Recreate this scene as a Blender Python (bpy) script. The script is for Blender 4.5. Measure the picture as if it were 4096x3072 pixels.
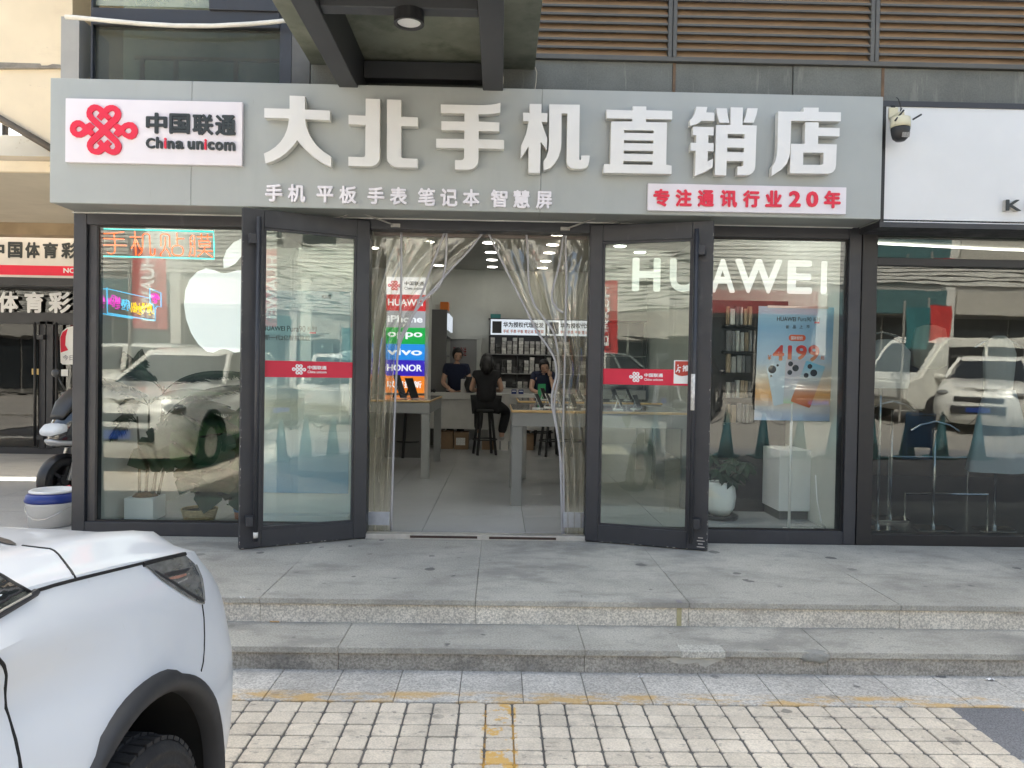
import bpy, bmesh, math, random
from mathutils import Vector, Matrix, Euler
for _o in list(bpy.data.objects):
    bpy.data.objects.remove(_o)
R = math.radians
sc = bpy.context.scene
col = sc.collection
rnd = random.Random(7)

# ------------------------------------------------------------------ camera
FPX = 3050.0                                  # focal length in pixels of the 4096-wide photograph
CAMLOC = Vector((0, -5.78, 1.475))
CROT = Matrix.Rotation(R(-0.94), 3, 'Z') @ Matrix.Rotation(R(90 - 0.84), 3, 'X') @ Matrix.Rotation(R(0.95), 3, 'Z')
cd = bpy.data.cameras.new('camera')
cam = bpy.data.objects.new('camera', cd)
col.objects.link(cam)
cd.sensor_width = 36.0
cd.lens = FPX / 4096 * 36.0
cd.clip_start = 0.05
cd.clip_end = 600
cam.matrix_world = Matrix.Translation(CAMLOC) @ CROT.to_4x4()
sc.camera = cam

# ------------------------------------------------------------------ sky, sun, exposure
SUN_EL, SUN_AZ = 60.0, -10.0                  # azimuth from +Y (behind the shops), negative to the left
w = bpy.data.worlds.new('World')
sc.world = w
w.use_nodes = True
wn = w.node_tree
sky = wn.nodes.new('ShaderNodeTexSky')
sky.sky_type = 'NISHITA'
sky.sun_disc = False
sky.sun_elevation = R(SUN_EL)
sky.sun_rotation = R(SUN_AZ)
sky.air_density = 0.72
sky.dust_density = 7.0
sky.ozone_density = 0.0
# even tint over the whole sky: the camera's white balance
wb = wn.nodes.new('ShaderNodeMix')
wb.data_type = 'RGBA'
wb.blend_type = 'MULTIPLY'
wb.inputs[0].default_value = 1.0
wb.inputs[7].default_value = (1.0, 1.055, 0.97, 1)
wn.links.new(sky.outputs[0], wb.inputs[6])
wn.links.new(wb.outputs[2], wn.nodes['Background'].inputs[0])
wn.nodes['Background'].inputs[1].default_value = 0.15
sl = bpy.data.lights.new('sun', 'SUN')
sl.energy = 4.2
sl.angle = R(0.55)
sl.color = (1.0, 0.97, 0.88)
sun = bpy.data.objects.new('sun', sl)
col.objects.link(sun)
sd = Vector((math.sin(R(SUN_AZ)) * math.cos(R(SUN_EL)), math.cos(R(SUN_AZ)) * math.cos(R(SUN_EL)), math.sin(R(SUN_EL))))
sun.rotation_euler = sd.to_track_quat('Z', 'Y').to_euler()
sun.location = sd * 40
vs = sc.view_settings
sc.display_settings.display_device = 'sRGB'
vs.view_transform = 'Standard'
vs.look = 'None'
vs.exposure = 2.02
vs.gamma = 1.0
vs.use_curve_mapping = False
cy = sc.cycles
cy.transparent_max_bounces = 32
cy.max_bounces = 8
cy.diffuse_bounces = 4
cy.glossy_bounces = 4
cy.sample_clamp_indirect = 6.0
cy.caustics_reflective = False
cy.caustics_refractive = False
cy.use_denoising = True

# ------------------------------------------------------------------ pixel of the photograph -> point of the place
def ray(px, py):
    return CROT @ Vector(((px - 2048) / FPX, -(py - 1536) / FPX, -1.0))
def W(px, py, Y=0.0):
    d = ray(px, py)
    return CAMLOC + d * ((Y - CAMLOC.y) / d.y)
def G(px, py, z):
    d = ray(px, py)
    return CAMLOC + d * ((z - CAMLOC.z) / d.z)

# ------------------------------------------------------------------ materials
def _n(nt, t, **k):
    n = nt.nodes.new(t)
    for a, b in k.items():
        setattr(n, a, b)
    return n
def _mix(nt, blend, fac, a, b):
    m = _n(nt, 'ShaderNodeMix', data_type='RGBA', blend_type=blend)
    for i, v in ((0, fac), (6, a), (7, b)):
        if hasattr(v, 'is_output'):
            nt.links.new(v, m.inputs[i])
        elif i == 0:
            m.inputs[0].default_value = v
        else:
            m.inputs[i].default_value = (*v[:3], 1)
    return m.outputs[2]
def _math(nt, op, a, b=None, c=None, clamp=False):
    m = _n(nt, 'ShaderNodeMath', operation=op, use_clamp=clamp)
    for i, v in enumerate((a, b, c)):
        if v is None:
            continue
        if hasattr(v, 'is_output'):
            nt.links.new(v, m.inputs[i])
        else:
            m.inputs[i].default_value = v
    return m.outputs[0]
def _pos(nt, scale=(1, 1, 1), obj=False):
    if obj:
        g = _n(nt, 'ShaderNodeTexCoord').outputs['Object']
    else:
        g = _n(nt, 'ShaderNodeNewGeometry').outputs['Position']
    m = _n(nt, 'ShaderNodeMapping')
    nt.links.new(g, m.inputs[0])
    m.inputs['Scale'].default_value = scale
    return m.outputs[0]
def _noise(nt, vec, scale, detail=5, rough=0.6, dist=0.0):
    n = _n(nt, 'ShaderNodeTexNoise')
    nt.links.new(vec, n.inputs['Vector'])
    n.inputs['Scale'].default_value = scale
    n.inputs['Detail'].default_value = detail
    n.inputs['Roughness'].default_value = rough
    n.inputs['Distortion'].default_value = dist
    return n.outputs[0]
def _step(nt, v, a, b, lo=0.0, hi=1.0):
    m = _n(nt, 'ShaderNodeMapRange', interpolation_type='SMOOTHSTEP')
    nt.links.new(v, m.inputs[0])
    for i, x in enumerate((a, b, lo, hi)):
        m.inputs[i + 1].default_value = x
    return m.outputs[0]
MATS = {}
def mat(name, c, rough=0.5, metal=0.0, var=0.12, vs=3.0, stretch=(1, 1, 1), bump=0.0, bs=80.0, bd=0.01, rand=0.0,
        stains=(), grain=0.0, gs=300.0, emit=0.0, coat=0.0, spec=0.5, obj=False, rvar=0.0, ecol=None):
    """Principled surface: slow tone drift (var), fine grain, stains [(colour, scale, lo, hi, amount, stretch)], bump, tone per object (rand)."""
    m = bpy.data.materials.new(name)
    m.use_nodes = True
    nt = m.node_tree
    b = nt.nodes['Principled BSDF']
    c3 = (*c[:3], 1)
    b.inputs['Base Color'].default_value = c3
    b.inputs['Roughness'].default_value = rough
    b.inputs['Metallic'].default_value = metal
    b.inputs['Specular IOR Level'].default_value = spec
    out = None
    pv = None
    if var or grain or stains or bump or rvar:
        pv = _pos(nt, stretch, obj)
    if var:
        f = _step(nt, _noise(nt, pv, vs, 6), 0.25, 0.75, 1 - var, 1 + var)
        cc = _n(nt, 'ShaderNodeCombineColor')
        for i in range(3):
            nt.links.new(f, cc.inputs[i])
        out = _mix(nt, 'MULTIPLY', 1.0, c, cc.outputs[0])
    if grain:
        f = _step(nt, _noise(nt, _pos(nt, (1, 1, 1), obj), gs, 2, 0.7), 0.3, 0.7, 1 - grain, 1 + grain)
        cc = _n(nt, 'ShaderNodeCombineColor')
        for i in range(3):
            nt.links.new(f, cc.inputs[i])
        out = _mix(nt, 'MULTIPLY', 1.0, out if out else c, cc.outputs[0])
    for sc_, ss, lo, hi, am, st in stains:
        f = _step(nt, _noise(nt, _pos(nt, st, obj), ss, 7, 0.65), lo, hi, 0.0, am)
        out = _mix(nt, 'MIX', f, out if out else c, sc_)
    if rand:
        oi = _n(nt, 'ShaderNodeObjectInfo')
        f = _step(nt, oi.outputs['Random'], 0, 1, 1 - rand, 1 + rand)
        cc = _n(nt, 'ShaderNodeCombineColor')
        for i in range(3):
            nt.links.new(f, cc.inputs[i])
        out = _mix(nt, 'MULTIPLY', 1.0, out if out else c, cc.outputs[0])
    if out:
        nt.links.new(out, b.inputs['Base Color'])
    if rvar:
        nt.links.new(_step(nt, _noise(nt, pv, vs * 2.3, 5), 0.3, 0.7, max(0, rough - rvar), min(1, rough + rvar)), b.inputs['Roughness'])
    if bump:
        bp = _n(nt, 'ShaderNodeBump')
        bp.inputs['Strength'].default_value = bump
        bp.inputs['Distance'].default_value = bd
        nt.links.new(_noise(nt, pv, bs, 4, 0.6), bp.inputs['Height'])
        nt.links.new(bp.outputs[0], b.inputs['Normal'])
    if coat:
        b.inputs['Coat Weight'].default_value = coat
        b.inputs['Coat Roughness'].default_value = 0.04
    if emit:
        b.inputs['Emission Color'].default_value = (*(ecol or c)[:3], 1)
        b.inputs['Emission Strength'].default_value = emit
    MATS[name] = m
    return m
def glass(name, tint=(0.93, 0.97, 0.95), f0=0.06, wav=0.0, wscale=(1.2, 1.2, 5.0), rough=0.0, wdist=0.01, haze=0.0, hcol=(0.6, 0.62, 0.6)):
    """Thin architectural glass: clear with a Schlick mirror, a little waviness in what it mirrors, optional diffuse film."""
    m = bpy.data.materials.new(name)
    m.use_nodes = True
    nt = m.node_tree
    nt.nodes.remove(nt.nodes['Principled BSDF'])
    o = nt.nodes['Material Output']
    tr = _n(nt, 'ShaderNodeBsdfTransparent')
    tr.inputs[0].default_value = (*tint, 1)
    gl = _n(nt, 'ShaderNodeBsdfGlossy')
    gl.inputs['Color'].default_value = (1, 1, 1, 1)
    gl.inputs['Roughness'].default_value = rough
    lw = _n(nt, 'ShaderNodeLayerWeight')
    f = _math(nt, 'POWER', lw.outputs['Facing'], 5.0)
    f = _math(nt, 'MULTIPLY_ADD', f, 1 - f0, f0, clamp=True)
    if wav:
        bp = _n(nt, 'ShaderNodeBump')
        bp.inputs['Strength'].default_value = wav
        bp.inputs['Distance'].default_value = wdist
        nt.links.new(_noise(nt, _pos(nt, wscale), 1.0, 3, 0.5, 0.3), bp.inputs['Height'])
        nt.links.new(bp.outputs[0], gl.inputs['Normal'])
    ms = _n(nt, 'ShaderNodeMixShader')
    nt.links.new(f, ms.inputs[0])
    nt.links.new(tr.outputs[0], ms.inputs[1])
    nt.links.new(gl.outputs[0], ms.inputs[2])
    res = ms.outputs[0]
    if haze:
        df = _n(nt, 'ShaderNodeBsdfDiffuse')
        df.inputs[0].default_value = (*hcol, 1)
        ms2 = _n(nt, 'ShaderNodeMixShader')
        nt.links.new(_step(nt, _noise(nt, _pos(nt, (2, 2, 2)), 1.5, 6), 0.25, 0.8, haze * 0.4, haze), ms2.inputs[0])
        nt.links.new(res, ms2.inputs[1])
        nt.links.new(df.outputs[0], ms2.inputs[2])
        res = ms2.outputs[0]
    nt.links.new(res, o.inputs[0])
    MATS[name] = m
    return m
def lit(name, c, strength):
    """Something that gives off light: lamp faces, light boxes, neon tube."""
    return mat(name, tuple(x * 0.6 for x in c), rough=0.4, var=0, emit=strength, ecol=c)

# ------------------------------------------------------------------ mesh helpers
WM = {}                                        # world matrix of every thing that parents parts
def inv_of(parent):
    m = Matrix.Identity(4)
    chain = []
    p = parent
    while p is not None:
        chain.append(p)
        p = p.parent
    for q in reversed(chain):
        m = m @ q.matrix_basis
    return m.inverted()
class MB:
    def __init__(self):
        self.v, self.f, self.mi, self.cur = [], [], [], 0
    def add(self, vs_, fs_):
        k = len(self.v)
        self.v += [Vector(p) for p in vs_]
        self.f += [tuple(i + k for i in f) for f in fs_]
        self.mi += [self.cur] * len(fs_)
        return self
    def box(self, x0, x1, y0, y1, z0, z1):
        return self.add([(x0, y0, z0), (x1, y0, z0), (x1, y1, z0), (x0, y1, z0), (x0, y0, z1), (x1, y0, z1), (x1, y1, z1), (x0, y1, z1)],
                        [(0, 3, 2, 1), (4, 5, 6, 7), (0, 1, 5, 4), (1, 2, 6, 5), (2, 3, 7, 6), (3, 0, 4, 7)])
    def obox(self, c, u, v, w_):
        """box from centre and three half-axis vectors"""
        c, u, v, w_ = Vector(c), Vector(u), Vector(v), Vector(w_)
        p = [c + u * a + v * b + w_ * d for d in (-1, 1) for a, b in ((-1, -1), (1, -1), (1, 1), (-1, 1))]
        return self.add(p, [(0, 3, 2, 1), (4, 5, 6, 7), (0, 1, 5, 4), (1, 2, 6, 5), (2, 3, 7, 6), (3, 0, 4, 7)])
    def bar(self, a, b, wx, wz, up=(0, 0, 1)):
        """square bar between two points, section wx across, wz along up"""
        a, b = Vector(a), Vector(b)
        d = (b - a).normalized()
        u = Vector(up)
        s = d.cross(u)
        if s.length < 1e-4:
            s = d.cross(Vector((1, 0, 0)))
        s.normalize()
        t = s.cross(d).normalized()
        return self.obox((a + b) / 2, (b - a) / 2, s * wx / 2, t * wz / 2)
    def prism(self, poly, fn, d0, d1):
        """poly of (a, b); fn(a, b, d) -> point"""
        n = len(poly)
        self.add([fn(a, b, d0) for a, b in poly] + [fn(a, b, d1) for a, b in poly],
                 [tuple(range(n - 1, -1, -1)), tuple(range(n, 2 * n))] + [(i, (i + 1) % n, (i + 1) % n + n, i + n) for i in range(n)])
        return self
    def tube(self, pts, r, n=8, cap=True, closed=False):
        pts = [Vector(p) for p in pts]
        m = len(pts)
        rs = r if isinstance(r, (list, tuple)) else [r] * m
        k = len(self.v)
        prev = None
        for i, p in enumerate(pts):
            if closed:
                d = pts[(i + 1) % m] - pts[i - 1]
            else:
                d = pts[min(i + 1, m - 1)] - pts[max(i - 1, 0)]
            if d.length < 1e-9:
                d = Vector((0, 0, 1))
            d.normalize()
            if prev is None:
                a = d.cross(Vector((0, 0, 1)))
                if a.length < 1e-3:
                    a = d.cross(Vector((1, 0, 0)))
            else:
                a = prev - d * prev.dot(d)
            a.normalize()
            prev = a
            b = d.cross(a)
            for j in range(n):
                t = 2 * math.pi * j / n
                self.v.append(p + (a * math.cos(t) + b * math.sin(t)) * rs[i])
        seg = m if closed else m - 1
        for i in range(seg):
            i2 = (i + 1) % m
            for j in range(n):
                self.f.append((k + i * n + j, k + i * n + (j + 1) % n, k + i2 * n + (j + 1) % n, k + i2 * n + j))
                self.mi.append(self.cur)
        if cap and not closed:
            self.f += [tuple(k + j for j in range(n - 1, -1, -1)), tuple(k + (m - 1) * n + j for j in range(n))]
            self.mi += [self.cur] * 2
        return self
    def lathe(self, prof, c=(0, 0, 0), n=20, axis='Z'):
        k = len(self.v)
        c = Vector(c)
        for r, z in prof:
            for j in range(n):
                t = 2 * math.pi * j / n
                x, y = r * math.cos(t), r * math.sin(t)
                p = {'Z': (x, y, z), 'Y': (x, z, y), 'X': (z, x, y)}[axis]
                self.v.append(c + Vector(p))
        for i in range(len(prof) - 1):
            for j in range(n):
                self.f.append((k + i * n + j, k + i * n + (j + 1) % n, k + (i + 1) * n + (j + 1) % n, k + (i + 1) * n + j))
                self.mi.append(self.cur)
        m = len(prof)
        if prof[0][0] > 1e-6:
            self.f.append(tuple(k + j for j in range(n - 1, -1, -1)))
            self.mi.append(self.cur)
        if prof[-1][0] > 1e-6:
            self.f.append(tuple(k + (m - 1) * n + j for j in range(n)))
            self.mi.append(self.cur)
        return self
    def grid(self, fn, nu, nv, close_u=False):
        k = len(self.v)
        for i in range(nv + 1):
            for j in range(nu + 1):
                self.v.append(Vector(fn(j / nu, i / nv)))
        for i in range(nv):
            for j in range(nu):
                self.f.append((k + i * (nu + 1) + j, k + i * (nu + 1) + j + 1, k + (i + 1) * (nu + 1) + j + 1, k + (i + 1) * (nu + 1) + j))
                self.mi.append(self.cur)
        return self
    def ball(self, c, r, n=12, m=8, s=(1, 1, 1)):
        return self.grid_ball(c, r, n, m, s)
    def grid_ball(self, c, r, n, m, s):
        c = Vector(c)
        k = len(self.v)
        self.v.append(c + Vector((0, 0, r * s[2])))
        for i in range(1, m):
            t = math.pi * i / m
            for j in range(n):
                p = 2 * math.pi * j / n
                self.v.append(c + Vector((r * s[0] * math.sin(t) * math.cos(p), r * s[1] * math.sin(t) * math.sin(p), r * s[2] * math.cos(t))))
        self.v.append(c - Vector((0, 0, r * s[2])))
        fs = [(k, k + 1 + j, k + 1 + (j + 1) % n) for j in range(n)]
        for i in range(m - 2):
            a, b = k + 1 + i * n, k + 1 + (i + 1) * n
            fs += [(a + j, b + j, b + (j + 1) % n, a + (j + 1) % n) for j in range(n)]
        e, a = len(self.v) - 1, k + 1 + (m - 2) * n
        fs += [(e, a + (j + 1) % n, a + j) for j in range(n)]
        self.f += fs
        self.mi += [self.cur] * len(fs)
        return self
    def build(self, name, m, parent=None, smooth=False, bevel=0.0, seg=1, merge=False, recalc=True, subsurf=0, world=True):
        me = bpy.data.meshes.new(name)
        vs_ = self.v
        if parent is not None and world:
            iv = inv_of(parent)
            vs_ = [iv @ p for p in vs_]
        me.from_pydata([tuple(p) for p in vs_], [], self.f)
        ml = m if isinstance(m, (list, tuple)) else [m]
        for x in ml:
            me.materials.append(x)
        for i, p in enumerate(me.polygons):
            p.material_index = self.mi[i] if i < len(self.mi) else 0
        bm = bmesh.new()
        bm.from_mesh(me)
        if merge:
            bmesh.ops.remove_doubles(bm, verts=bm.verts, dist=1e-5)
        if recalc:
            bmesh.ops.recalc_face_normals(bm, faces=bm.faces)
        if bevel:
            bmesh.ops.bevel(bm, geom=[e for e in bm.edges if len(e.link_faces) == 2 and e.calc_face_angle(0) > 0.5], offset=bevel, segments=seg, affect='EDGES', clamp_overlap=True)
        if smooth:
            for f in bm.faces:
                f.smooth = True
        bm.to_mesh(me)
        bm.free()
        o = bpy.data.objects.new(name, me)
        col.objects.link(o)
        if parent is not None:
            o.parent = parent
        if subsurf:
            s = o.modifiers.new('subsurf', 'SUBSURF')
            s.levels = s.render_levels = subsurf
        return o
def tag(o, label=None, cat=None, group=None, kind=None):
    for k, v in (('label', label), ('category', cat), ('group', group), ('kind', kind)):
        if v:
            o[k] = v
    return o
def thing(name, label, cat, loc=(0, 0, 0), rz=0.0, group=None):
    o = bpy.data.objects.new(name, None)
    o.empty_display_size = 0.1
    col.objects.link(o)
    o.location = loc
    o.rotation_euler = (0, 0, rz)
    o.matrix_basis = Matrix.Translation(loc) @ Matrix.Rotation(rz, 4, 'Z')
    return tag(o, label, cat, group)
def copy_tree(o, parent=None):
    c = o.copy()
    col.objects.link(c)
    c.parent = parent
    for ch in o.children:
        copy_tree(ch, c)
    return c
def copies(o, places, labels=None, group=None):
    out = []
    for i, (loc, rz) in enumerate(places):
        c = o if i == 0 else copy_tree(o)
        c.matrix_basis = Matrix.Translation(loc) @ Matrix.Rotation(rz, 4, 'Z')
        if labels:
            c['label'] = labels[i] if isinstance(labels, (list, tuple)) else labels
        if group:
            c['group'] = group
        out.append(c)
    return out

# ------------------------------------------------------------------ outlines and lettering
class Frame:
    """a flat place in the world: origin, unit u (reading direction), unit v (up), n (towards the reader)"""
    def __init__(self, o, u=(1, 0, 0), v=(0, 0, 1)):
        self.o, self.u, self.v = Vector(o), Vector(u).normalized(), Vector(v).normalized()
        self.n = self.u.cross(self.v)
    def p(self, a, b, c=0.0):
        return self.o + self.u * a + self.v * b + self.n * c
def curve_mesh(cu):
    o = bpy.data.objects.new('tmp', cu)
    col.objects.link(o)
    dg = bpy.context.evaluated_depsgraph_get()
    me = bpy.data.meshes.new_from_object(o.evaluated_get(dg))
    bpy.data.objects.remove(o)
    bpy.data.curves.remove(cu)
    vs_ = [v.co.copy() for v in me.vertices]
    fs = [tuple(p.vertices) for p in me.polygons]
    bpy.data.meshes.remove(me)
    return vs_, fs
def outline(polys, depth):
    """polys: outer rings and holes (even-odd), flat in x/y -> solid verts, faces with z in 0..depth"""
    cu = bpy.data.curves.new('tmp', 'CURVE')
    cu.dimensions = '2D'
    cu.fill_mode = 'BOTH'
    cu.extrude = depth / 2
    for pl in polys:
        s = cu.splines.new('POLY')
        s.points.add(len(pl) - 1)
        for i, (x, y) in enumerate(pl):
            s.points[i].co = (x, y, 0, 1)
        s.use_cyclic_u = True
    v, f = curve_mesh(cu)
    return [Vector((p.x, p.y, p.z + depth / 2)) for p in v], f
def glyphs(body, bold=0.0, shear=0.0, space=1.0):
    cu = bpy.data.curves.new('tmp', 'FONT')
    cu.body = body
    cu.size = 1.0
    cu.offset = bold
    cu.shear = shear
    cu.space_character = space
    cu.resolution_u = 3
    cu.extrude = 0.5
    return curve_mesh(cu)
def _put(mb, v, f, fr, box, d0, d1):
    """fit flat solid v (x, y, z in 0..1 or -0.5..0.5) into box (a0, a1, b0, b1) of frame fr between depths d0 and d1"""
    xs, ys, zs = [p.x for p in v], [p.y for p in v], [p.z for p in v]
    x0, x1, y0, y1, z0, z1 = min(xs), max(xs), min(ys), max(ys), min(zs), max(zs)
    a0, a1, b0, b1 = box
    q = []
    for p in v:
        q.append(fr.p(a0 + (p.x - x0) / max(x1 - x0, 1e-9) * (a1 - a0), b0 + (p.y - y0) / max(y1 - y0, 1e-9) * (b1 - b0),
                      d0 + (p.z - z0) / max(z1 - z0, 1e-9) * (d1 - d0)))
    mb.add(q, f)
def text(body, fr, box, m, parent=None, depth=0.001, base=0.0, bold=0.0, name='lettering', shear=0.0, space=1.0):
    """one mesh of lettering stretched to box = (a0, a1, b0, b1) on frame fr"""
    mb = MB()
    v, f = glyphs(body, 0.0, shear, space)
    if bold:
        # heavier strokes: the glyph repeated with small shifts, every copy at its own depth so that no faces coincide
        v2, f2 = [], []
        for i, (dx, dy) in enumerate(((0, 0), (1, 0), (-1, 0), (0, 1), (0, -1), (.7, .7), (-.7, .7), (.7, -.7), (-.7, -.7))):
            k = len(v2)
            v2 += [Vector((p.x + dx * bold, p.y + dy * bold, p.z * (1 - 0.02 * i))) for p in v]
            f2 += [tuple(j + k for j in q) for q in f]
        v, f = v2, f2
    _put(mb, v, f, fr, box, base, base + depth)
    return mb.build(name, m, parent, recalc=False)
def letters(body, fr, boxes, m, parent=None, depth=0.01, base=0.0, bold=0.0, name='letter'):
    out = []
    for ch, bx in zip(body, boxes):
        out.append(text(ch, fr, bx, m, parent, depth, base, bold, name))
    return out
def rows(a0, a1, n, gap):
    """n equal boxes between a0 and a1 with gap as a share of the pitch"""
    p = (a1 - a0) / (n - gap)
    return [(a0 + i * p, a0 + i * p + p * (1 - gap)) for i in range(n)]
def shape(polys, fr, tr, m, parent=None, depth=0.01, base=0.0, name='emblem'):
    """outline polygons mapped by tr(x, y) -> (a, b) on frame fr"""
    q = [[tr(x, y) for x, y in pl] for pl in polys]
    v, f = outline(q, 1.0)
    mb = MB()
    mb.add([fr.p(p.x, p.y, base + p.z * depth) for p in v], f)
    return mb.build(name, m, parent)
def arc(cx, cz, r, a0, a1, n=12):
    return [(cx + r * math.cos(R(a0 + (a1 - a0) * i / n)), cz + r * math.sin(R(a0 + (a1 - a0) * i / n))) for i in range(n + 1)]
def rrect(x0, x1, z0, z1, r, n=4):
    return (arc(x1 - r, z1 - r, r, 0, 90, n) + arc(x0 + r, z1 - r, r, 90, 180, n) + arc(x0 + r, z0 + r, r, 180, 270, n) + arc(x1 - r, z0 + r, r, 270, 360, n))
FRONT = Frame((0, 0, 0))                       # the shop front: a = x, b = z, depth towards the street
def front(Y):
    return Frame((0, Y, 0))
def pbox(px0, py0, px1, py1, Y):
    """box on the plane Y from two photograph pixels"""
    a, b = W(px0, py1, Y), W(px1, py0, Y)
    return (a.x, b.x, a.z, b.z)
# ------------------------------------------------------------------ shared materials
def spots(m, scale, rad, c, amount=0.8, seed=0.0, aspect=(1, 1, 1)):
    """scattered round marks (old gum, oil) mixed over the base colour of material m"""
    nt = m.node_tree
    b = nt.nodes['Principled BSDF']
    pv = _pos(nt, aspect)
    wob = _n(nt, 'ShaderNodeVectorMath', operation='MULTIPLY_ADD')
    nz = _n(nt, 'ShaderNodeTexNoise')
    nz.inputs['Scale'].default_value = 14
    nt.links.new(pv, nz.inputs['Vector'])
    nt.links.new(nz.outputs[1], wob.inputs[0])
    wob.inputs[1].default_value = (0.05, 0.05, 0.05)
    nt.links.new(pv, wob.inputs[2])
    vo = _n(nt, 'ShaderNodeTexVoronoi')
    vo.inputs['Scale'].default_value = scale
    nt.links.new(wob.outputs[0], vo.inputs['Vector'])
    sep = _n(nt, 'ShaderNodeSeparateColor')
    nt.links.new(vo.outputs['Color'], sep.inputs[0])
    r = _math(nt, 'MULTIPLY', _math(nt, 'POWER', sep.outputs[0], 3.0), rad * scale)
    f = _step(nt, _math(nt, 'SUBTRACT', r, vo.outputs['Distance']), -0.01 * scale * 0.3, 0.012 * scale * 0.3, 0, 1)
    f = _math(nt, 'MULTIPLY', f, _math(nt, 'MULTIPLY_ADD', sep.outputs[1], 0.7 * amount, 0.3 * amount))
    src = b.inputs['Base Color'].links[0].from_socket if b.inputs['Base Color'].links else b.inputs['Base Color'].default_value
    nt.links.new(_mix(nt, 'MIX', f, src, c), b.inputs['Base Color'])
def band(m, c, axis, lo, hi, soft, ns, nlo, nhi, amount=1.0, axis2=None, lo2=0, hi2=0, nst=(1, 1, 1)):
    """worn paint: a stripe lo..hi along an axis of the place, broken up by noise"""
    nt = m.node_tree
    b = nt.nodes['Principled BSDF']
    g = _n(nt, 'ShaderNodeNewGeometry')
    s = _n(nt, 'ShaderNodeSeparateXYZ')
    nt.links.new(g.outputs['Position'], s.inputs[0])
    def win(v, a, z):
        return _math(nt, 'MULTIPLY', _step(nt, v, a - soft, a + soft), _step(nt, v, z - soft, z + soft, 1, 0))
    f = win(s.outputs['XYZ'.index(axis)], lo, hi)
    if axis2:
        f = _math(nt, 'MULTIPLY', f, win(s.outputs['XYZ'.index(axis2)], lo2, hi2))
    f = _math(nt, 'MULTIPLY', f, _step(nt, _noise(nt, _pos(nt, nst), ns, 8, 0.7), nlo, nhi, 0, amount))
    src = b.inputs['Base Color'].links[0].from_socket if b.inputs['Base Color'].links else b.inputs['Base Color'].default_value
    nt.links.new(_mix(nt, 'MIX', f, src, c), b.inputs['Base Color'])

granite = mat('granite_flamed', (0.405, 0.387, 0.342), 0.75, var=0.18, vs=1.6, grain=0.22, gs=95, bump=0.25, bs=170, bd=0.003, rand=0.05,
              stains=[((0.23, 0.22, 0.20), 2.2, 0.46, 0.68, 0.75, (1, 1.6, 1)), ((0.27, 0.26, 0.24), 9.0, 0.54, 0.70, 0.6, (1, 1.8, 1)), ((0.56, 0.53, 0.48), 1.1, 0.55, 0.8, 0.35, (1, 1, 1))])
spots(granite, 5.0, 0.042, (0.075, 0.075, 0.075), 0.85)
spots(granite, 9.0, 0.02, (0.12, 0.12, 0.115), 0.6, aspect=(1, 1.5, 1))
riser_light = mat('granite_riser', (0.62, 0.575, 0.50), 0.8, var=0.16, vs=2.2, grain=0.33, gs=95, bump=0.3, bs=150, bd=0.003, rand=0.05,
                  stains=[((0.22, 0.2, 0.18), 3.0, 0.5, 0.75, 0.6, (1, 1, 2.5)), ((0.6, 0.58, 0.55), 5.0, 0.55, 0.75, 0.4, (1, 1, 1))])
riser_dark = mat('granite_riser_grimy', (0.35, 0.325, 0.285), 0.8, var=0.16, vs=2.6, grain=0.35, gs=95, bump=0.3, bs=150, bd=0.003, rand=0.05,
                 stains=[((0.1, 0.095, 0.09), 3.0, 0.45, 0.75, 0.6, (1, 1, 2.0)), ((0.4, 0.38, 0.36), 6.0, 0.6, 0.75, 0.4, (1, 1, 1))])
border_m = mat('granite_border', (0.46, 0.44, 0.41), 0.8, var=0.15, vs=3, grain=0.32, gs=95, bump=0.25, bs=170, bd=0.003, rand=0.05,
               stains=[((0.27, 0.26, 0.245), 4.0, 0.5, 0.72, 0.55, (1, 1.6, 1))])
band(border_m, (0.56, 0.34, 0.09), 'Y', -2.285, -2.15, 0.03, 6.0, 0.42, 0.62, 0.75, nst=(0.8, 2.2, 1))
spots(border_m, 6.0, 0.04, (0.08, 0.08, 0.08), 0.8)
tile_m = mat('paving_tile', (0.60, 0.53, 0.44), 0.75, var=0.14, vs=4, grain=0.14, gs=120, bump=0.2, bs=200, bd=0.002, rand=0.07,
             stains=[((0.3, 0.265, 0.225), 6.5, 0.52, 0.72, 0.65, (1, 1.5, 1)), ((0.18, 0.165, 0.15), 20.0, 0.58, 0.70, 0.7, (1, 1.6, 1)), ((0.7, 0.65, 0.58), 2.0, 0.5, 0.8, 0.4, (1, 1, 1))])
band(tile_m, (0.62, 0.36, 0.07), 'X', -0.052, 0.098, 0.006, 11.0, 0.50, 0.56, 0.85, 'Y', -3.3, -2.25)
spots(tile_m, 5.0, 0.04, (0.06, 0.06, 0.06), 0.85)
joint_m = mat('mortar_joint', (0.12, 0.115, 0.11), 0.95, var=0.2, vs=6, grain=0.3, gs=200, stains=[((0.55, 0.53, 0.5), 4.0, 0.66, 0.72, 0.8, (2, 1, 1))])
band(joint_m, (0.5, 0.29, 0.06), 'X', -0.055, 0.1, 0.006, 7.0, 0.45, 0.58, 0.9, 'Y', -3.3, -2.25)
asphalt_m = mat('asphalt', (0.17, 0.17, 0.18), 0.9, var=0.12, vs=2, grain=0.35, gs=140, bump=0.4, bs=160, bd=0.004, stains=[((0.09, 0.09, 0.09), 3, 0.5, 0.7, 0.4, (1, 1, 1))])
band(asphalt_m, (0.62, 0.37, 0.08), 'X', 2.47, 2.63, 0.006, 9.0, 0.3, 0.5, 0.95, 'Y', -3.4, -2.27)
band(asphalt_m, (0.6, 0.6, 0.58), 'Y', -2.9, -2.74, 0.01, 9.0, 0.4, 0.6, 0.8, 'X', 2.1, 2.95)
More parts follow.
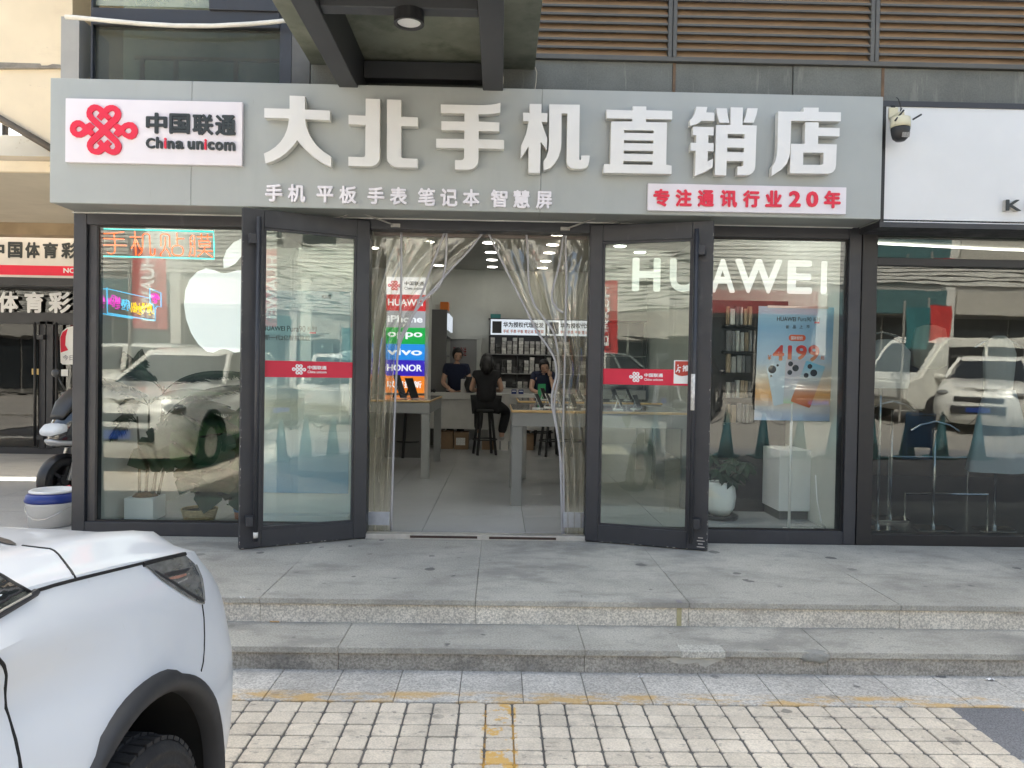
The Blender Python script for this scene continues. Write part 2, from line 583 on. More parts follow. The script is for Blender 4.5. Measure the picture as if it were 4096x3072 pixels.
road_m = mat('road_concrete', (0.24, 0.225, 0.205), 0.9, var=0.15, vs=0.8, grain=0.15, gs=90, bump=0.2, bs=60, stains=[((0.18, 0.17, 0.16), 0.9, 0.5, 0.7, 0.5, (1, 2, 1))])
plaza_m = mat('passage_concrete', (0.40, 0.385, 0.36), 0.85, var=0.12, vs=1.2, grain=0.12, gs=120, stains=[((0.25, 0.24, 0.225), 1.5, 0.5, 0.7, 0.5, (1, 2, 1))])

GZ = -0.06                      # street level
PZ, LZ = 0.20, 0.063            # platform and lower step heights
NY, LY, BY, TY = -1.537, -1.907, -1.90, -2.258   # nosings, foot of the lower riser, edge of the paving
def structure(o):
    o['kind'] = 'structure'
    return o
# the ground: one sheet to the horizon
structure(MB().add([(-250, -250, GZ - 0.03), (250, -250, GZ - 0.03), (250, 250, GZ - 0.03), (-250, 250, GZ - 0.03)], [(0, 1, 2, 3)]).build('ground', road_m))
# road behind the camera
structure(MB().box(-60, 60, -22, -7.2, GZ - 0.025, GZ - 0.004).build('road', road_m))
# paving of small square tiles
pav = structure(MB().box(-9.0, 2.11, -7.2, TY + 0.003, GZ - 0.029, GZ - 0.007).build('pavement', joint_m))
PX, PYT = 0.121, 0.1103
tm = None
def tile_mesh():
    bm = bmesh.new()
    hx, hy = PX / 2 - 0.0042, PYT / 2 - 0.0036
    ring = []
    base = [(-hx, -hy), (hx, -hy), (hx, hy), (-hx, hy)]
    r = 0.012
    for k, (cx, cy_) in enumerate(((-1, -1), (1, -1), (1, 1), (-1, 1))):
        for a in (0, 45, 90):
            t = R(180 + 90 * k + a)
            ring.append((cx * (hx - r) + r * math.cos(t), cy_ * (hy - r) + r * math.sin(t)))
    n = len(ring)
    lo = [bm.verts.new((x, y, -0.02)) for x, y in ring]
    mi = [bm.verts.new((x, y, -0.0025)) for x, y in ring]
    hi = [bm.verts.new((x * 0.945, y * 0.94, 0.0)) for x, y in ring]
    for i in range(n):
        bm.faces.new((lo[i], lo[(i + 1) % n], mi[(i + 1) % n], mi[i]))
        bm.faces.new((mi[i], mi[(i + 1) % n], hi[(i + 1) % n], hi[i]))
    bm.faces.new(hi)
    me = bpy.data.meshes.new('tile')
    bm.to_mesh(me)
    bm.free()
    me.materials.append(tile_m)
    return me
tm = tile_mesh()
J0 = -0.038                     # a joint runs along this x
rest = MB()
tv = [v.co.copy() for v in tm.vertices]
tf = [tuple(p.vertices) for p in tm.polygons]
for r_ in range(46):
    yy = TY - PYT * (r_ + 0.5)
    for c_ in range(-77, 18):
        xx = J0 + PX * (c_ + 0.5)
        if xx > 2.11 - PX / 2 + 0.03:
            continue
        dz = rnd.uniform(-0.0025, 0.0015)
        jx, jy, ja = rnd.uniform(-1, 1) * 0.0012, rnd.uniform(-1, 1) * 0.0012, rnd.uniform(-1, 1) * 0.008
        if r_ < 8 and c_ >= -18:
            o = bpy.data.objects.new('tile', tm)
            col.objects.link(o)
            o.parent = pav
            o.location = (xx + jx, yy + jy, dz + GZ)
            o.rotation_euler = (rnd.uniform(-1, 1) * 0.006, rnd.uniform(-1, 1) * 0.006, ja)
        else:
            rest.add([(p.x + xx, p.y + yy, p.z + dz + GZ) for p in tv], tf)
o = rest.build('tile_field', tile_m, pav, recalc=False)
o['kind'] = 'stuff'
# asphalt right of the paving
structure(MB().box(2.115, 9.0, -7.2, TY, GZ - 0.028, GZ - 0.003).build('parking_asphalt', asphalt_m))

# granite border strip at the foot of the steps
bs_ = structure(MB().box(-10, 9, TY, BY, GZ - 0.028, GZ - 0.02).build('border_strip', joint_m))
x = -6.53
while x < 9:
    p = 0.303
    MB().box(x + 0.0015, x + p - 0.0015, TY + 0.004, BY + 0.03, GZ - 0.019, GZ + 0.002 + rnd.uniform(-0.001, 0.001)).build('slab', border_m, bs_, bevel=0.003)
    x += p
# two steps: treads with a proud nosing over set-back risers
st = structure(MB().box(-10, 9.0, BY + 0.06, NY + 0.06, GZ - 0.02, LZ - 0.034).build('steps', joint_m))
x0 = -0.80 - 1.26 * 8
k = 0
while x0 < 9:
    x1 = x0 + 1.26
    if x1 > -7:
        jo = 0.001
        MB().box(x0 + jo, x1 - jo, LY, NY + 0.02, LZ - 0.03, LZ).build('tread_slab', granite, st, bevel=0.0025, seg=2)
        MB().box(x0 + jo, x1 - jo, LY + 0.018, LY + 0.05, GZ - 0.018, LZ - 0.033).build('riser_slab', riser_dark, st, bevel=0.002)
    x0 = x1
    k += 1
# platform in front of the shops, and the passage on the left
pf = structure(MB().box(-10, 9.0, NY + 0.05, 9.0, GZ - 0.02, PZ - 0.034).build('platform', joint_m))
x0 = -1.315 - 1.2 * 6
while x0 < 8.5:
    x1 = x0 + 1.2
    jo = 0.001
    MB().box(x0 + jo, x1 - jo, NY, -0.86, PZ - 0.03, PZ).build('tread_slab', granite, pf, bevel=0.0025, seg=2)
    MB().box(x0 + jo, x1 - jo, NY + 0.018, NY + 0.048, LZ - 0.01, PZ - 0.033).build('riser_slab', riser_light, pf, bevel=0.002)
    MB().box(x0 + 0.0008, x1 - 0.0008, -0.859, -0.002, PZ - 0.03, PZ - 0.0005).build('slab', granite, pf)
    x0 = x1
for i in range(4):
    for j in range(6):
        MB().box(-9.6 + i * 1.6 + 0.002, -8.0 + i * 1.6 - 0.002, 0.0 + j * 0.9 + 0.002, 0.9 + j * 0.9 - 0.002, PZ - 0.03, PZ - 0.002).build('slab', plaza_m, pf)
# ------------------------------------------------------------------ shop front: frames, panes, doors
alu = mat('dark_aluminium', (0.034, 0.036, 0.043), 0.42, 0.0, var=0.1, vs=4, rvar=0.08, stains=[((0.12, 0.12, 0.13), 6, 0.6, 0.75, 0.35, (1, 1, 0.4))])
alu_black = mat('black_aluminium', (0.014, 0.014, 0.016), 0.4, var=0.1, vs=4)
silver = mat('aluminium_strip', (0.62, 0.6, 0.56), 0.35, 0.6, var=0.12, vs=12)
scuff = mat('worn_metal', (0.55, 0.53, 0.5), 0.4, 0.4, var=0.2, vs=20)
pane_m = glass('window_glass', (0.955, 0.98, 0.968), 0.045, wav=0.035, wscale=(0.7, 0.7, 2.2), wdist=0.012)
door_glass = glass('door_glass', (0.94, 0.972, 0.957), 0.048, wav=0.07, wscale=(0.7, 0.7, 4.0), wdist=0.012)
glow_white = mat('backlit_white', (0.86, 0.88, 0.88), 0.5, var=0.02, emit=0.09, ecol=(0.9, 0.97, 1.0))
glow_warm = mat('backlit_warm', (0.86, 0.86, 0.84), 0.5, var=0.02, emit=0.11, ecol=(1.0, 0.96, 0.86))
white_vinyl = mat('white_vinyl', (0.86, 0.87, 0.86), 0.5, var=0.02)
red_vinyl = mat('red_vinyl', (0.62, 0.008, 0.045), 0.4, var=0.04, vs=6)
black_ink = mat('black_ink', (0.02, 0.02, 0.022), 0.5, var=0)
white_ink = mat('white_ink', (0.85, 0.85, 0.86), 0.5, var=0)
red_ink = mat('red_ink', (0.65, 0.02, 0.05), 0.5, var=0)
rubber = mat('gasket', (0.012, 0.012, 0.013), 0.6, var=0)

WZ0, WZ1 = 0.30, 2.535          # glass of the windows
FZ1 = 2.64                      # top of the front frames
shop = thing('phone_shop', 'phone shop front with dark aluminium frames, big windows and double glass doors', 'shop', (-0.2, 0, PZ))
def frame_box(x0, x1, z0, z1, y0=0.0, y1=0.11, name='frame', m=None, p=None, bev=0.003):
    return MB().box(x0, x1, y0, y1, z0, z1).build(name, m or alu, p or shop, bevel=bev)
frame_box(-3.208, -3.112, PZ, 3.6, 0.0, 0.16, 'post')
frame_box(-3.111, -3.046, PZ + 0.1, FZ1, 0.03, 0.12, 'post')
frame_box(2.65, 2.744, PZ, FZ1, 0.0, 0.16, 'post')
frame_box(-1.10, -0.998, PZ, FZ1, 0.02, 0.14, 'door_jamb')
frame_box(0.672, 0.77, PZ, FZ1, 0.02, 0.14, 'door_jamb')
frame_box(-3.110, -1.102, PZ, WZ0, 0.0, 0.12, 'bottom_rail')
frame_box(0.772, 2.648, PZ, WZ0, 0.0, 0.12, 'bottom_rail')
frame_box(-3.110, -1.102, WZ1, FZ1, 0.0, 0.12, 'top_rail')
frame_box(0.772, 2.648, WZ1, FZ1, 0.0, 0.12, 'top_rail')
frame_box(-0.996, 0.670, 2.545, FZ1, 0.01, 0.14, 'door_head')
# silver threshold with worn dark strips
th = MB().box(-1.0, 0.675, 0.0, 0.10, PZ - 0.002, PZ + 0.036).build('threshold', silver, shop, bevel=0.002)
mb = MB()
mb.box(-0.66, -0.15, -0.003, 0.0, PZ + 0.011, PZ + 0.029)
mb.box(-0.06, 0.45, -0.003, 0.0, PZ + 0.009, PZ + 0.027)
mb.build('dark_strip', mat('brown_strip', (0.045, 0.025, 0.02), 0.7, var=0.3, vs=20), th)
def pane(x0, x1, z0, z1, y, name='window_pane', m=None, parent=None, lean=0.022):
    """a sheet of glass 8 mm thick whose top leans lean metres towards the street"""
    mb = MB()
    t = 0.008
    mb.add([(x0, y + lean, z0), (x1, y + lean, z0), (x1, y + lean + t, z0), (x0, y + lean + t, z0),
            (x0, y - lean, z1), (x1, y - lean, z1), (x1, y - lean + t, z1), (x0, y - lean + t, z1)],
           [(0, 3, 2, 1), (4, 5, 6, 7), (0, 1, 5, 4), (1, 2, 6, 5), (2, 3, 7, 6), (3, 0, 4, 7)])
    return mb.build(name, m or pane_m, parent or shop)
pl = pane(-3.046, -1.10, WZ0, WZ1, 0.06)
pr = pane(0.77, 2.65, WZ0, WZ1, 0.06)
for x0, x1 in ((-3.046, -1.10), (0.77, 2.65)):
    mb = MB()
    g = 0.012
    mb.box(x0, x0 + g, 0.03, 0.05, WZ0, WZ1).box(x1 - g, x1, 0.03, 0.05, WZ0, WZ1).box(x0 + g, x1 - g, 0.03, 0.05, WZ0, WZ0 + g).box(x0 + g, x1 - g, 0.015, 0.03, WZ1 - g, WZ1)
    mb.build('gasket', rubber, shop)
# the fruit-shaped decal with a bite, and the block letters, on the inside of the panes
def decal_tr(cx, cz, s):
    return lambda x, y: (cx + x * s, cz + y * s)
APPLE_B = [(0, .68), (.1, .70), (.25, .75), (.42, .74), (.58, .66), (.68, .54), (.56, .42), (.50, .25), (.50, .05), (.57, -.12), (.72, -.25), (.62, -.48), (.46, -.70), (.32, -.80), (.2, -.82), (.08, -.77), (0, -.755),
           (-.08, -.77), (-.2, -.83), (-.32, -.81), (-.48, -.68), (-.62, -.47), (-.72, -.2), (-.76, .08), (-.74, .35), (-.66, .55), (-.52, .70), (-.36, .77), (-.2, .74), (-.08, .69)]
APPLE_L = [(-.02, .78), (-.03, .95), (.03, 1.12), (.16, 1.27), (.34, 1.36), (.37, 1.37), (.38, 1.2), (.32, 1.02), (.2, .87), (.08, .80)]
c0, c1 = W(733, 1150, 0.08), W(892, 1375, 0.08)
s_ = (c1.x - c0.x) / 0.76
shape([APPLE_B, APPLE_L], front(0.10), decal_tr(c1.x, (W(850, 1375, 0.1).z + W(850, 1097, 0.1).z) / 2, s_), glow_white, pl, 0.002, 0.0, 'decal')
hx = [(2528, 2643), (2678, 2790), (2840, 2942), (2938, 3130), (3148, 3250), (3282, 3309)]
for i, (ch, (a, b)) in enumerate(zip('HUAWEI', hx)):
    t0 = 1032 + (a - 2528) * 0.016
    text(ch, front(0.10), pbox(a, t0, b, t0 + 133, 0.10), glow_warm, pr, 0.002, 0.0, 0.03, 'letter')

# ---- knot emblem of the red logo (traced outline, unit size about 790 x 590)
def sm(pl, k=2):
    """Chaikin smoothing of a ring"""
    for _ in range(k):
        q = []
        for i in range(len(pl)):
            a, b = pl[i], pl[(i + 1) % len(pl)]
            q += [(a[0] * .75 + b[0] * .25, a[1] * .75 + b[1] * .25), (a[0] * .25 + b[0] * .75, a[1] * .25 + b[1] * .75)]
        pl = q
    return pl
KNOT = [
    [(512, 190), (540, 162), (580, 148), (620, 147), (660, 162), (695, 195), (712, 240), (706, 290), (680, 335), (572, 438), (682, 548), (712, 600), (716, 640), (705, 680), (680, 712), (640, 728), (600, 726), (560, 710),
     (518, 682), (480, 712), (440, 724), (400, 720), (360, 705), (330, 670), (314, 625), (320, 580), (350, 535), (458, 432), (345, 325), (315, 285), (310, 235), (325, 185), (360, 152), (400, 140), (440, 145), (480, 165)],
    [(462, 240), (440, 215), (415, 205), (390, 215), (376, 240), (388, 272), (512, 382), (630, 275), (642, 245), (630, 220), (605, 212), (580, 220), (555, 243), (600, 288), (555, 328), (512, 288), (475, 328), (428, 284)],
    [(462, 622), (435, 655), (405, 660), (383, 640), (388, 605), (512, 492), (635, 600), (645, 635), (630, 660), (600, 662), (572, 625), (602, 595), (555, 550), (512, 592), (478, 548), (430, 590)],
    [(300, 375), (352, 347), (405, 395), (372, 432), (405, 470), (360, 512), (320, 482), (280, 508), (240, 524), (190, 522), (150, 500), (122, 460), (117, 420), (125, 380), (150, 345), (190, 325), (235, 325), (270, 345)],
    [(265, 428), (240, 402), (215, 393), (192, 405), (184, 428), (195, 452), (220, 460), (245, 450)],
    [(715, 388), (662, 360), (620, 400), (655, 438), (622, 478), (675, 522), (715, 492), (750, 520), (790, 540), (835, 545), (880, 520), (905, 470), (905, 425), (885, 380), (850, 350), (800, 345), (750, 360)],
    [(750, 442), (775, 415), (800, 412), (825, 425), (835, 448), (820, 475), (795, 480), (770, 468)]]
KNOT_U = [[((x - 512) / 790, (436 - y) / 790) for x, y in pl_] for pl_ in KNOT]

# ---- door leaves, swung outwards
def door_leaf(hinge, free, label):
    h, f = Vector((*hinge, 0)), Vector((*free, 0))
    u = (f - h).normalized()
    L = (f - h).length
    n = Vector((u.y, -u.x, 0))
    if n.y > 0:
        n = -n                                   # n faces the street
    right = u.x > 0
    z0, z1 = PZ + 0.008, 2.598
    d = bpy.data.objects.new('door', None)
    T = 0.048
    def bx(a0, a1, b0, b1, c0_, c1_):
        mb_ = MB()
        P = lambda a, b, c: h + u * a + n * c + Vector((0, 0, b))
        mb_.add([P(a0, b0, c0_), P(a1, b0, c0_), P(a1, b1, c0_), P(a0, b1, c0_), P(a0, b0, c1_), P(a1, b0, c1_), P(a1, b1, c1_), P(a0, b1, c1_)],
                [(0, 3, 2, 1), (4, 5, 6, 7), (0, 1, 5, 4), (1, 2, 6, 5), (2, 3, 7, 6), (3, 0, 4, 7)])
        return mb_
    sw, tw, bw = 0.098, 0.125, 0.125              # stile and rail widths
    m0 = bx(0, sw, z0, z1, -T, 0)
    m0.v += []
    root = m0.build('door', alu, shop, bevel=0.003)
    tag(root, label)
    bx(L - sw - 0.05, L, z0, z1, -T, 0).build('door_stile', alu, root, bevel=0.003)
    bx(sw + .0005, L - sw - 0.0505, z1 - tw, z1, -T + .001, -.001).build('door_rail', alu, root, bevel=0.003)
    bx(sw + .0005, L - sw - 0.0505, z0, z0 + bw, -T + .001, -.001).build('door_rail', alu, root, bevel=0.003)
    ga, gb = sw, L - sw - 0.05
    # inner bead
    mb_ = MB()
    for a0, a1, b0, b1 in ((ga, ga + 0.016, z0 + bw, z1 - tw), (gb - 0.016, gb, z0 + bw, z1 - tw), (ga + .016, gb - .016, z0 + bw, z0 + bw + 0.016), (ga + .016, gb - .016, z1 - tw - 0.016, z1 - tw)):
        q = bx(a0, a1, b0, b1, -0.03, -0.012)
        mb_.add(q.v, q.f)
    mb_.build('bead', alu, root)
    bx(ga - 0.006, gb + 0.006, z0 + bw - 0.006, z1 - tw + 0.006, -0.034, -0.026).build('pane', door_glass, root)
    # pull bar on the street side near the free edge, with two brackets
    hb = L - 0.098 if not right else L - 0.115
    mb_ = MB()
    P = lambda a, b, c: h + u * a + n * c + Vector((0, 0, b))
    mb_.tube([P(hb, z0 + 0.06, 0.075), P(hb, z1 - 0.07, 0.075)], 0.017, 14)
    hd = mb_.build('handle', alu, root, smooth=True)
    for zz in (z0 + 0.2, z1 - 0.22):
        bx(hb - 0.012, hb + 0.062, zz - 0.035, zz + 0.035, 0.001, 0.075).build('handle_bracket', alu, root, bevel=0.003)
    # worn paint on the bar
    mb_ = MB()
    if right:
        mb_.tube([P(hb - 0.002, z0 + 1.02, 0.0765), P(hb - 0.002, z0 + 1.28, 0.0765)], [0.0168, 0.0172], 14)
    else:
        mb_.tube([P(hb, z0 + 0.085, 0.0765), P(hb, z0 + 0.125, 0.0765)], [0.0168, 0.0172], 10)
    mb_.build('worn_patch', mat('chipped_paint', (0.72, 0.70, 0.66), 0.45, var=0.25, vs=30), root, smooth=True)
    # red safety band with emblem and name
    zb = W(1230, 1510, -0.2).z if not right else W(2580, 1540, -0.15).z
    hgt = 0.118
    z_b0, z_b1 = zb, zb + hgt
    bd_ = bx(ga + 0.001, gb - 0.001, z_b0, z_b1, -0.0255, -0.0235).build('sticker_band', red_vinyl, root)
    fo = (h + u * gb) if not right else (h + u * ga)
    ru = -u if not right else u
    fr = Frame(fo + n * -0.0235 + Vector((0, 0, z_b0)), ru, (0, 0, 1))
    Lg = gb - ga
    e = hgt * 0.72
    kx = Lg * 0.385 if not right else Lg * 0.40
    shape(KNOT_U, fr, lambda x, y: (kx + x * e * 1.2, hgt * 0.49 + y * e * 1.2), white_ink, root, 0.0012, 0.0, 'band_emblem')
    text('中国联通', fr, (kx + e * 0.72, kx + e * 2.35, hgt * 0.5, hgt * 0.74), white_ink, root, 0.0012, 0.0, 0.03, 'band_lettering')
    text('China unicom', fr, (kx + e * 0.72, kx + e * 2.35, hgt * 0.27, hgt * 0.43), white_ink, root, 0.0012, 0.0, 0.02, 'band_lettering')
    # closer arm to the head of the opening
    mb_ = MB()
    s = 1 if right else -1
    a = P(0.05, z1 + 0.008, -0.02)
    kn = Vector((h.x + s * 0.06, -0.17, z1 + 0.035))
    b = Vector((h.x - s * 0.19, 0.005, z1 - 0.028))
    mb_.bar(P(0.22, z1 + 0.01, -0.02), kn, 0.016, 0.008).bar(kn, b, 0.016, 0.008)
    mb_.box(b.x - 0.035, b.x + 0.035, -0.012, 0.009, b.z - 0.012, b.z + 0.014)
    mb_.build('closer_arm', mat('closer_metal', (0.35, 0.34, 0.32), 0.45, 0.5, var=0.2, vs=20), root)
    # chips in the paint along the free edge and the foot of the leaf
    rc = random.Random(31 if right else 17)
    mb_ = MB()
    for _ in range(26):
        zz = z0 + 0.02 + rc.random() ** 1.6 * (z1 - z0 - 0.1)
        hh = rc.uniform(0.003, 0.014)
        aa = L - rc.uniform(0.0008, 0.004)
        q = bx(aa - rc.uniform(0.001, 0.003), aa, zz, zz + hh, 0.0002, 0.0009)
        mb_.add(q.v, q.f)
    for _ in range(12):
        aa = rc.uniform(0.02, L - 0.03)
        q = bx(aa, aa + rc.uniform(0.003, 0.02), z0 + 0.001, z0 + rc.uniform(0.003, 0.007), 0.0002, 0.0009)
        mb_.add(q.v, q.f)
    if right:
        for k in range(4):
            q = bx(L - 0.075 + 0.008 * (k % 2), L - 0.02 - 0.012 * (k % 2), z0 + 0.02 + k * 0.022, z0 + 0.026 + k * 0.022, 0.0002, 0.0012)
            mb_.add(q.v, q.f)
    mb_.build('paint_chips', scuff, root)['kind'] = 'stuff'
    return root, P, bx, fr, Lg, z0
dl = door_leaf((-0.993, -0.004), (-1.808, -0.42), 'open glass door leaf with pull bar, hinged beside the palm window')
dr = door_leaf((0.668, -0.004), (1.527, -0.29), 'open glass door leaf with worn pull bar and a push notice')
# push notice on the right leaf: small white card with a red field and a pushing figure
root, P, bx, fr, Lg, z0 = dr
f2 = Frame(fr.o + Vector((0, 0, 0)), fr.u, fr.v)
zc = W(2730, 1535, -0.22).z - f2.o.z
ca0, ca1 = Lg - 0.118, Lg - 0.004
mbx = lambda a0, a1, b0, b1, d0, d1: MB().add([f2.p(a0, b0, d0), f2.p(a1, b0, d0), f2.p(a1, b1, d0), f2.p(a0, b1, d0), f2.p(a0, b0, d1), f2.p(a1, b0, d1), f2.p(a1, b1, d1), f2.p(a0, b1, d1)],
                                             [(0, 3, 2, 1), (4, 5, 6, 7), (0, 1, 5, 4), (1, 2, 6, 5), (2, 3, 7, 6), (3, 0, 4, 7)])
mbx(ca0, ca1, zc, zc + 0.172, 0.0, 0.001).build('push_notice', white_vinyl, root)
poly = [(ca0 + 0.009, zc + 0.165), (ca0 + 0.009, zc + 0.072), (ca0 + 0.035, zc + 0.06), (ca0 + 0.06, zc + 0.056), (ca0 + 0.09, zc + 0.06), (ca1 - 0.001, zc + 0.066), (ca1 - 0.001, zc + 0.165)]
shape([poly], f2, lambda x, y: (x, y), mat('notice_red', (0.5, 0.05, 0.03), 0.5, var=0.05), root, 0.0008, 0.001, 'notice_field')
fig = MB()
def flat_tube(pts, r):
    for a, b in zip(pts, pts[1:]):
        A, B = f2.p(ca0 + a[0], zc + a[1], 0.0023), f2.p(ca0 + b[0], zc + b[1], 0.0023)
        fig.bar(A, B, 0.0006, r * 2, up=f2.v if abs((B - A).normalized().dot(f2.v)) < 0.9 else f2.u)
flat_tube([(0.033, 0.122), (0.027, 0.10), (0.016, 0.085)], 0.004)
flat_tube([(0.027, 0.10), (0.043, 0.098), (0.038, 0.082)], 0.004)
flat_tube([(0.032, 0.12), (0.052, 0.119)], 0.0035)
fig.lathe([(0.0001, -0.0003), (0.0065, -0.0003), (0.0065, 0.0003), (0.0001, 0.0003)], f2.p(ca0 + 0.031, zc + 0.134, 0.0023), 12, 'Y')
fig.build('notice_figure', white_ink, root)
text('推', f2, (ca0 + 0.062, ca0 + 0.112, zc + 0.09, zc + 0.137), white_ink, root, 0.0006, 0.002, 0.03, 'notice_lettering')
# ------------------------------------------------------------------ fascia sign
FY = -0.36
fascia_m = mat('fascia_panel', (0.372, 0.396, 0.392), 0.38, var=0.05, vs=1.2, stains=[((0.31, 0.335, 0.33), 3, 0.5, 0.8, 0.5, (1.5, 1, 0.25)), ((0.25, 0.26, 0.25), 14, 0.66, 0.72, 0.5, (2.5, 1, 0.2))])
fascia_edge = mat('fascia_return', (0.2, 0.21, 0.21), 0.5, var=0.08)
soffit_m = mat('soffit_panel', (0.25, 0.26, 0.25), 0.5, var=0.1, vs=3)
letter_face = mat('letter_acrylic', (0.74, 0.74, 0.735), 0.16, var=0.03, vs=3, bump=0.12, bs=9, bd=0.02, stains=[((0.70, 0.68, 0.62), 5, 0.6, 0.75, 0.4, (1, 1, 1))])
letter_side = mat('letter_return', (0.66, 0.65, 0.61), 0.45, var=0.12, vs=7, stains=[((0.4, 0.36, 0.3), 9, 0.6, 0.75, 0.6, (1, 1, 1))])
box_white = mat('light_box_acrylic', (0.76, 0.725, 0.775), 0.35, var=0.02)
sub_white = mat('white_letter_acrylic', (0.82, 0.80, 0.86), 0.35, var=0.02)
char_black = mat('charcoal_letter', (0.022, 0.03, 0.033), 0.4, var=0.08)
logo_red = mat('red_acrylic', (0.72, 0.012, 0.05), 0.35, var=0.05)
FX0, FX1, FZ0, FZT = -3.177, 2.702, 2.616, 3.485
sign = thing('shop_sign', 'long grey fascia sign with big white raised characters over the phone shop', 'shop sign', (-0.24, FY, FZ0))
xs = [FX0, W(768, 360, FY).x, W(2165, 600, FY).x, FX1]
for a, b in zip(xs, xs[1:]):
    MB().box(a + 0.0012, b - 0.0012, FY, FY + 0.03, FZ0, FZT).build('panel', fascia_m, sign, bevel=0.0015)
for a, b in zip(xs, xs[1:]):
    MB().box(a + 0.0012, b - 0.0012, FY + 0.031, -0.002, FZ0 + 0.004, FZ0 + 0.024).build('soffit_panel', soffit_m, sign)
MB().box(FX0 + 0.002, FX1 - 0.002, FY + 0.031, -0.002, FZT - 0.02, FZT - 0.003).build('top_panel', fascia_edge, sign)
MB().box(FX0 + 0.002, FX0 + 0.02, FY + 0.031, -0.002, FZ0 + 0.026, FZT - 0.022).build('end_panel', fascia_edge, sign)
MB().box(FX1 - 0.02, FX1 - 0.002, FY + 0.031, -0.002, FZ0 + 0.026, FZT - 0.022).build('end_panel', fascia_edge, sign)
MB().box(-3.206, 2.66, -0.03, -0.0015, FZ0 - 0.0, FZ0 + 0.0035).build('edge_strip', mat('white_strip', (0.75, 0.74, 0.70), 0.5, var=0.1, vs=9), sign)
LF, LD = FY - 0.075, 0.058
K = 650 / 2212
def crop(ox, oy):
    def tr(x, y):
        p = W(ox + x * K, oy + y * K, LF)
        return (p.x, p.z)
    return tr
A_, B_, C_, D_ = crop(1040, 370), crop(1730, 390), crop(2390, 400), crop(2800, 400)
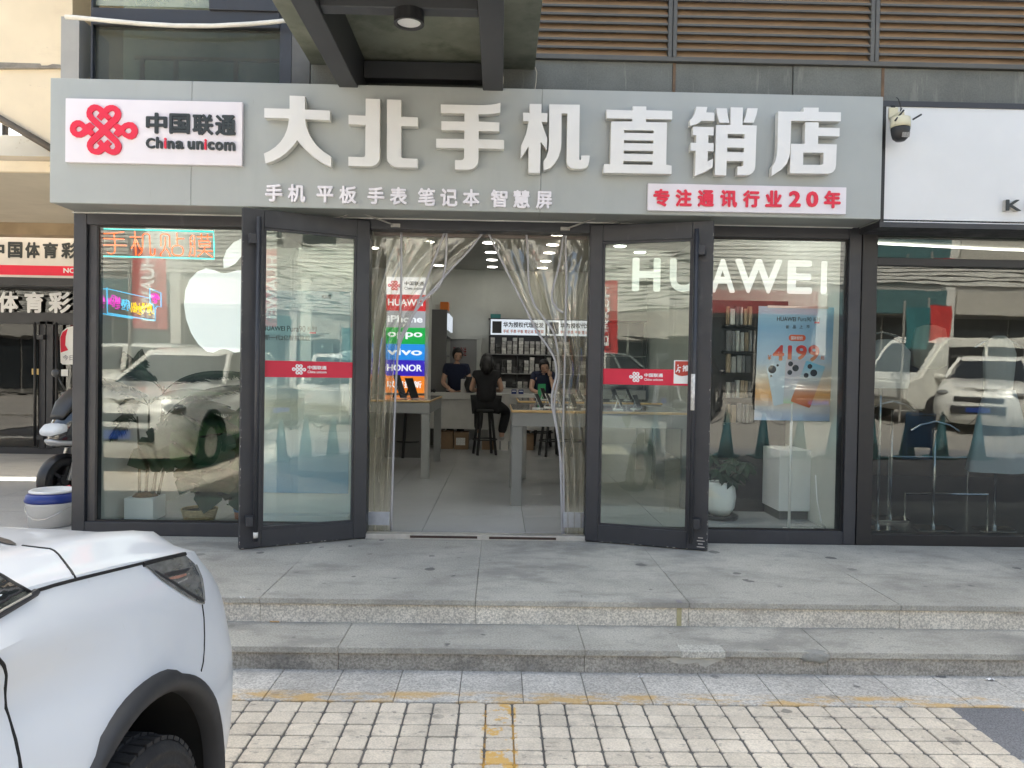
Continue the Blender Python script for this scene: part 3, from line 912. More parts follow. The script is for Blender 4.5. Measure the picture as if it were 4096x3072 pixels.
BIG = [
 (A_, [[(402, 42), (612, 50), (612, 232), (940, 246), (952, 256), (952, 376), (612, 362), (622, 420), (640, 490), (668, 560), (710, 640), (770, 720), (850, 795), (920, 842), (965, 868), (968, 1012), (880, 975), (790, 920), (700, 850), (610, 770), (550, 705), (505, 648), (470, 700), (420, 760), (350, 825), (270, 885), (180, 930), (75, 965), (52, 830), (130, 795), (210, 740), (280, 670), (330, 595), (365, 510), (385, 430), (392, 352), (58, 342), (58, 212), (402, 222)]]),
 (A_, [[(1438, 83), (1632, 90), (1628, 890), (1622, 925), (1600, 960), (1570, 985), (1530, 1000), (1490, 1005), (1203, 998), (1203, 874), (1400, 880), (1420, 875), (1432, 855), (1436, 440), (1205, 430), (1205, 308), (1436, 317)],
       [(1729, 94), (1920, 101), (1920, 330), (2147, 338), (2147, 462), (1920, 457), (1921, 870), (1930, 890), (1950, 896), (2143, 903), (2145, 1022), (1870, 1018), (1830, 1010), (1790, 990), (1760, 965), (1735, 930), (1727, 890)]]),
 (B_, [[(112, 94), (600, 104), (700, 104), (800, 96), (870, 86), (925, 72), (921, 203), (850, 218), (760, 226), (628, 228), (628, 328), (912, 340), (908, 460), (628, 455), (628, 568), (965, 578), (975, 590), (975, 685), (968, 700), (626, 692), (624, 850), (618, 890), (600, 925), (570, 955), (530, 975), (490, 982), (305, 978), (307, 852), (390, 854), (415, 845), (430, 820), (430, 690), (50, 683), (50, 560), (432, 566), (434, 448), (120, 443), (120, 322), (434, 328), (434, 218), (112, 208)]]),
 (B_, [[(1322, 86), (1485, 90), (1484, 210), (1564, 214), (1562, 334), (1487, 330), (1500, 385), (1525, 460), (1562, 552), (1556, 712), (1510, 650), (1474, 602), (1464, 1028), (1304, 1025), (1308, 670), (1260, 740), (1200, 830), (1206, 655), (1240, 580), (1275, 490), (1295, 400), (1308, 322), (1233, 322), (1233, 206), (1322, 208)],
       [(1590, 92), (2005, 98), (2000, 400), (1996, 840), (2010, 850), (2022, 840), (2024, 790), (2140, 790), (2134, 870), (2120, 920), (2090, 955), (2050, 970), (2000, 972), (1920, 968), (1880, 955), (1845, 925), (1828, 890), (1824, 850), (1836, 218), (1758, 216), (1755, 620), (1745, 710), (1715, 810), (1670, 890), (1600, 960), (1512, 994), (1512, 865), (1550, 810), (1575, 730), (1585, 620)]]),
 (C_, [[(122, 130), (480, 142), (480, 84), (664, 88), (664, 138), (1018, 148), (1015, 264), (660, 258), (660, 298), (946, 306), (936, 884), (1010, 892), (1008, 1005), (78, 990), (90, 872), (172, 872), (188, 292), (473, 292), (473, 254), (126, 248)],
       [(362, 407), (766, 414), (764, 454), (362, 446)], [(360, 546), (762, 552), (760, 594), (360, 586)], [(357, 686), (760, 692), (758, 737), (357, 730)], [(352, 828), (754, 836), (752, 884), (352, 876)]]),
 (C_, [[(1348, 90), (1497, 94), (1480, 168), (1592, 172), (1590, 284), (1415, 282), (1390, 305), (1340, 330), (1255, 352), (1262, 270), (1305, 225), (1330, 165)],
       [(1300, 362), (1583, 370), (1580, 482), (1510, 480), (1508, 584), (1583, 588), (1580, 698), (1502, 696), (1498, 835), (1572, 800), (1568, 912), (1480, 970), (1325, 1035), (1338, 692), (1268, 688), (1270, 582), (1342, 582), (1346, 478), (1298, 474)],
       [(1620, 110), (1762, 114), (1772, 200), (1797, 310), (1662, 308), (1640, 240), (1625, 170)],
       [(1815, 98), (1980, 102), (1976, 340), (2168, 348), (2148, 900), (2138, 950), (2110, 990), (2070, 1015), (2020, 1022), (1903, 1020), (1905, 905), (1960, 905), (1982, 890), (1988, 832), (1760, 830), (1750, 1025), (1598, 1018), (1616, 338), (1810, 340)],
       [(1772, 460), (2003, 464), (2000, 526), (1772, 522)], [(1766, 645), (1998, 650), (1995, 712), (1766, 708)],
       [(2040, 110), (2182, 112), (2165, 200), (2125, 308), (1985, 305), (2015, 230), (2032, 160)]]),
 (D_, [[(1065, 155), (1410, 160), (1412, 102), (1616, 104), (1614, 162), (1920, 168), (1916, 290), (1242, 282), (1228, 700), (1215, 780), (1180, 870), (1110, 945), (975, 1032), (980, 915), (1020, 850), (1045, 760), (1055, 660)],
       [(1436, 302), (1616, 306), (1614, 375), (1902, 382), (1898, 496), (1610, 490), (1606, 598), (1862, 604), (1852, 890), (1840, 940), (1815, 975), (1775, 995), (1730, 1003), (1226, 996), (1238, 596), (1425, 598)],
       [(1408, 715), (1683, 718), (1680, 855), (1670, 875), (1645, 882), (1404, 882)]])]
for tr, polys in BIG:
    q = [[tr(x, y) for x, y in pl_] for pl_ in polys]
    v, f = outline(q, 1.0)
    mb = MB()
    fr = front(LF)
    for fc in f:                                   # faces of the front lie at z = 1
        mb.mi.append(0 if all(v[i].z > 0.99 for i in fc) else 1)
    mb.v = [fr.p(p.x, p.y, (p.z - 1) * LD) for p in v]
    mb.f = f
    mb.build('letter', [letter_face, letter_side], sign, recalc=True)
# logo box
lf = FY - 0.035
b0 = (W(262, 385, lf).x, W(968, 600, lf).x, W(600, 655, lf).z, W(600, 400, lf).z)
lb = MB().box(b0[0], b0[1], lf, FY - 0.001, b0[2], b0[3]).build('logo_box', box_white, sign, bevel=0.002)
k2 = 760 / 2212
def ltr(x, y):
    p = W(240 + x * k2, 370 + y * k2, lf - 0.008)
    return (p.x, p.z)
shape(KNOT, front(lf), ltr, logo_red, lb, 0.012, 0.0005, 'emblem')
for ch, a, t, b, bt in (('中', 1000, 238, 1246, 475), ('国', 1272, 248, 1512, 478), ('联', 1542, 256, 1785, 492), ('通', 1806, 265, 2048, 498)):
    p0, p1 = ltr(a, bt), ltr(b, t)
    text(ch, front(lf), (p0[0], p1[0], p0[1], p1[1]), char_black, lb, 0.012, 0.0005, 0.034, 'letter')
for ch, a, t, b, bt, m_ in (('C', 1000, 530, 1106, 650, 0), ('h', 1118, 518, 1196, 650, 0), ('i', 1212, 528, 1240, 650, 1), ('n', 1252, 562, 1332, 655, 0), ('a', 1344, 562, 1442, 658, 0), ('u', 1486, 566, 1570, 662, 0),
                            ('n', 1586, 566, 1670, 664, 0), ('i', 1680, 542, 1708, 665, 1), ('c', 1718, 572, 1798, 668, 0), ('o', 1806, 574, 1900, 674, 0), ('m', 1910, 578, 2040, 678, 0)):
    p0, p1 = ltr(a, bt), ltr(b, t)
    text(ch, front(lf), (p0[0], p1[0], p0[1], p1[1]), logo_red if m_ else char_black, lb, 0.012, 0.0005, 0.035, 'letter')
# row of small white characters
k3 = 1200 / 2212
def btr(x, y, Y):
    p = W(1040 + x * k3, 700 + y * k3, Y)
    return (p.x, p.z)
for ch, a, t, b, bt in (('手', 36, 66, 164, 192), ('机', 203, 68, 334, 196), ('平', 414, 80, 542, 202), ('板', 582, 80, 712, 208), ('手', 790, 88, 916, 212), ('表', 956, 90, 1084, 218), ('笔', 1162, 96, 1292, 224),
                        ('记', 1328, 100, 1456, 228), ('本', 1494, 104, 1620, 230), ('智', 1700, 108, 1826, 236), ('慧', 1866, 112, 1992, 240), ('屏', 2034, 120, 2156, 244)):
    p0, p1 = btr(a, bt, FY - 0.025), btr(b, t, FY - 0.025)
    text(ch, front(FY), (p0[0], p1[0], p0[1], p1[1]), sub_white, sign, 0.022, 0.001, 0.03, 'letter')
# slogan strip
k4 = 860 / 2212
sy = FY - 0.03
def str_(x, y):
    p = W(2560 + x * k4, 720 + y * k4, sy)
    return (p.x, p.z)
q0, q1 = str_(78, 312), str_(2125, 76)
sb = MB().box(q0[0], q1[0], sy, FY - 0.001, q0[1], q1[1]).build('slogan_box', box_white, sign, bevel=0.002)
for ch, a, t, b, bt in (('专', 134, 96, 304, 272), ('注', 362, 100, 532, 272), ('通', 590, 108, 760, 274), ('讯', 822, 108, 998, 280), ('行', 1056, 110, 1228, 282), ('业', 1286, 112, 1458, 278), ('2', 1528, 116, 1652, 278), ('0', 1706, 120, 1832, 280), ('年', 1890, 114, 2062, 290)):
    p0, p1 = str_(a, bt), str_(b, t)
    text(ch, front(sy), (p0[0], p1[0], p0[1], p1[1]), logo_red, sb, 0.01, 0.0005, 0.04, 'letter')

# ------------------------------------------------------------------ upper wall: window, stone band, louvres
stone_m = mat('stained_stone', (0.15, 0.155, 0.14), 0.75, var=0.18, vs=2.2, grain=0.1, gs=90,
              stains=[((0.26, 0.265, 0.23), 5.5, 0.55, 0.66, 0.55, (1.6, 1, 0.22)), ((0.10, 0.10, 0.09), 2.4, 0.5, 0.75, 0.5, (1, 1, 0.5)), ((0.34, 0.34, 0.29), 9.0, 0.62, 0.7, 0.45, (2, 1, 0.16))])
slat_m = mat('brown_louvre', (0.35, 0.232, 0.138), 0.55, var=0.14, vs=2.5, stains=[((0.13, 0.105, 0.085), 4, 0.5, 0.75, 0.5, (0.4, 1, 3)), ((0.25, 0.21, 0.17), 7, 0.6, 0.75, 0.35, (0.3, 1, 3))])
louvre_frame = mat('louvre_frame', (0.10, 0.098, 0.09), 0.55, var=0.1)
wall_dark = mat('dark_wall', (0.12, 0.12, 0.115), 0.8, var=0.15)
grey_plaster = mat('grey_plaster', (0.36, 0.355, 0.34), 0.85, var=0.08)
upper = thing('shop_upper_wall', 'upper wall above the fascia with brown louvres, stained stone band and a dark framed window', 'wall', (-0.2, 0.1, 3.0))
def ub(name, x0, x1, y0, y1, z0, z1, m, bev=0.0):
    return MB().box(x0, x1, y0, y1, z0, z1).build(name, m, upper, bevel=bev)
# stone band panels
lz0, lz1 = 3.15, W(3000, 258, 0.03).z
jx = [W(1240, 300, 0.03).x, W(2692, 330, 0.03).x, W(3172, 330, 0.03).x, W(3530, 330, 0.03).x, 4.3, 6.0, 8.0]
for a, b in zip(jx, jx[1:]):
    ub('stone_panel', a + 0.003, b - 0.003, 0.03 + rnd.uniform(0, .006), 0.1, lz0, lz1 - rnd.uniform(0, .004), stone_m, 0.003)
ub('rust_strip', jx[1] - 0.003, jx[1] + 0.018, 0.026, 0.029, lz0, lz1 - 0.005, mat('rust_streak', (0.16, 0.1, 0.06), 0.8, var=0.3, vs=8))
ub('rust_strip', jx[3] - 0.01, jx[3] + 0.012, 0.026, 0.029, lz0, lz1 - 0.005, MATS['rust_streak'])
# louvre bays
lx = [W(2135, 260, 0.0).x, W(2690, 200, 0.0).x, W(3500, 200, 0.0).x, W(3500, 200, 0).x + 1.58, W(3500, 200, 0).x + 3.2]
ub('louvre_sill', lx[0], 8.0, 0.0, 0.1, lz1 + 0.0, lz1 + 0.03, louvre_frame, 0.002)
ub('louvre_back', lx[0], 8.0, 0.12, 0.16, lz1 + 0.03, 6.0, wall_dark)
for i, x in enumerate(lx):
    if i:
        ub('louvre_post', x - 0.033, x - 0.003, 0.0, 0.1, lz1 + 0.031, 6.0, louvre_frame, 0.002)
        ub('louvre_post', x + 0.003, x + 0.033, 0.0, 0.1, lz1 + 0.031, 6.0, louvre_frame, 0.002)
pitch = W(3000, 200, 0.0).z - W(3000, 233.2, 0.0).z
for i in range(len(lx) - 1):
    a, b = lx[i] + (0.036 if i else 0.005), lx[i + 1] - 0.036
    for j in range(10):
        z = lz1 + 0.032 + pitch * j
        # a Z-section blade: sloping face with a short grey lip
        mb = MB()
        mb.add([(a, 0.012, z), (b, 0.012, z), (b, 0.055, z + pitch * 1.04), (a, 0.055, z + pitch * 1.04),
                (a, 0.018, z - 0.006), (b, 0.018, z - 0.006), (b, 0.061, z + pitch * 1.04 - 0.006), (a, 0.061, z + pitch * 1.04 - 0.006)],
               [(0, 1, 2, 3), (7, 6, 5, 4), (0, 4, 5, 1), (1, 5, 6, 2), (2, 6, 7, 3), (3, 7, 4, 0)])
        mb.cur = 1
        mb.box(a, b, 0.003, 0.0115, z - 0.012, z + 0.004)
        mb.build('slat', [slat_m, louvre_frame], upper)
# window at the left with its dark frame
wl, wr = W(375, 330, 0.05).x, W(1120, 330, 0.05).x
wt, wb = W(700, 110, 0.05).z, 3.2
ub('upper_frame', -3.11, wl, 0.03, 0.12, 3.3, 4.6, alu, 0.003)
ub('upper_frame', wr, wr + 0.09, 0.03, 0.12, 3.3, 4.6, alu, 0.003)
ub('upper_frame', wl + 0.001, wr - 0.001, 0.02, 0.12, wt, W(700, 55, 0.05).z + .02, alu, 0.003)
ub('upper_frame', W(835, 40, 0).x, wr - 0.001, 0.0, 0.02, W(900, 55, 0).z + 0.03, W(900, -5, 0).z + 0.06, alu, 0.002)
ub('window_pane', wl, wr, 0.07, 0.078, wb, wt, glass('upper_glass', (0.55, 0.58, 0.52), 0.02, wav=0.1, haze=0.35, hcol=(0.22, 0.225, 0.2)))
ub('window_pane', wl, wr, 0.07, 0.078, W(700, 40, 0.05).z + 0.03, 4.7, glass('upper_glass_lit', (0.8, 0.85, 0.72), 0.1, haze=0.5, hcol=(0.6, 0.62, 0.5)))  # pale film in the glass makes this pane look lit
ub('back_wall', wl - .2, wr + .2, 0.9, 1.0, 2.9, 5.0, mat('room_wall', (0.32, 0.34, 0.27), 0.9, var=0.1))
mbw = MB()
zz = W(800, 232, 0.6).z
mbw.box(W(540, 232, .6).x, wr + .1, 0.58, 0.61, zz - 0.025, zz)
for px in (570, 705, 945):
    xx = W(px, 280, .6).x
    mbw.box(xx - 0.018, xx + 0.018, 0.585, 0.605, 3.2, zz - 0.026)
mbw.build('wood_rail', mat('pale_wood', (0.35, 0.24, 0.14), 0.7, var=0.15), upper)
ub('wall_panel', wr + 0.092, jx[0] - 0.003, 0.03, 0.1, lz0, 4.6, wall_dark)
ub('corner_column', W(255, 300, 0.1).x, -3.212, 0.06, 0.5, 3.3, W(255, 75, 0.1).z, grey_plaster)
ub('wall_panel', jx[0], lx[0] + 0.0, 0.11, 0.2, lz0, 4.6, stone_m)
# unseen upper storeys of the building, sized for the shade they throw
mb = MB()
mb.box(-4.2, 16, 0.55, 12.0, 5.4, 11.2)
mb.build('unseen_storeys', grey_plaster, upper)
ub('wall_panel', -3.2, 16.0, 0.17, 0.5, 4.75, 11.3, grey_plaster)
# white drooping pipe along the window head
pts = [W(x, y, -0.05) for x, y in ((262, 68), (300, 70), (420, 82), (560, 95), (700, 103), (850, 104), (1000, 96), (1110, 87), (1145, 82))]
tag(MB().tube(pts, 0.0165, 10).build('drain_pipe', mat('pvc_pipe', (0.72, 0.69, 0.62), 0.5, var=0.12, vs=8), smooth=True), 'white plastic pipe sagging across the window above the fascia', 'pipe')

# ------------------------------------------------------------------ steel canopy over the door
steel = mat('painted_steel', (0.042, 0.044, 0.05), 0.5, var=0.12, vs=3, stains=[((0.035, 0.033, 0.033), 7, 0.6, 0.75, 0.5, (1, 1, 1))])
panel_m = mat('mossy_board', (0.22, 0.235, 0.19), 0.8, var=0.25, vs=1.6, stains=[((0.10, 0.115, 0.085), 2.2, 0.45, 0.66, 0.75, (1, 1, 1)), ((0.36, 0.37, 0.30), 3.5, 0.55, 0.75, 0.4, (1, 1, 1))])
can = thing('entrance_canopy', 'steel framed canopy with a mossy grey soffit jutting out over the doors', 'canopy', (-0.7, -0.3, 3.55))
zs = W(1600, 262, 0.0).z
cx0, cx1 = W(1245, 255, 0.02).x, W(2138, 270, 0.02).x
MB().box(cx0, cx1, -3.4, 0.02, zs, zs + 0.05).build('soffit', panel_m, can)
bz = W(1400, 350, FY).z
bh = zs - 0.005
for xa, xb in ((W(1356, 345, FY).x, W(1432, 345, FY).x), (W(1932, 360, FY).x, W(2012, 365, FY).x)):
    MB().box(xa, xb, -3.4, -0.004, bz, bh).build('beam', steel, can, bevel=0.004)
ba, bb = W(1432, 345, FY).x + 0.002, W(1932, 360, FY).x - 0.002
zc0 = W(1700, 328, -0.1).z
MB().box(ba, bb, -0.16, -0.06, zc0, zc0 + 0.125).build('cross_beam', steel, can, bevel=0.004)
yb = -1.52
MB().box(ba, bb, yb, yb + 0.1, bz + 0.02, bz + 0.14).build('cross_beam', steel, can, bevel=0.004)
# downlight below the front cross beam
lc = W(1637, 28, yb + 0.05)
dlz = bz + 0.02
dt = thing('canopy_downlight', 'round black downlight with a white lens under the canopy beam', 'lamp', (lc.x, yb + 0.05, dlz - 0.06))
MB().lathe([(0.0001, dlz), (0.085, dlz), (0.085, dlz - 0.068), (0.07, dlz - 0.068), (0.066, dlz - 0.05), (0.0001, dlz - 0.05)], (lc.x, yb + 0.05, 0), 32).build('housing', alu_black, dt, smooth=False)
MB().lathe([(0.0001, dlz - 0.058), (0.065, dlz - 0.058), (0.065, dlz - 0.051), (0.0001, dlz - 0.051)], (lc.x, yb + 0.05, 0), 28).build('lens', mat('lamp_lens', (0.75, 0.75, 0.74), 0.4, var=0.02), dt)
# torn film and stray wires
pts = [W(x, y, -1.3) for x, y in ((1706, 30), (1740, 42), (1790, 38), (1850, 46), (1912, 42))]
tag(MB().tube(pts, [0.004, 0.012, 0.008, 0.01, 0.002], 6).build('torn_tape', mat('pale_tape', (0.7, 0.66, 0.58), 0.6, var=0.25, vs=30)), 'strip of torn pale tape hanging beside the canopy lamp', 'tape')
wire_m = mat('pale_wire', (0.55, 0.5, 0.4), 0.6, var=0)
tag(MB().tube([W(x, y, -0.1) for x, y in ((2140, 268), (2147, 290), (2144, 330), (2138, 368))], 0.003, 5).build('wire', wire_m), 'thin pale wire hanging from the canopy corner by the stone band', 'wire')
tag(MB().tube([W(x, y, FY + .01) for x, y in ((2006, 285), (2014, 310), (2012, 335), (2004, 350), (2008, 368))], 0.003, 5).build('wire', wire_m), 'short loop of wire beside the canopy beam', 'wire')
# ------------------------------------------------------------------ inside the phone shop: room
IZ = PZ + 0.012                 # floor level inside
floor_m = mat('grey_floor_tile', (0.40, 0.41, 0.41), 0.25, var=0.06, vs=1.2, rvar=0.0, rand=0.02)
wall_in = mat('pale_wall', (0.58, 0.59, 0.54), 0.85, var=0.04)
ceil_m = mat('grey_ceiling', (0.42, 0.42, 0.38), 0.8, var=0.04)
BYW = 8.6                       # back wall
fl = structure(MB().box(-3.2, 2.9, 0.101, BYW, PZ - 0.03, IZ - 0.006).build('shop_floor', mat('floor_joint', (0.05, 0.05, 0.05), 0.8, var=0)))
tx = [-3.2, -2.3, -1.12, G(1810, 1835, IZ).x * 0 - 0.56 + 0.0, 0.19, 1.39, 2.59, 2.9]
tx[3] = G(1700, 2100, IZ).x
tx[4] = G(2100, 2120, IZ).x
ty = [0.101, G(1950, 2062, IZ).y, G(1950, 2062, IZ).y + 1.2, 2.9, 4.1, 5.3, 6.5, 7.7, BYW]
for a, b in zip(tx, tx[1:]):
    for c, d in zip(ty, ty[1:]):
        MB().box(a + 0.002, b - 0.002, c + 0.0012, d - 0.0012, IZ - 0.005, IZ).build('floor_tile', floor_m, fl)
CZ = 3.4
structure(MB().box(-3.2, 2.9, 0.13, BYW, CZ, CZ + 0.1).build('shop_ceiling', ceil_m))
structure(MB().box(-3.2, 2.9, BYW, BYW + 0.1, PZ, CZ).build('shop_back_wall', wall_in))
structure(MB().box(-3.205, -3.115, 0.165, BYW, PZ, CZ).build('shop_side_wall', wall_in))
structure(MB().box(2.76, 2.86, 0.17, BYW, PZ, CZ).build('shop_side_wall', wall_in))
structure(MB().box(-3.1, 2.74, 0.141, 0.162, FZ1 + 0.002, CZ).build('shop_head_wall', wall_in))
# ceiling lights
lamp_on = lit('led_disc', (1.0, 0.97, 0.9), 4.5)
lt = thing('ceiling_light', 'round flat ceiling light glowing inside the phone shop', 'lamp', (0, 0, CZ), group='ceiling lights of the phone shop')
MB().lathe([(0.09, -0.001), (0.09, -0.018), (0.08, -0.022), (0.0001, -0.022)], (0, 0, 0), 20).build('diffuser', lamp_on, lt, world=False)
MB().lathe([(0.1, 0.0), (0.1, -0.016), (0.091, -0.02), (0.091, -0.001)], (0, 0, 0), 20).build('ring', white_vinyl, lt, world=False)
spots_px = [(1955, 972), (1963, 1010), (1967, 1040), (1969, 1068), (1690, 925), (1712, 968), (1755, 1062), (2228, 940), (2211, 980), (2197, 1012), (2183, 1045), (2170, 1072), (1492, 992), (1445, 930), (2480, 985), (2560, 1010), (1300, 1010), (1150, 1020)]
pl_ = []
for px, py in spots_px:
    g = G(px, py, CZ - 0.02)
    if g.y < 8.3:
        pl_.append(((max(-2.9, min(2.5, g.x)), g.y, CZ), 0))
copies(lt, pl_)
# added tubes hidden behind the window heads, to brighten the displays
tube_on = lit('fill_tube', (1.0, 0.98, 0.95), 24.0)
for lab, a, b in (('added white tube light at the ceiling behind the palm window', -2.9, -1.3), ('added white tube light at the ceiling behind the poster window', 0.9, 2.5)):
    t = thing('fill_tube', lab, 'lamp', ((a + b) / 2, 1.1, CZ), group='added tube lights behind the windows')
    MB().box(a, b, 1.06, 1.14, CZ - 0.03, CZ - 0.001).build('housing', white_vinyl, t)
    MB().tube([(a + 0.03, 1.1, CZ - 0.05), (b - 0.03, 1.1, CZ - 0.05)], 0.018, 8).build('tube', tube_on, t)

# ------------------------------------------------------------------ furniture
table_grey = mat('table_laminate', (0.22, 0.225, 0.22), 0.4, var=0.04)
table_edge = mat('table_oak_edge', (0.52, 0.34, 0.14), 0.5, var=0.1, vs=9)
table_glass = mat('table_glass_top', (0.32, 0.31, 0.27), 0.08, var=0.03)
def table(label, x0, x1, y0, y1, h, grp='grey display tables'):
    t = thing('display_table', label, 'table', ((x0 + x1) / 2, (y0 + y1) / 2, IZ), group=grp)
    z = IZ + h
    MB().box(x0, x1, y0, y1, z - 0.022, z).build('tabletop', table_edge, t, bevel=0.004)
    MB().box(x0 + 0.012, x1 - 0.012, y0 + 0.012, y1 - 0.012, z + 0.0005, z + 0.005).build('glass_top', table_glass, t)
    lw, dp = 0.10, 0.13
    for a in (x0 + 0.008, x1 - 0.008 - lw):
        for b in (y0 + 0.01, y1 - 0.01 - lw * 0.7):
            MB().box(a, a + lw, b, b + lw * 0.7, IZ, z - 0.155).build('leg', table_grey, t, bevel=0.004)
    # aprons with mitred ends: tall boards under the top
    for b in (y0 + 0.012, y1 - 0.082):
        MB().add([(x0 + 0.01, b, z - 0.023), (x1 - 0.01, b, z - 0.023), (x1 - 0.01, b, z - 0.154), (x0 + 0.01, b, z - 0.154),
                  (x0 + 0.01, b + .066, z - 0.023), (x1 - 0.01, b + .066, z - 0.023), (x1 - 0.01, b + .066, z - 0.154), (x0 + 0.01, b + .066, z - 0.154)],
                 [(0, 1, 2, 3), (7, 6, 5, 4), (0, 4, 5, 1), (1, 5, 6, 2), (2, 6, 7, 3), (3, 7, 4, 0)]).build('apron', table_grey, t, bevel=0.003)
    for a in (x0 + 0.01, x1 - 0.08):
        MB().box(a, a + 0.07, y0 + 0.079, y1 - 0.083, z - 0.154, z - 0.023).build('apron', table_grey, t)
    return t
# left table (its right legs stand at 1680..1712 and 1745..1775 of the photograph)
g1, g2 = G(1712, 1914, IZ), G(1776, 1845, IZ)
LT = (-1.95, g1.x + 0.02, g1.y - 0.03, g2.y + 0.04, W(1700, 1602, g1.y).z - IZ)
table('grey display table with wooden edge, in the doorway below the brand pillar', *LT[:4], LT[4])
g3 = G(2043, 2024, IZ)
RT = (g3.x - 0.01, 1.85, g3.y - 0.02, g3.y + 1.25, W(2050, 1640, g3.y).z - IZ)
table('grey display table nearest the doorway with a row of tilted phones', *RT[:4], RT[4])
RT2 = (G(2052, 1900, IZ).x + 0.04, 1.95, RT[3] + 0.6, RT[3] + 1.75, 0.93)
table('grey display table behind the one nearest the doorway', *RT2[:4], RT2[4])
# stools
black_paint = mat('black_paint', (0.012, 0.012, 0.013), 0.5, var=0.1)
def stool():
    t = thing('bar_stool', 'x', 'stool', (0, 0, 0), group='black bar stools')
    MB().lathe([(0.0001, 0.66), (0.15, 0.66), (0.165, 0.672), (0.165, 0.69), (0.15, 0.70), (0.0001, 0.705)], (0, 0, 0), 20).build('seat', black_paint, t, smooth=True, world=False)
    for k in range(4):
        a = R(45 + 90 * k)
        MB().bar((0.115 * math.cos(a), 0.115 * math.sin(a), 0.665), (0.205 * math.cos(a), 0.205 * math.sin(a), 0.0), 0.034, 0.034).build('leg', black_paint, t, bevel=0.004, world=False)
    MB().tube([(0.185 * math.cos(R(i * 18)), 0.185 * math.sin(R(i * 18)), 0.235) for i in range(20)], 0.012, 6, closed=True).build('foot_ring', black_paint, t, smooth=True, world=False)
    return t
s0 = stool()
sx = [W(1640, 1700, 5.6), W(1940, 1700, 5.95), W(2205, 1700, 6.0), W(2285, 1700, 6.0)]
copies(s0, [((sx[0].x, 5.45, IZ), 0.5), ((sx[1].x, 5.95, IZ), 0.25), ((sx[2].x, 5.9, IZ), 0.3), ((sx[3].x, 5.9, IZ), 0.7)],
       ['black stool standing behind the table under the brand pillar', 'black stool the customer in black sits on', 'black stool behind the doorway display table, nearer the customer', 'black stool behind the doorway display table, nearer the curtain'])

# counter
cnt_m = mat('counter_white', (0.52, 0.51, 0.48), 0.5, var=0.08, vs=3, stains=[((0.35, 0.34, 0.32), 3, 0.55, 0.75, 0.4, (1, 1, 1))])
CY = 6.62
ct = thing('service_counter', 'long pale service counter across the back of the shop', 'counter', (-0.2, CY, IZ))
zc1 = W(1850, 1573, CY).z
cxa, cxm, cxn, cxb = W(1718, 1650, CY).x, W(2000, 1650, CY).x, W(2034, 1650, CY).x, 2.2
MB().box(cxa - 0.6, cxm + 0.02, CY - 0.03, CY + 0.6, zc1 - 0.10, zc1).build('worktop', cnt_m, ct, bevel=0.004)
MB().box(cxn + 0.015, cxb, CY - 0.03, CY + 0.6, zc1 - 0.06, zc1).build('worktop', cnt_m, ct, bevel=0.004)
zk = W(1850, 1716, CY).z
MB().box(cxa - 0.6, cxm - 0.0, CY + 0.02, CY + 0.05, zk, zc1 - 0.101).build('front_panel', cnt_m, ct)
MB().box(cxn + 0.02, cxb, CY + 0.02, CY + 0.05, zk, zc1 - 0.061).build('front_panel', cnt_m, ct)
MB().box(cxm + 0.022, cxn, CY - 0.02, CY + 0.5, IZ, zc1 + 0.002).build('end_panel', cnt_m, ct)
MB().box(cxm - 0.09, cxm - 0.002, CY + 0.0, CY + 0.45, IZ, zk - 0.001).build('end_panel', cnt_m, ct)
MB().box(cxa - 0.62, cxa - 0.58, CY, CY + 0.55, IZ, zk).build('end_panel', cnt_m, ct)
cardboard = mat('cardboard', (0.22, 0.145, 0.085), 0.85, var=0.1)
def carton(label, px0, px1, h, y, d, lab=False):
    a, b = W(px0, 1750, y).x, W(px1, 1750, y).x
    t = thing('cardboard_box', label, 'box', ((a + b) / 2, y, IZ), group='cartons under the counter')
    MB().box(a, b, y, y + d, IZ, IZ + h).build('carton', cardboard, t, bevel=0.003)
    MB().box((a + b) / 2 - .02, (a + b) / 2 + .02, y - 0.001, y + d, IZ + h, IZ + h + 0.0008).build('packing_tape', mat('packing_tape', (0.3, 0.22, 0.14), 0.3, var=0), t)
    if lab:
        MB().box(a + 0.03, b - 0.05, y - 0.0015, y - 0.0002, IZ + h * 0.25, IZ + h * 0.68).build('paper_label', mat('paper_label', (0.6, 0.6, 0.58), 0.8, var=0.25, vs=90), t)
carton('brown carton on the floor under the counter, left of the labelled one', 1738, 1812, 0.29, CY + 0.06, 0.3)
carton('brown carton with a white paper label under the counter', 1817, 1873, 0.28, CY + 0.03, 0.3, True)
carton('low brown carton behind the customer stool under the counter', 1928, 1980, 0.15, CY + 0.04, 0.25)
carton('brown carton under the counter behind the doorway table', 2090, 2135, 0.26, CY + 0.06, 0.3)
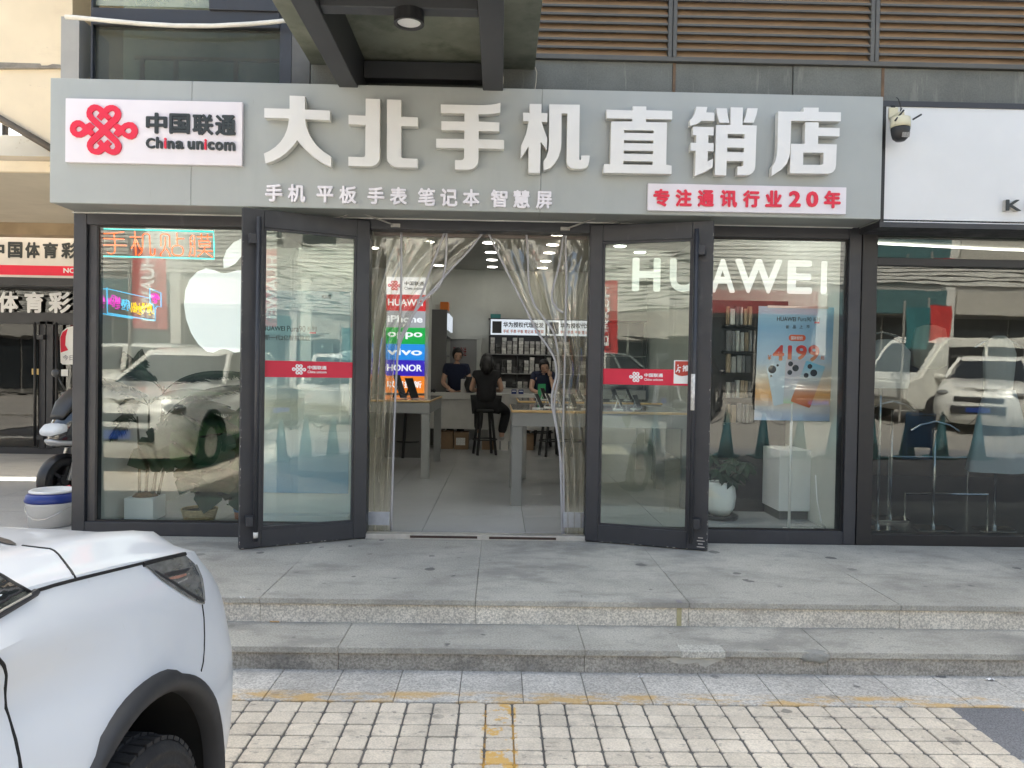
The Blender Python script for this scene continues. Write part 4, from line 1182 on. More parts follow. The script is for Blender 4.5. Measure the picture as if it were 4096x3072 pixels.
# things on the counter
dark_plastic = mat('dark_plastic', (0.02, 0.02, 0.022), 0.4, var=0.05)
p = W(1850, 1573, CY + 0.1)
mon = thing('monitor', 'white backed computer monitor standing on the counter between staff and customer', 'monitor', (p.x, CY + 0.12, zc1))
MB().box(W(1843, 1520, CY).x, W(1860, 1520, CY).x, CY + 0.05, CY + 0.3, zc1 + 0.001, zc1 + 0.23).build('panel', cnt_m, mon, bevel=0.005)
MB().box(W(1836, 1520, CY).x, W(1866, 1520, CY).x, CY + 0.1, CY + 0.25, zc1 + 0.0005, zc1 + 0.012).build('foot', cnt_m, mon)
bag = thing('black_handbag', 'slack black bag hung over the monitor on the counter', 'bag', (W(1885, 1540, CY).x, CY - 0.0, zc1))
bx0, bx1 = W(1862, 1540, CY).x, W(1903, 1540, CY).x
mb = MB()
for i in range(9):
    t = i / 8
    zz = zc1 + 0.01 + 0.26 * t
    ww = (0.5 + 0.5 * math.sin(t * 2.6 + 0.5)) * (bx1 - bx0) * 0.55
    for j in range(12):
        a = 2 * math.pi * j / 12
        mb.v.append(Vector(((bx0 + bx1) / 2 + ww * math.cos(a) * (1 + 0.1 * math.sin(3 * a + i)) - 0.02 * t, CY + 0.02 + 0.08 * math.sin(a), zz)))
for i in range(8):
    for j in range(12):
        mb.f.append((i * 12 + j, i * 12 + (j + 1) % 12, i * 12 + 12 + (j + 1) % 12, i * 12 + 12 + j))
mb.f += [tuple(range(11, -1, -1)), tuple(range(96, 108))]
mb.mi = [0] * len(mb.f)
mb.build('pouch', mat('black_leather', (0.01, 0.01, 0.011), 0.55, var=0.2, vs=20), bag, smooth=True)
MB().tube([(bx0 + 0.02, CY + 0.0, zc1 + 0.24), (bx0 + 0.0, CY, zc1 + 0.29), (bx0 - 0.03, CY + 0.05, zc1 + 0.25)], 0.012, 6).build('strap', MATS['black_leather'], bag, smooth=True)
blue_box = mat('blue_box', (0.01, 0.03, 0.16), 0.5, var=0.1)
for px, lab in ((2056, 'small dark blue box on the counter, nearer the customer'), (2084, 'small dark blue box on the counter, nearer the seated clerk')):
    a = W(px - 10, 1570, CY).x
    b = W(px + 10, 1570, CY).x
    t = thing('blue_box', lab, 'box', ((a + b) / 2, CY, zc1), group='blue boxes on the counter')
    MB().box(a, b, CY + 0.0, CY + 0.06, zc1 + 0.001, zc1 + 0.075).build('carton', blue_box, t, bevel=0.003)
    MB().box(a + 0.01, b - 0.01, CY - 0.001, CY - 0.0002, zc1 + 0.04, zc1 + 0.055).build('paper_label', white_ink, t)
for px in (1722, 1735):
    a = W(px, 1565, CY)
    tag(MB().ball((a.x, CY + 0.05, zc1 + 0.035), 0.034, 10, 7, (1, 1, 1)).build('speaker_ball', dark_plastic, smooth=True), 'small round black speaker on the counter beside the brand pillar', 'speaker', 'round speakers on the counter')

# tall grey cabinet beside the back door
cab_m = mat('cabinet_grey', (0.13, 0.13, 0.125), 0.5, var=0.05)
cb = thing('wall_cabinet', 'tall dark grey cabinet beside the back door with a light box on its side', 'cabinet', (W(1752, 1400, 7.4).x, 7.4, IZ))
ca, cbx = W(1718, 1400, 7.35).x, W(1786, 1400, 7.35).x
ct_z = W(1750, 1238, 7.35).z
MB().box(ca, cbx, 7.35, 7.39, IZ, ct_z).build('end_panel', cab_m, cb)
MB().box(ca - 0.1, ca, 7.36, 8.55, IZ, ct_z).build('back_panel', cab_m, cb)
for zz in (IZ + 0.1, W(1800, 1475, 8).z, W(1800, 1425, 8).z, W(1800, 1350, 8).z, ct_z - 0.02):
    MB().box(ca + 0.001, cbx, 7.391, 8.5, zz, zz + 0.02).build('shelf', mat('shelf_grey', (0.3, 0.3, 0.29), 0.5, var=0.03) if 'shelf_grey' not in MATS else MATS['shelf_grey'], cb)
lbx = lit('light_box_white', (0.82, 0.9, 1.0), 0.17)
zt0, zt1 = W(1800, 1325, 7.9).z, W(1800, 1262, 7.9).z
for y0, y1 in ((7.40, 7.9), (7.95, 8.45)):
    MB().box(cbx + 0.001, cbx + 0.03, y0, y1, zt0, zt1).build('light_box', lbx, cb)
# carton and orange box on top of it
orange_m = mat('orange_box', (0.75, 0.2, 0.03), 0.6, var=0.05)
tag(MB().box(W(1762, 1225, 7.5).x, W(1795, 1225, 7.5).x, 7.42, 7.7, ct_z + 0.001, ct_z + 0.14).build('orange_box', orange_m, bevel=0.004), 'orange box on top of the tall grey cabinet', 'box')
tag(MB().box(W(1742, 1225, 7.5).x, W(1761, 1225, 7.5).x, 7.45, 7.75, ct_z + 0.001, ct_z + 0.10).build('white_box', cnt_m, bevel=0.004), 'white box beside the orange box on the cabinet', 'box')
# back door
bd = thing('back_door', 'grey back door with red characters behind the counter', 'door', (W(1857, 1500, BYW).x, BYW, IZ))
da, db_, dz = W(1800, 1500, BYW).x, W(1905, 1500, BYW).x, W(1860, 1358, BYW).z
MB().box(da, db_, BYW - 0.03, BYW - 0.002, IZ, dz).build('door_panel', mat('door_grey', (0.26, 0.26, 0.25), 0.5, var=0.04), bd)
MB().box(da - 0.1, db_ + 0.09, BYW - 0.05, BYW - 0.002, dz + 0.002, dz + 0.09).build('door_frame', wall_in, bd)
MB().box(db_ + 0.002, db_ + 0.09, BYW - 0.05, BYW - 0.002, IZ, dz).build('door_frame', wall_in, bd)
text('闲人免进', front(BYW - 0.03), pbox(1812, 1388, 1866, 1424, BYW - 0.03), mat('dull_red', (0.22, 0.02, 0.02), 0.7, var=0), bd, 0.002, 0.0005, 0.02, 'lettering')

# shelf wall with light boxes
SY = 8.25
sw_ = thing('shelf_unit', 'dark wall shelf full of wrapped phone boxes under bright light boxes', 'shelf unit', (0.9, SY, IZ))
dark_shelf = mat('dark_shelf', (0.018, 0.018, 0.02), 0.4, var=0.05)
xa, xb = W(1958, 1300, SY).x, 2.7
z1s, z2s, z3s = W(2050, 1416, SY).z, W(2050, 1493, SY).z, W(2050, 1552, SY).z
ztop, zlb = W(2050, 1281, SY).z, W(2050, 1340, SY).z
MB().box(xa, xb, SY + 0.3, SY + 0.33, IZ, ztop + 0.03).build('back_panel', dark_shelf, sw_)
for zz in (z1s, z2s, z3s):
    MB().box(xa, xb, SY + 0.0, SY + 0.299, zz - 0.016, zz).build('shelf', MATS['shelf_grey'], sw_)
MB().box(xa - 0.02, xb, SY - 0.0, SY + 0.299, ztop + 0.012, ztop + 0.03).build('shelf', dark_shelf, sw_)
MB().box(xa - 0.0, xb, SY + 0.0, SY + 0.3, IZ, z3s - 0.017).build('base_cabinet', cnt_m, sw_)
bays = [xa, W(2071, 1400, SY).x, W(2183, 1400, SY).x, W(2300, 1400, SY).x, xb]
for x in bays:
    MB().box(x - 0.008, x + 0.008, SY + 0.001, SY + 0.298, z3s + 0.001, zlb - 0.02).build('upright', dark_shelf, sw_)
xl = [(W(1963, 1300, SY).x, W(2181, 1300, SY).x), (W(2190, 1300, SY).x, W(2410, 1300, SY).x)]
for a, b in xl:
    MB().box(a, b, SY - 0.06, SY + 0.02, zlb, ztop + 0.01).build('light_box', lbx, sw_)
    L_ = b - a
    fr = front(SY - 0.06)
    H_ = ztop - zlb
    MB().box(a + L_ * .03, a + L_ * .2, SY - 0.063, SY - 0.061, zlb + H_ * .1, zlb + H_ * .9).build('phone_print', dark_plastic, sw_)
    text('华为授权代理批发', fr, (a + L_ * .23, a + L_ * .97, zlb + H_ * .5, zlb + H_ * .87), black_ink, sw_, 0.002, 0.001, 0.03, 'lettering')
    text('手机 手表 平板 笔记本 智慧屏', fr, (a + L_ * .23, a + L_ * .97, zlb + H_ * .12, zlb + H_ * .36), mat('orange_ink', (0.6, 0.1, 0.02), 0.6, var=0) if 'orange_ink' not in MATS else MATS['orange_ink'], sw_, 0.002, 0.001, 0.02, 'lettering')
# wrapped boxes on the shelves
film = mat('silver_wrap', (0.48, 0.47, 0.44), 0.22, 0.15, var=0.25, vs=30, bump=0.4, bs=60, rand=0.3)
film_d = mat('dark_wrap', (0.05, 0.05, 0.05), 0.15, 0.1, var=0.3, vs=30, bump=0.5, bs=60, rand=0.4)
bm_l = MB().box(-0.041, 0.041, 0, 0.16, 0, 0.058).build('phone_box', film, bevel=0.003)
bm_d = MB().box(-0.041, 0.041, 0, 0.16, 0, 0.058).build('phone_box', film_d, bevel=0.003)
for o in (bm_l, bm_d):
    tag(o, None, 'box')
    o['group'] = 'wrapped phone boxes on the wall shelf'
bm_l['label'] = 'small silvery shrink-wrapped box stacked on the wall shelf'
bm_d['label'] = 'small dark shrink-wrapped box stacked on the wall shelf'
used = {}
def put_box(src, x, y, z, row):
    o = src if src.name not in used else src.copy()
    if src.name in used:
        col.objects.link(o)
    used[src.name] = 1
    o.location = (x, y, z)
    o['label'] = ('small dark shrink-wrapped box' if src is bm_d else 'small silvery shrink-wrapped box') + ' stacked on the %s shelf of the wall unit' % row
cols1 = [(1970, 5, 0), (1993, 3, 1), (2016, 5, 0), (2038, 4, 0), (2060, 5, 0), (2084, 5, 0), (2107, 4, 0), (2129, 4, 0), (2152, 4, 0), (2173, 5, 0), (2200, 5, 0), (2240, 4, 0), (2270, 4, 0), (2330, 5, 1), (2350, 4, 0)]
cols2 = [(1993, 3, 1), (2016, 4, 1), (2038, 4, 0), (2060, 2, 1), (2084, 4, 1), (2107, 4, 0), (2129, 5, 0), (2152, 3, 0), (2173, 2, 0), (2197, 5, 0), (2220, 4, 0), (2335, 4, 0)]
cols3 = [(2060, 2, 1), (2082, 2, 0), (2104, 2, 0), (2016, 2, 0), (2330, 2, 0)]
for cols, zz, row in ((cols1, z1s, 'top'), (cols2, z2s, 'middle'), (cols3, z3s, 'bottom')):
    for px, n, dk in cols:
        x = W(px, 1400, SY).x
        for i in range(n):
            put_box(bm_d if dk else bm_l, x + rnd.uniform(-1, 1) * 0.003, SY + 0.03 + rnd.uniform(0, 0.02), zz + 0.001 + i * 0.0605, row)
tag(MB().box(W(1962, 1270, SY).x, W(2003, 1270, SY).x, SY + 0.02, SY + 0.25, ztop + 0.031, ztop + 0.11).build('teal_box', mat('teal_box', (0.03, 0.16, 0.15), 0.6, var=0.2), bevel=0.004), 'teal box lying on top of the wall shelf', 'box')
tag(MB().box(W(1962, 1250, SY).x, W(2000, 1250, SY).x, SY + 0.03, SY + 0.24, ztop + 0.111, ztop + 0.17).build('white_box', cnt_m, bevel=0.004), 'white box on the teal box above the wall shelf', 'box')

# ------------------------------------------------------------------ brand pillar: stacked light panels
BPY = 5.35
bp_ = thing('brand_pillar', 'pillar of stacked coloured brand light boxes beside the doorway', 'light box', (W(1620, 1400, BPY).x, BPY, IZ))
pa, pb = W(1543, 1400, BPY).x, W(1698, 1400, BPY).x
ylist = [1108, 1178, 1243, 1310, 1376, 1440, 1504, 1572]
pz = [W(1620, y, BPY).z for y in ylist]
cl = [(0.9, 0.92, 0.95), (0.6, 0.012, 0.02), (0.36, 0.38, 0.42), (0.0, 0.42, 0.07), (0.01, 0.28, 0.85), (0.03, 0.01, 0.5), (0.9, 0.25, 0.02)]
wl_ = lit('light_text', (0.9, 0.95, 1.0), 0.2)
kt = lit('dim_red_print', (0.45, 0.02, 0.03), 0.3)
frb = front(BPY)
nm = ['', 'HUAWEI', 'iPhone', 'oppo', 'vivo', 'HONOR', '以旧换新']
for i in range(7):
    m_ = lit('brand_panel_%d' % i, cl[i], 0.19)
    MB().box(pa, pb, BPY, BPY + 0.06, pz[i + 1] + 0.0015, pz[i] - 0.0015).build('light_panel', m_, bp_)
    h = pz[i] - pz[i + 1]
    if nm[i]:
        text(nm[i], frb, (pa + (pb - pa) * .04, pb - (pb - pa) * .06, pz[i + 1] + h * .3, pz[i] - h * .28), wl_, bp_, 0.004, 0.001, 0.025, 'lettering')
h = pz[0] - pz[1]
ks = h * 0.75
shape(KNOT_U, frb, lambda x, y: (pa + (pb - pa) * .2 + x * ks, (pz[0] + pz[1]) / 2 + y * ks), kt, bp_, 0.004, 0.001, 'emblem')
text('中国联通', frb, (pa + (pb - pa) * .46, pb - (pb - pa) * .04, pz[1] + h * .52, pz[1] + h * .76), black_ink, bp_, 0.003, 0.001, 0.02)
text('China unicom', frb, (pa + (pb - pa) * .46, pb - (pb - pa) * .04, pz[1] + h * .28, pz[1] + h * .44), black_ink, bp_, 0.003, 0.001, 0.02)
MB().box(pa - 0.02, pb + 0.055, BPY + 0.062, BPY + 0.5, IZ, CZ - 0.001).build('column', wall_in, bp_)
MB().box(pa, pb, BPY + 0.0, BPY + 0.06, IZ, pz[7] - 0.002).build('plinth', cab_m, bp_)

# ------------------------------------------------------------------ phones on stands and leaflets on the tables
ph_dark = mat('phone_black', (0.015, 0.015, 0.017), 0.12, var=0)
ph_edge = mat('phone_metal', (0.6, 0.6, 0.6), 0.25, 0.8, var=0)
def phone(label):
    t = thing('display_phone', label, 'phone', (0, 0, 0), group='phones on display stands')
    c, s = math.cos(R(62)), math.sin(R(62))
    MB().obox((0, 0.03, 0.075), (0.036, 0, 0), (0, c * 0.076, s * 0.076), (0, -s * 0.004, c * 0.004)).build('case', ph_edge, t, bevel=0.002, world=False)
    MB().obox((0, 0.03 - 0.0046 * s, 0.075 + 0.0046 * c), (0.034, 0, 0), (0, c * 0.074, s * 0.074), (0, -s * 0.0003, c * 0.0003)).build('screen', ph_dark, t, world=False)
    MB().box(-0.03, 0.03, 0.0, 0.09, 0.0, 0.008).build('stand_base', white_vinyl, t, world=False)
    MB().bar((0, 0.08, 0.008), (0, 0.055, 0.08), 0.02, 0.006).build('stand_prop', ph_edge, t, world=False)
    return t
pz0 = IZ + RT[4] + 0.006
pz2 = IZ + RT2[4] + 0.006
pz3 = IZ + LT[4] + 0.006
p0 = phone('x')
places, labs = [], []
for i, (fx, fy) in enumerate(((0.30, 0.25), (0.42, 0.55), (0.52, 0.3), (0.66, 0.6), (0.78, 0.25), (0.9, 0.55), (1.1, 0.3), (1.3, 0.5))):
    places.append(((RT[0] + fx, RT[2] + fy, pz0), 0.9 + rnd.uniform(-.3, .3)))
    labs.append('slim phone tilted on a white stand on the display table nearest the doorway')
for i in range(6):
    places.append(((RT2[0] + 0.35 + i * 0.22, RT2[2] + 0.4 + 0.2 * (i % 2), pz2), 0.8 + rnd.uniform(-.3, .3)))
    labs.append('slim phone tilted on a white stand on the display table behind the doorway table')
copies(p0, places, labs)
def tablet(label, x, y, z, rz, w_=0.12, h_=0.17):
    t = thing('display_tablet', label, 'tablet', (x, y, z), rz)
    c, s = math.cos(R(70)), math.sin(R(70))
    MB().obox((0, 0.0, h_ / 2 * s + 0.006), (w_ / 2, 0, 0), (0, c * h_ / 2, s * h_ / 2), (0, -s * 0.005, c * 0.005)).build('case', ph_dark, t, bevel=0.002, world=False)
    MB().bar((0, 0.09, 0.004), (0, 0.02, h_ * 0.6), 0.05, 0.005).build('stand_prop', ph_dark, t, world=False)
tablet('black tablet standing at the edge of the table under the brand pillar', LT[1] - 0.28, LT[2] + 0.5, pz3, 1.2, 0.2, 0.26)
tablet('smaller black tablet leaning on the table under the brand pillar', LT[1] - 0.42, LT[2] + 0.45, pz3, 1.3, 0.2, 0.3)
paper = mat('leaflet_paper', (0.55, 0.56, 0.55), 0.6, var=0.2, vs=25)
for i, (fx, fy, a) in enumerate(((0.1, 0.35, .2), (0.22, 0.7, .5), (0.35, 0.25, -.3))):
    c = Vector((LT[1] - fx - 0.05, LT[2] + fy, pz3 + 0.002 + i * 0.0035))
    tag(MB().obox(c, (0.1 * math.cos(a), 0.1 * math.sin(a), 0), (-0.07 * math.sin(a), 0.07 * math.cos(a), 0), (0, 0, 0.0015)).build('leaflet', paper), ('leaflet at the corner of the table under the brand pillar', 'leaflet at the back of the table under the brand pillar', 'leaflet in front of the tablets under the brand pillar')[i], 'leaflet', 'leaflets on the table')
green_m = mat('green_card', (0.01, 0.22, 0.08), 0.5, var=0.05)
gx = W(2172, 1560, RT2[2] + 0.5)
tag(MB().box(gx.x - 0.05, gx.x + 0.05, RT2[2] + 0.8, RT2[2] + 0.82, pz2, pz2 + 0.19).build('green_card', green_m, bevel=0.002), 'upright green card among the phones on the second display table', 'card')

# ------------------------------------------------------------------ clear strip curtains in the doorway
pvc = glass('clear_pvc', (0.95, 0.93, 0.85), 0.13, wav=1.0, wscale=(5, 4, 1.6), wdist=0.035, rough=0.015, haze=0.13, hcol=(0.8, 0.76, 0.62))
pvc_band = mat('pvc_piping', (0.40, 0.40, 0.43), 0.35, var=0.08)
steel_plate = mat('weight_plate', (0.42, 0.44, 0.48), 0.4, 0.2, var=0.12, vs=12)
rail_m = mat('curtain_rail', (0.2, 0.17, 0.15), 0.45, 0.3, var=0.1)
def interp(tab, y):
    for (a, b), (c, d) in zip(tab, tab[1:]):
        if y <= c:
            return b + (d - b) * max(0, (y - a) / (c - a))
    return tab[-1][1]
CYY = 0.19
def curtain(label, lt_, rt_, y0, y1, seed, lines, edge_right):
    t = thing('strip_curtain', label, 'curtain', (W((interp(lt_, y1) + interp(rt_, y1)) / 2, y1, CYY).x, CYY, IZ), group='clear strip curtains')
    r_ = random.Random(seed)
    ph = [r_.uniform(0, 6.28) for _ in range(6)]
    def sheet(u0, u1, off):
        def fn(u, v):
            py = y0 + (y1 - y0) * v
            uu = u0 + (u1 - u0) * u
            xl_, xr_ = interp(lt_, py), interp(rt_, py)
            px = xl_ + (xr_ - xl_) * uu
            p = W(px, py, CYY)
            g = min(1.0, max(0.0, (v - 0.03) * 4))
            sq = 1.0 - abs(xr_ - xl_) / 470.0
            amp = (0.03 + 0.05 * max(0, sq)) * g
            q = uu * (2.6 + 1.4 * sq)
            yy = CYY + off + amp * (math.sin(q * 6.28 + ph[0] + 1.3 * math.sin(v * 5 + ph[1])) + 0.5 * math.sin(q * 13 + ph[2] + v * 7) + 0.12 * math.sin(q * 29 + v * 15 + ph[3]))
            yy += 0.012 * g * math.sin(v * 21 + uu * 9 + ph[4])
            return (p.x, yy, p.z)
        return fn
    n = 3
    for i in range(n):
        a, b = i / n, (i + 1) / n + (0.02 if i < n - 1 else 0)
        MB().grid(sheet(a, b, 0.006 * (i % 2)), 26, 70).build('strip', pvc, t, smooth=True, recalc=False)
    for ln in lines:
        pts = []
        for k in range(len(ln) - 1):
            for j in range(5):
                s = j / 5
                pts.append(W(ln[k][0] * (1 - s) + ln[k + 1][0] * s, ln[k][1] * (1 - s) + ln[k + 1][1] * s, CYY - 0.035))
        pts.append(W(*ln[-1], CYY - 0.035))
        for _ in range(3):
            pts = [pts[0]] + [(pts[i - 1] + pts[i] * 2 + pts[i + 1]) / 4 for i in range(1, len(pts) - 1)] + [pts[-1]]
        mb = MB()
        nr = [(0.0115, 0.004)]
        tb = MB().tube(pts, 0.0085, 8)
        mb.add([Vector((p.x, CYY - 0.035 + (p.y - CYY + 0.035) * 0.45, p.z)) for p in tb.v], tb.f)
        mb.build('piping', pvc_band, t, smooth=True)
    return t
LL = [(915, 1482), (1400, 1478), (2140, 1466)]
LRt = [(915, 1942), (1000, 1880), (1080, 1800), (1150, 1740), (1200, 1695), (1260, 1650), (1320, 1615), (1380, 1590), (1500, 1580), (1700, 1573), (1900, 1568), (2140, 1562)]
RLt = [(915, 1946), (1010, 1990), (1130, 2050), (1240, 2105), (1330, 2150), (1390, 2195), (1440, 2222), (1500, 2228), (1560, 2210), (1610, 2205), (1690, 2222), (1800, 2240), (1950, 2245), (2150, 2250)]
RR = [(915, 2366), (1500, 2356), (2150, 2345)]
c1_ = curtain('clear plastic strip curtain gathered aside below the brand pillar', LL, LRt, 922, 2125, 3,
              [[(1605, 918), (1606, 1100), (1600, 1300), (1590, 1420), (1580, 1600), (1572, 1850), (1564, 2120)],
               [(x, y) for y, x in LRt[:8]],
               [(1786, 920), (1786, 1010), (1780, 1080), (1762, 1140), (1722, 1180), (1668, 1202)],
               [(1780, 925), (1755, 990), (1725, 1070), (1690, 1170), (1640, 1290), (1600, 1370), (1590, 1420)]], True)
c2_ = curtain('clear plastic strip curtain gathered aside by the push-notice door', RLt, RR, 925, 2140, 8,
              [[(x, y) for y, x in RLt],
               [(2105, 925), (2112, 1010), (2113, 1130), (2130, 1210), (2172, 1270), (2212, 1320), (2224, 1360), (2233, 1430), (2238, 1500), (2220, 1580), (2216, 1640), (2232, 1740), (2250, 1900)],
               [(2262, 925), (2266, 1100), (2262, 1300), (2258, 1500), (2252, 1700), (2255, 1900), (2256, 2140)],
               [(2255, 930), (2238, 1060), (2206, 1170), (2208, 1205), (2226, 1235), (2254, 1252)]], False)
for t, (a, b, y0_, y1_) in ((c1_, (1470, 1560, 2046, 2098)), (c2_, (2252, 2345, 2048, 2108))):
    bxx = pbox(a, y0_, b, y1_, CYY - 0.05)
    MB().box(bxx[0], bxx[1], CYY - 0.07, CYY - 0.06, bxx[2], bxx[3]).build('weight_plate', steel_plate, t, bevel=0.002)
    xa_, xb_ = (-0.99, -0.14) if t is c1_ else (-0.135, 0.665)
    MB().box(xa_, xb_, CYY - 0.03, CYY + 0.01, 2.522, 2.546).build('rail', rail_m, t, bevel=0.002)
# ------------------------------------------------------------------ things shown in the windows
def ramp_mat(name, stops, axis, lo, hi, rough=0.4):
    """printed colour gradient on a poster, between two positions of the place"""
    m = bpy.data.materials.new(name)
    m.use_nodes = True
    nt = m.node_tree
    b = nt.nodes['Principled BSDF']
    g = _n(nt, 'ShaderNodeNewGeometry')
    s = _n(nt, 'ShaderNodeSeparateXYZ')
    nt.links.new(g.outputs['Position'], s.inputs[0])
    mr = _n(nt, 'ShaderNodeMapRange')
    nt.links.new(s.outputs['XYZ'.index(axis)], mr.inputs[0])
    mr.inputs[1].default_value, mr.inputs[2].default_value = lo, hi
    nz = _noise(nt, _pos(nt, (0.5, 1, 6)), 3.0, 4)
    f = _math(nt, 'ADD', mr.outputs[0], _math(nt, 'MULTIPLY_ADD', nz, 0.12, -0.06))
    r = _n(nt, 'ShaderNodeValToRGB')
    e = r.color_ramp.elements
    while len(e) < len(stops):
        e.new(0.5)
    for i, (p, c) in enumerate(stops):
        e[i].position = p
        e[i].color = (*c, 1)
    nt.links.new(f, r.inputs[0])
    nt.links.new(r.outputs[0], b.inputs['Base Color'])
    b.inputs['Roughness'].default_value = rough
    MATS[name] = m
    return m
# price poster on a pole stand in the right window
Y1 = 0.42
c = [W(3036, 1224, Y1), W(3337, 1230, Y1), W(3317, 1686, Y1), W(3017, 1680, Y1)]
pst = thing('poster_stand', 'price poster with three phones on a pole stand in the window', 'poster', (W(3155, 2100, Y1).x, Y1, IZ))
u = (c[1] - c[0]).normalized()
v = (c[0] - c[3]).normalized()
pw, phh = (c[1] - c[0]).length, (c[0] - c[3]).length
PF = Frame((c[3].x, Y1, c[3].z), (u.x, 0, u.z), (v.x, 0, v.z))
sky_print = ramp_mat('poster_print', [(0, (0.42, 0.52, 0.72)), (0.12, (0.66, 0.62, 0.6)), (0.22, (0.85, 0.42, 0.14)), (0.36, (0.8, 0.66, 0.5)), (0.55, (0.5, 0.62, 0.74)), (0.8, (0.26, 0.46, 0.68)), (1.0, (0.38, 0.6, 0.76))], 'Z', c[3].z, c[0].z)
def quad(fr, a0, a1, b0, b1, d0, d1):
    return MB().add([fr.p(a0, b0, d0), fr.p(a1, b0, d0), fr.p(a1, b1, d0), fr.p(a0, b1, d0), fr.p(a0, b0, d1), fr.p(a1, b0, d1), fr.p(a1, b1, d1), fr.p(a0, b1, d1)],
                    [(0, 3, 2, 1), (4, 5, 6, 7), (0, 1, 5, 4), (1, 2, 6, 5), (2, 3, 7, 6), (3, 0, 4, 7)])
quad(PF, 0, pw, 0, phh, -0.008, 0).build('board', sky_print, pst)
KS = 500 / 1595
def ptr(x, y):
    p = W(2900 + x * KS, 1200 + y * KS, Y1) - PF.o
    return (p.dot(PF.u), p.dot(PF.v))
def pfit(x0, y0, x1, y1):
    a, b = ptr(x0, y1), ptr(x1, y0)
    return (a[0], b[0], a[1], b[1])
text('HUAWEI', PF, pfit(638, 226, 882, 272), black_ink, pst, 0.001, 0.0005, 0.02)
text('Pura90', PF, pfit(906, 232, 1078, 278), black_ink, pst, 0.001, 0.0005, 0.0)
text('系列', PF, pfit(1098, 238, 1186, 282), black_ink, pst, 0.001, 0.0005, 0.0)
bx_ = pfit(1118, 290, 1182, 312)
quad(PF, bx_[0], bx_[1], bx_[2], bx_[3], 0.0002, 0.0012).build('print_block', red_ink, pst)
for ch, xx in zip('新品上市', (755, 842, 928, 1016)):
    text(ch, PF, pfit(xx, 328, xx + 42, 372), black_ink, pst, 0.001, 0.0005, 0.015)
og = ramp_mat('orange_red_print', [(0, (0.85, 0.35, 0.12)), (1, (0.62, 0.02, 0.02))], 'Z', W(3080, 1445, Y1).z, W(3080, 1400, Y1).z)
bx_ = pfit(792, 456, 1010, 528)
shape([rrect(*bx_, (bx_[3] - bx_[2]) * .48)], PF, lambda x, y: (x, y), mat('pill_red', (0.7, 0.09, 0.03), 0.4, var=0.1), pst, 0.001, 0.0002, 'print_block')
text('国补好价', PF, pfit(822, 474, 974, 514), white_ink, pst, 0.001, 0.0016, 0.015)
text('¥', PF, pfit(528, 704, 578, 768), og, pst, 0.001, 0.0005, 0.02)
for ch, a, t, b, bt in (('4', 590, 582, 742, 775), ('1', 782, 588, 838, 772), ('9', 885, 588, 1030, 772), ('9', 1042, 590, 1190, 795)):
    text(ch, PF, pfit(a, t, b, bt), og, pst, 0.001, 0.0005, 0.035)
text('起', PF, pfit(1204, 730, 1252, 776), og, pst, 0.001, 0.0005, 0.02)
def printed_phone(corners, m, cams, d):
    q = [ptr(x, y) for x, y in corners]
    # rounded corners by smoothing near each corner
    ring = []
    for i in range(4):
        a, b, c_ = Vector((*q[i - 1], 0)), Vector((*q[i], 0)), Vector((*q[(i + 1) % 4], 0))
        r = 0.012
        ba, bc = (a - b).normalized() * r, (c_ - b).normalized() * r
        for s in range(5):
            t = s / 4
            p = (b + ba) * (1 - t) ** 2 + b * 2 * t * (1 - t) + (b + bc) * t ** 2
            ring.append((p.x, p.y))
    shape([ring], PF, lambda x, y: (x, y), m, pst, 0.001, d, 'phone_print')
    mb = MB()
    for x, y, r in cams:
        a, b = ptr(x, y)
        rr = r * KS * (Y1 - CAMLOC.y) / FPX
        vv, ff = outline([[(a + rr * math.cos(R(20 * k)), b + rr * math.sin(R(20 * k))) for k in range(18)]], 1.0)
        mb.add([PF.p(p_.x, p_.y, d + 0.0015 + p_.z * 0.0008) for p_ in vv], ff)
    mb.build('lens_print', black_ink, pst)
zA, zB = W(3080, 1640, Y1).z, W(3080, 1450, Y1).z
printed_phone([(512, 840), (755, 778), (745, 1330), (615, 1358)], mat('print_pale', (0.62, 0.7, 0.76), 0.4, var=0.04), [(588, 888, 52), (657, 838, 16), (576, 974, 15)], 0.0012)
printed_phone([(765, 765), (1015, 785), (860, 1330), (735, 1325)], ramp_mat('print_lilac', [(0, (0.45, 0.8, 0.3)), (0.3, (0.6, 0.6, 0.62)), (1, (0.62, 0.55, 0.6))], 'Z', zA, zB), [(820, 822, 32), (885, 878, 42), (812, 932, 32)], 0.003)
printed_phone([(1020, 785), (1262, 868), (1075, 1392), (828, 1300)], ramp_mat('print_sunset', [(0, (0.62, 0.05, 0.02)), (0.35, (0.72, 0.25, 0.1)), (0.6, (0.66, 0.6, 0.55)), (1, (0.2, 0.55, 0.75))], 'Z', zA - 0.03, zB), [(1066, 860, 31), (1116, 944, 45), (1020, 973, 32)], 0.0048)
quad(PF, 0.07, pw - 0.05, phh - 0.012, phh + 0.006, 0.0002, 0.006).build('clip_bar', silver, pst)
pb_ = W(3157, 2108, Y1)
MB().tube([(pb_.x, Y1 + 0.008, IZ + 0.02), (pb_.x, Y1 + 0.008, c[3].z + 0.3)], 0.011, 10).build('pole', mat('white_pole', (0.75, 0.75, 0.72), 0.4, var=0.03), pst, smooth=True)
MB().box(pb_.x - 0.02, pb_.x + 0.24, Y1 - 0.1, Y1 + 0.1, IZ + 0.0005, IZ + 0.014).build('base_plate', MATS['white_pole'], pst, bevel=0.004)
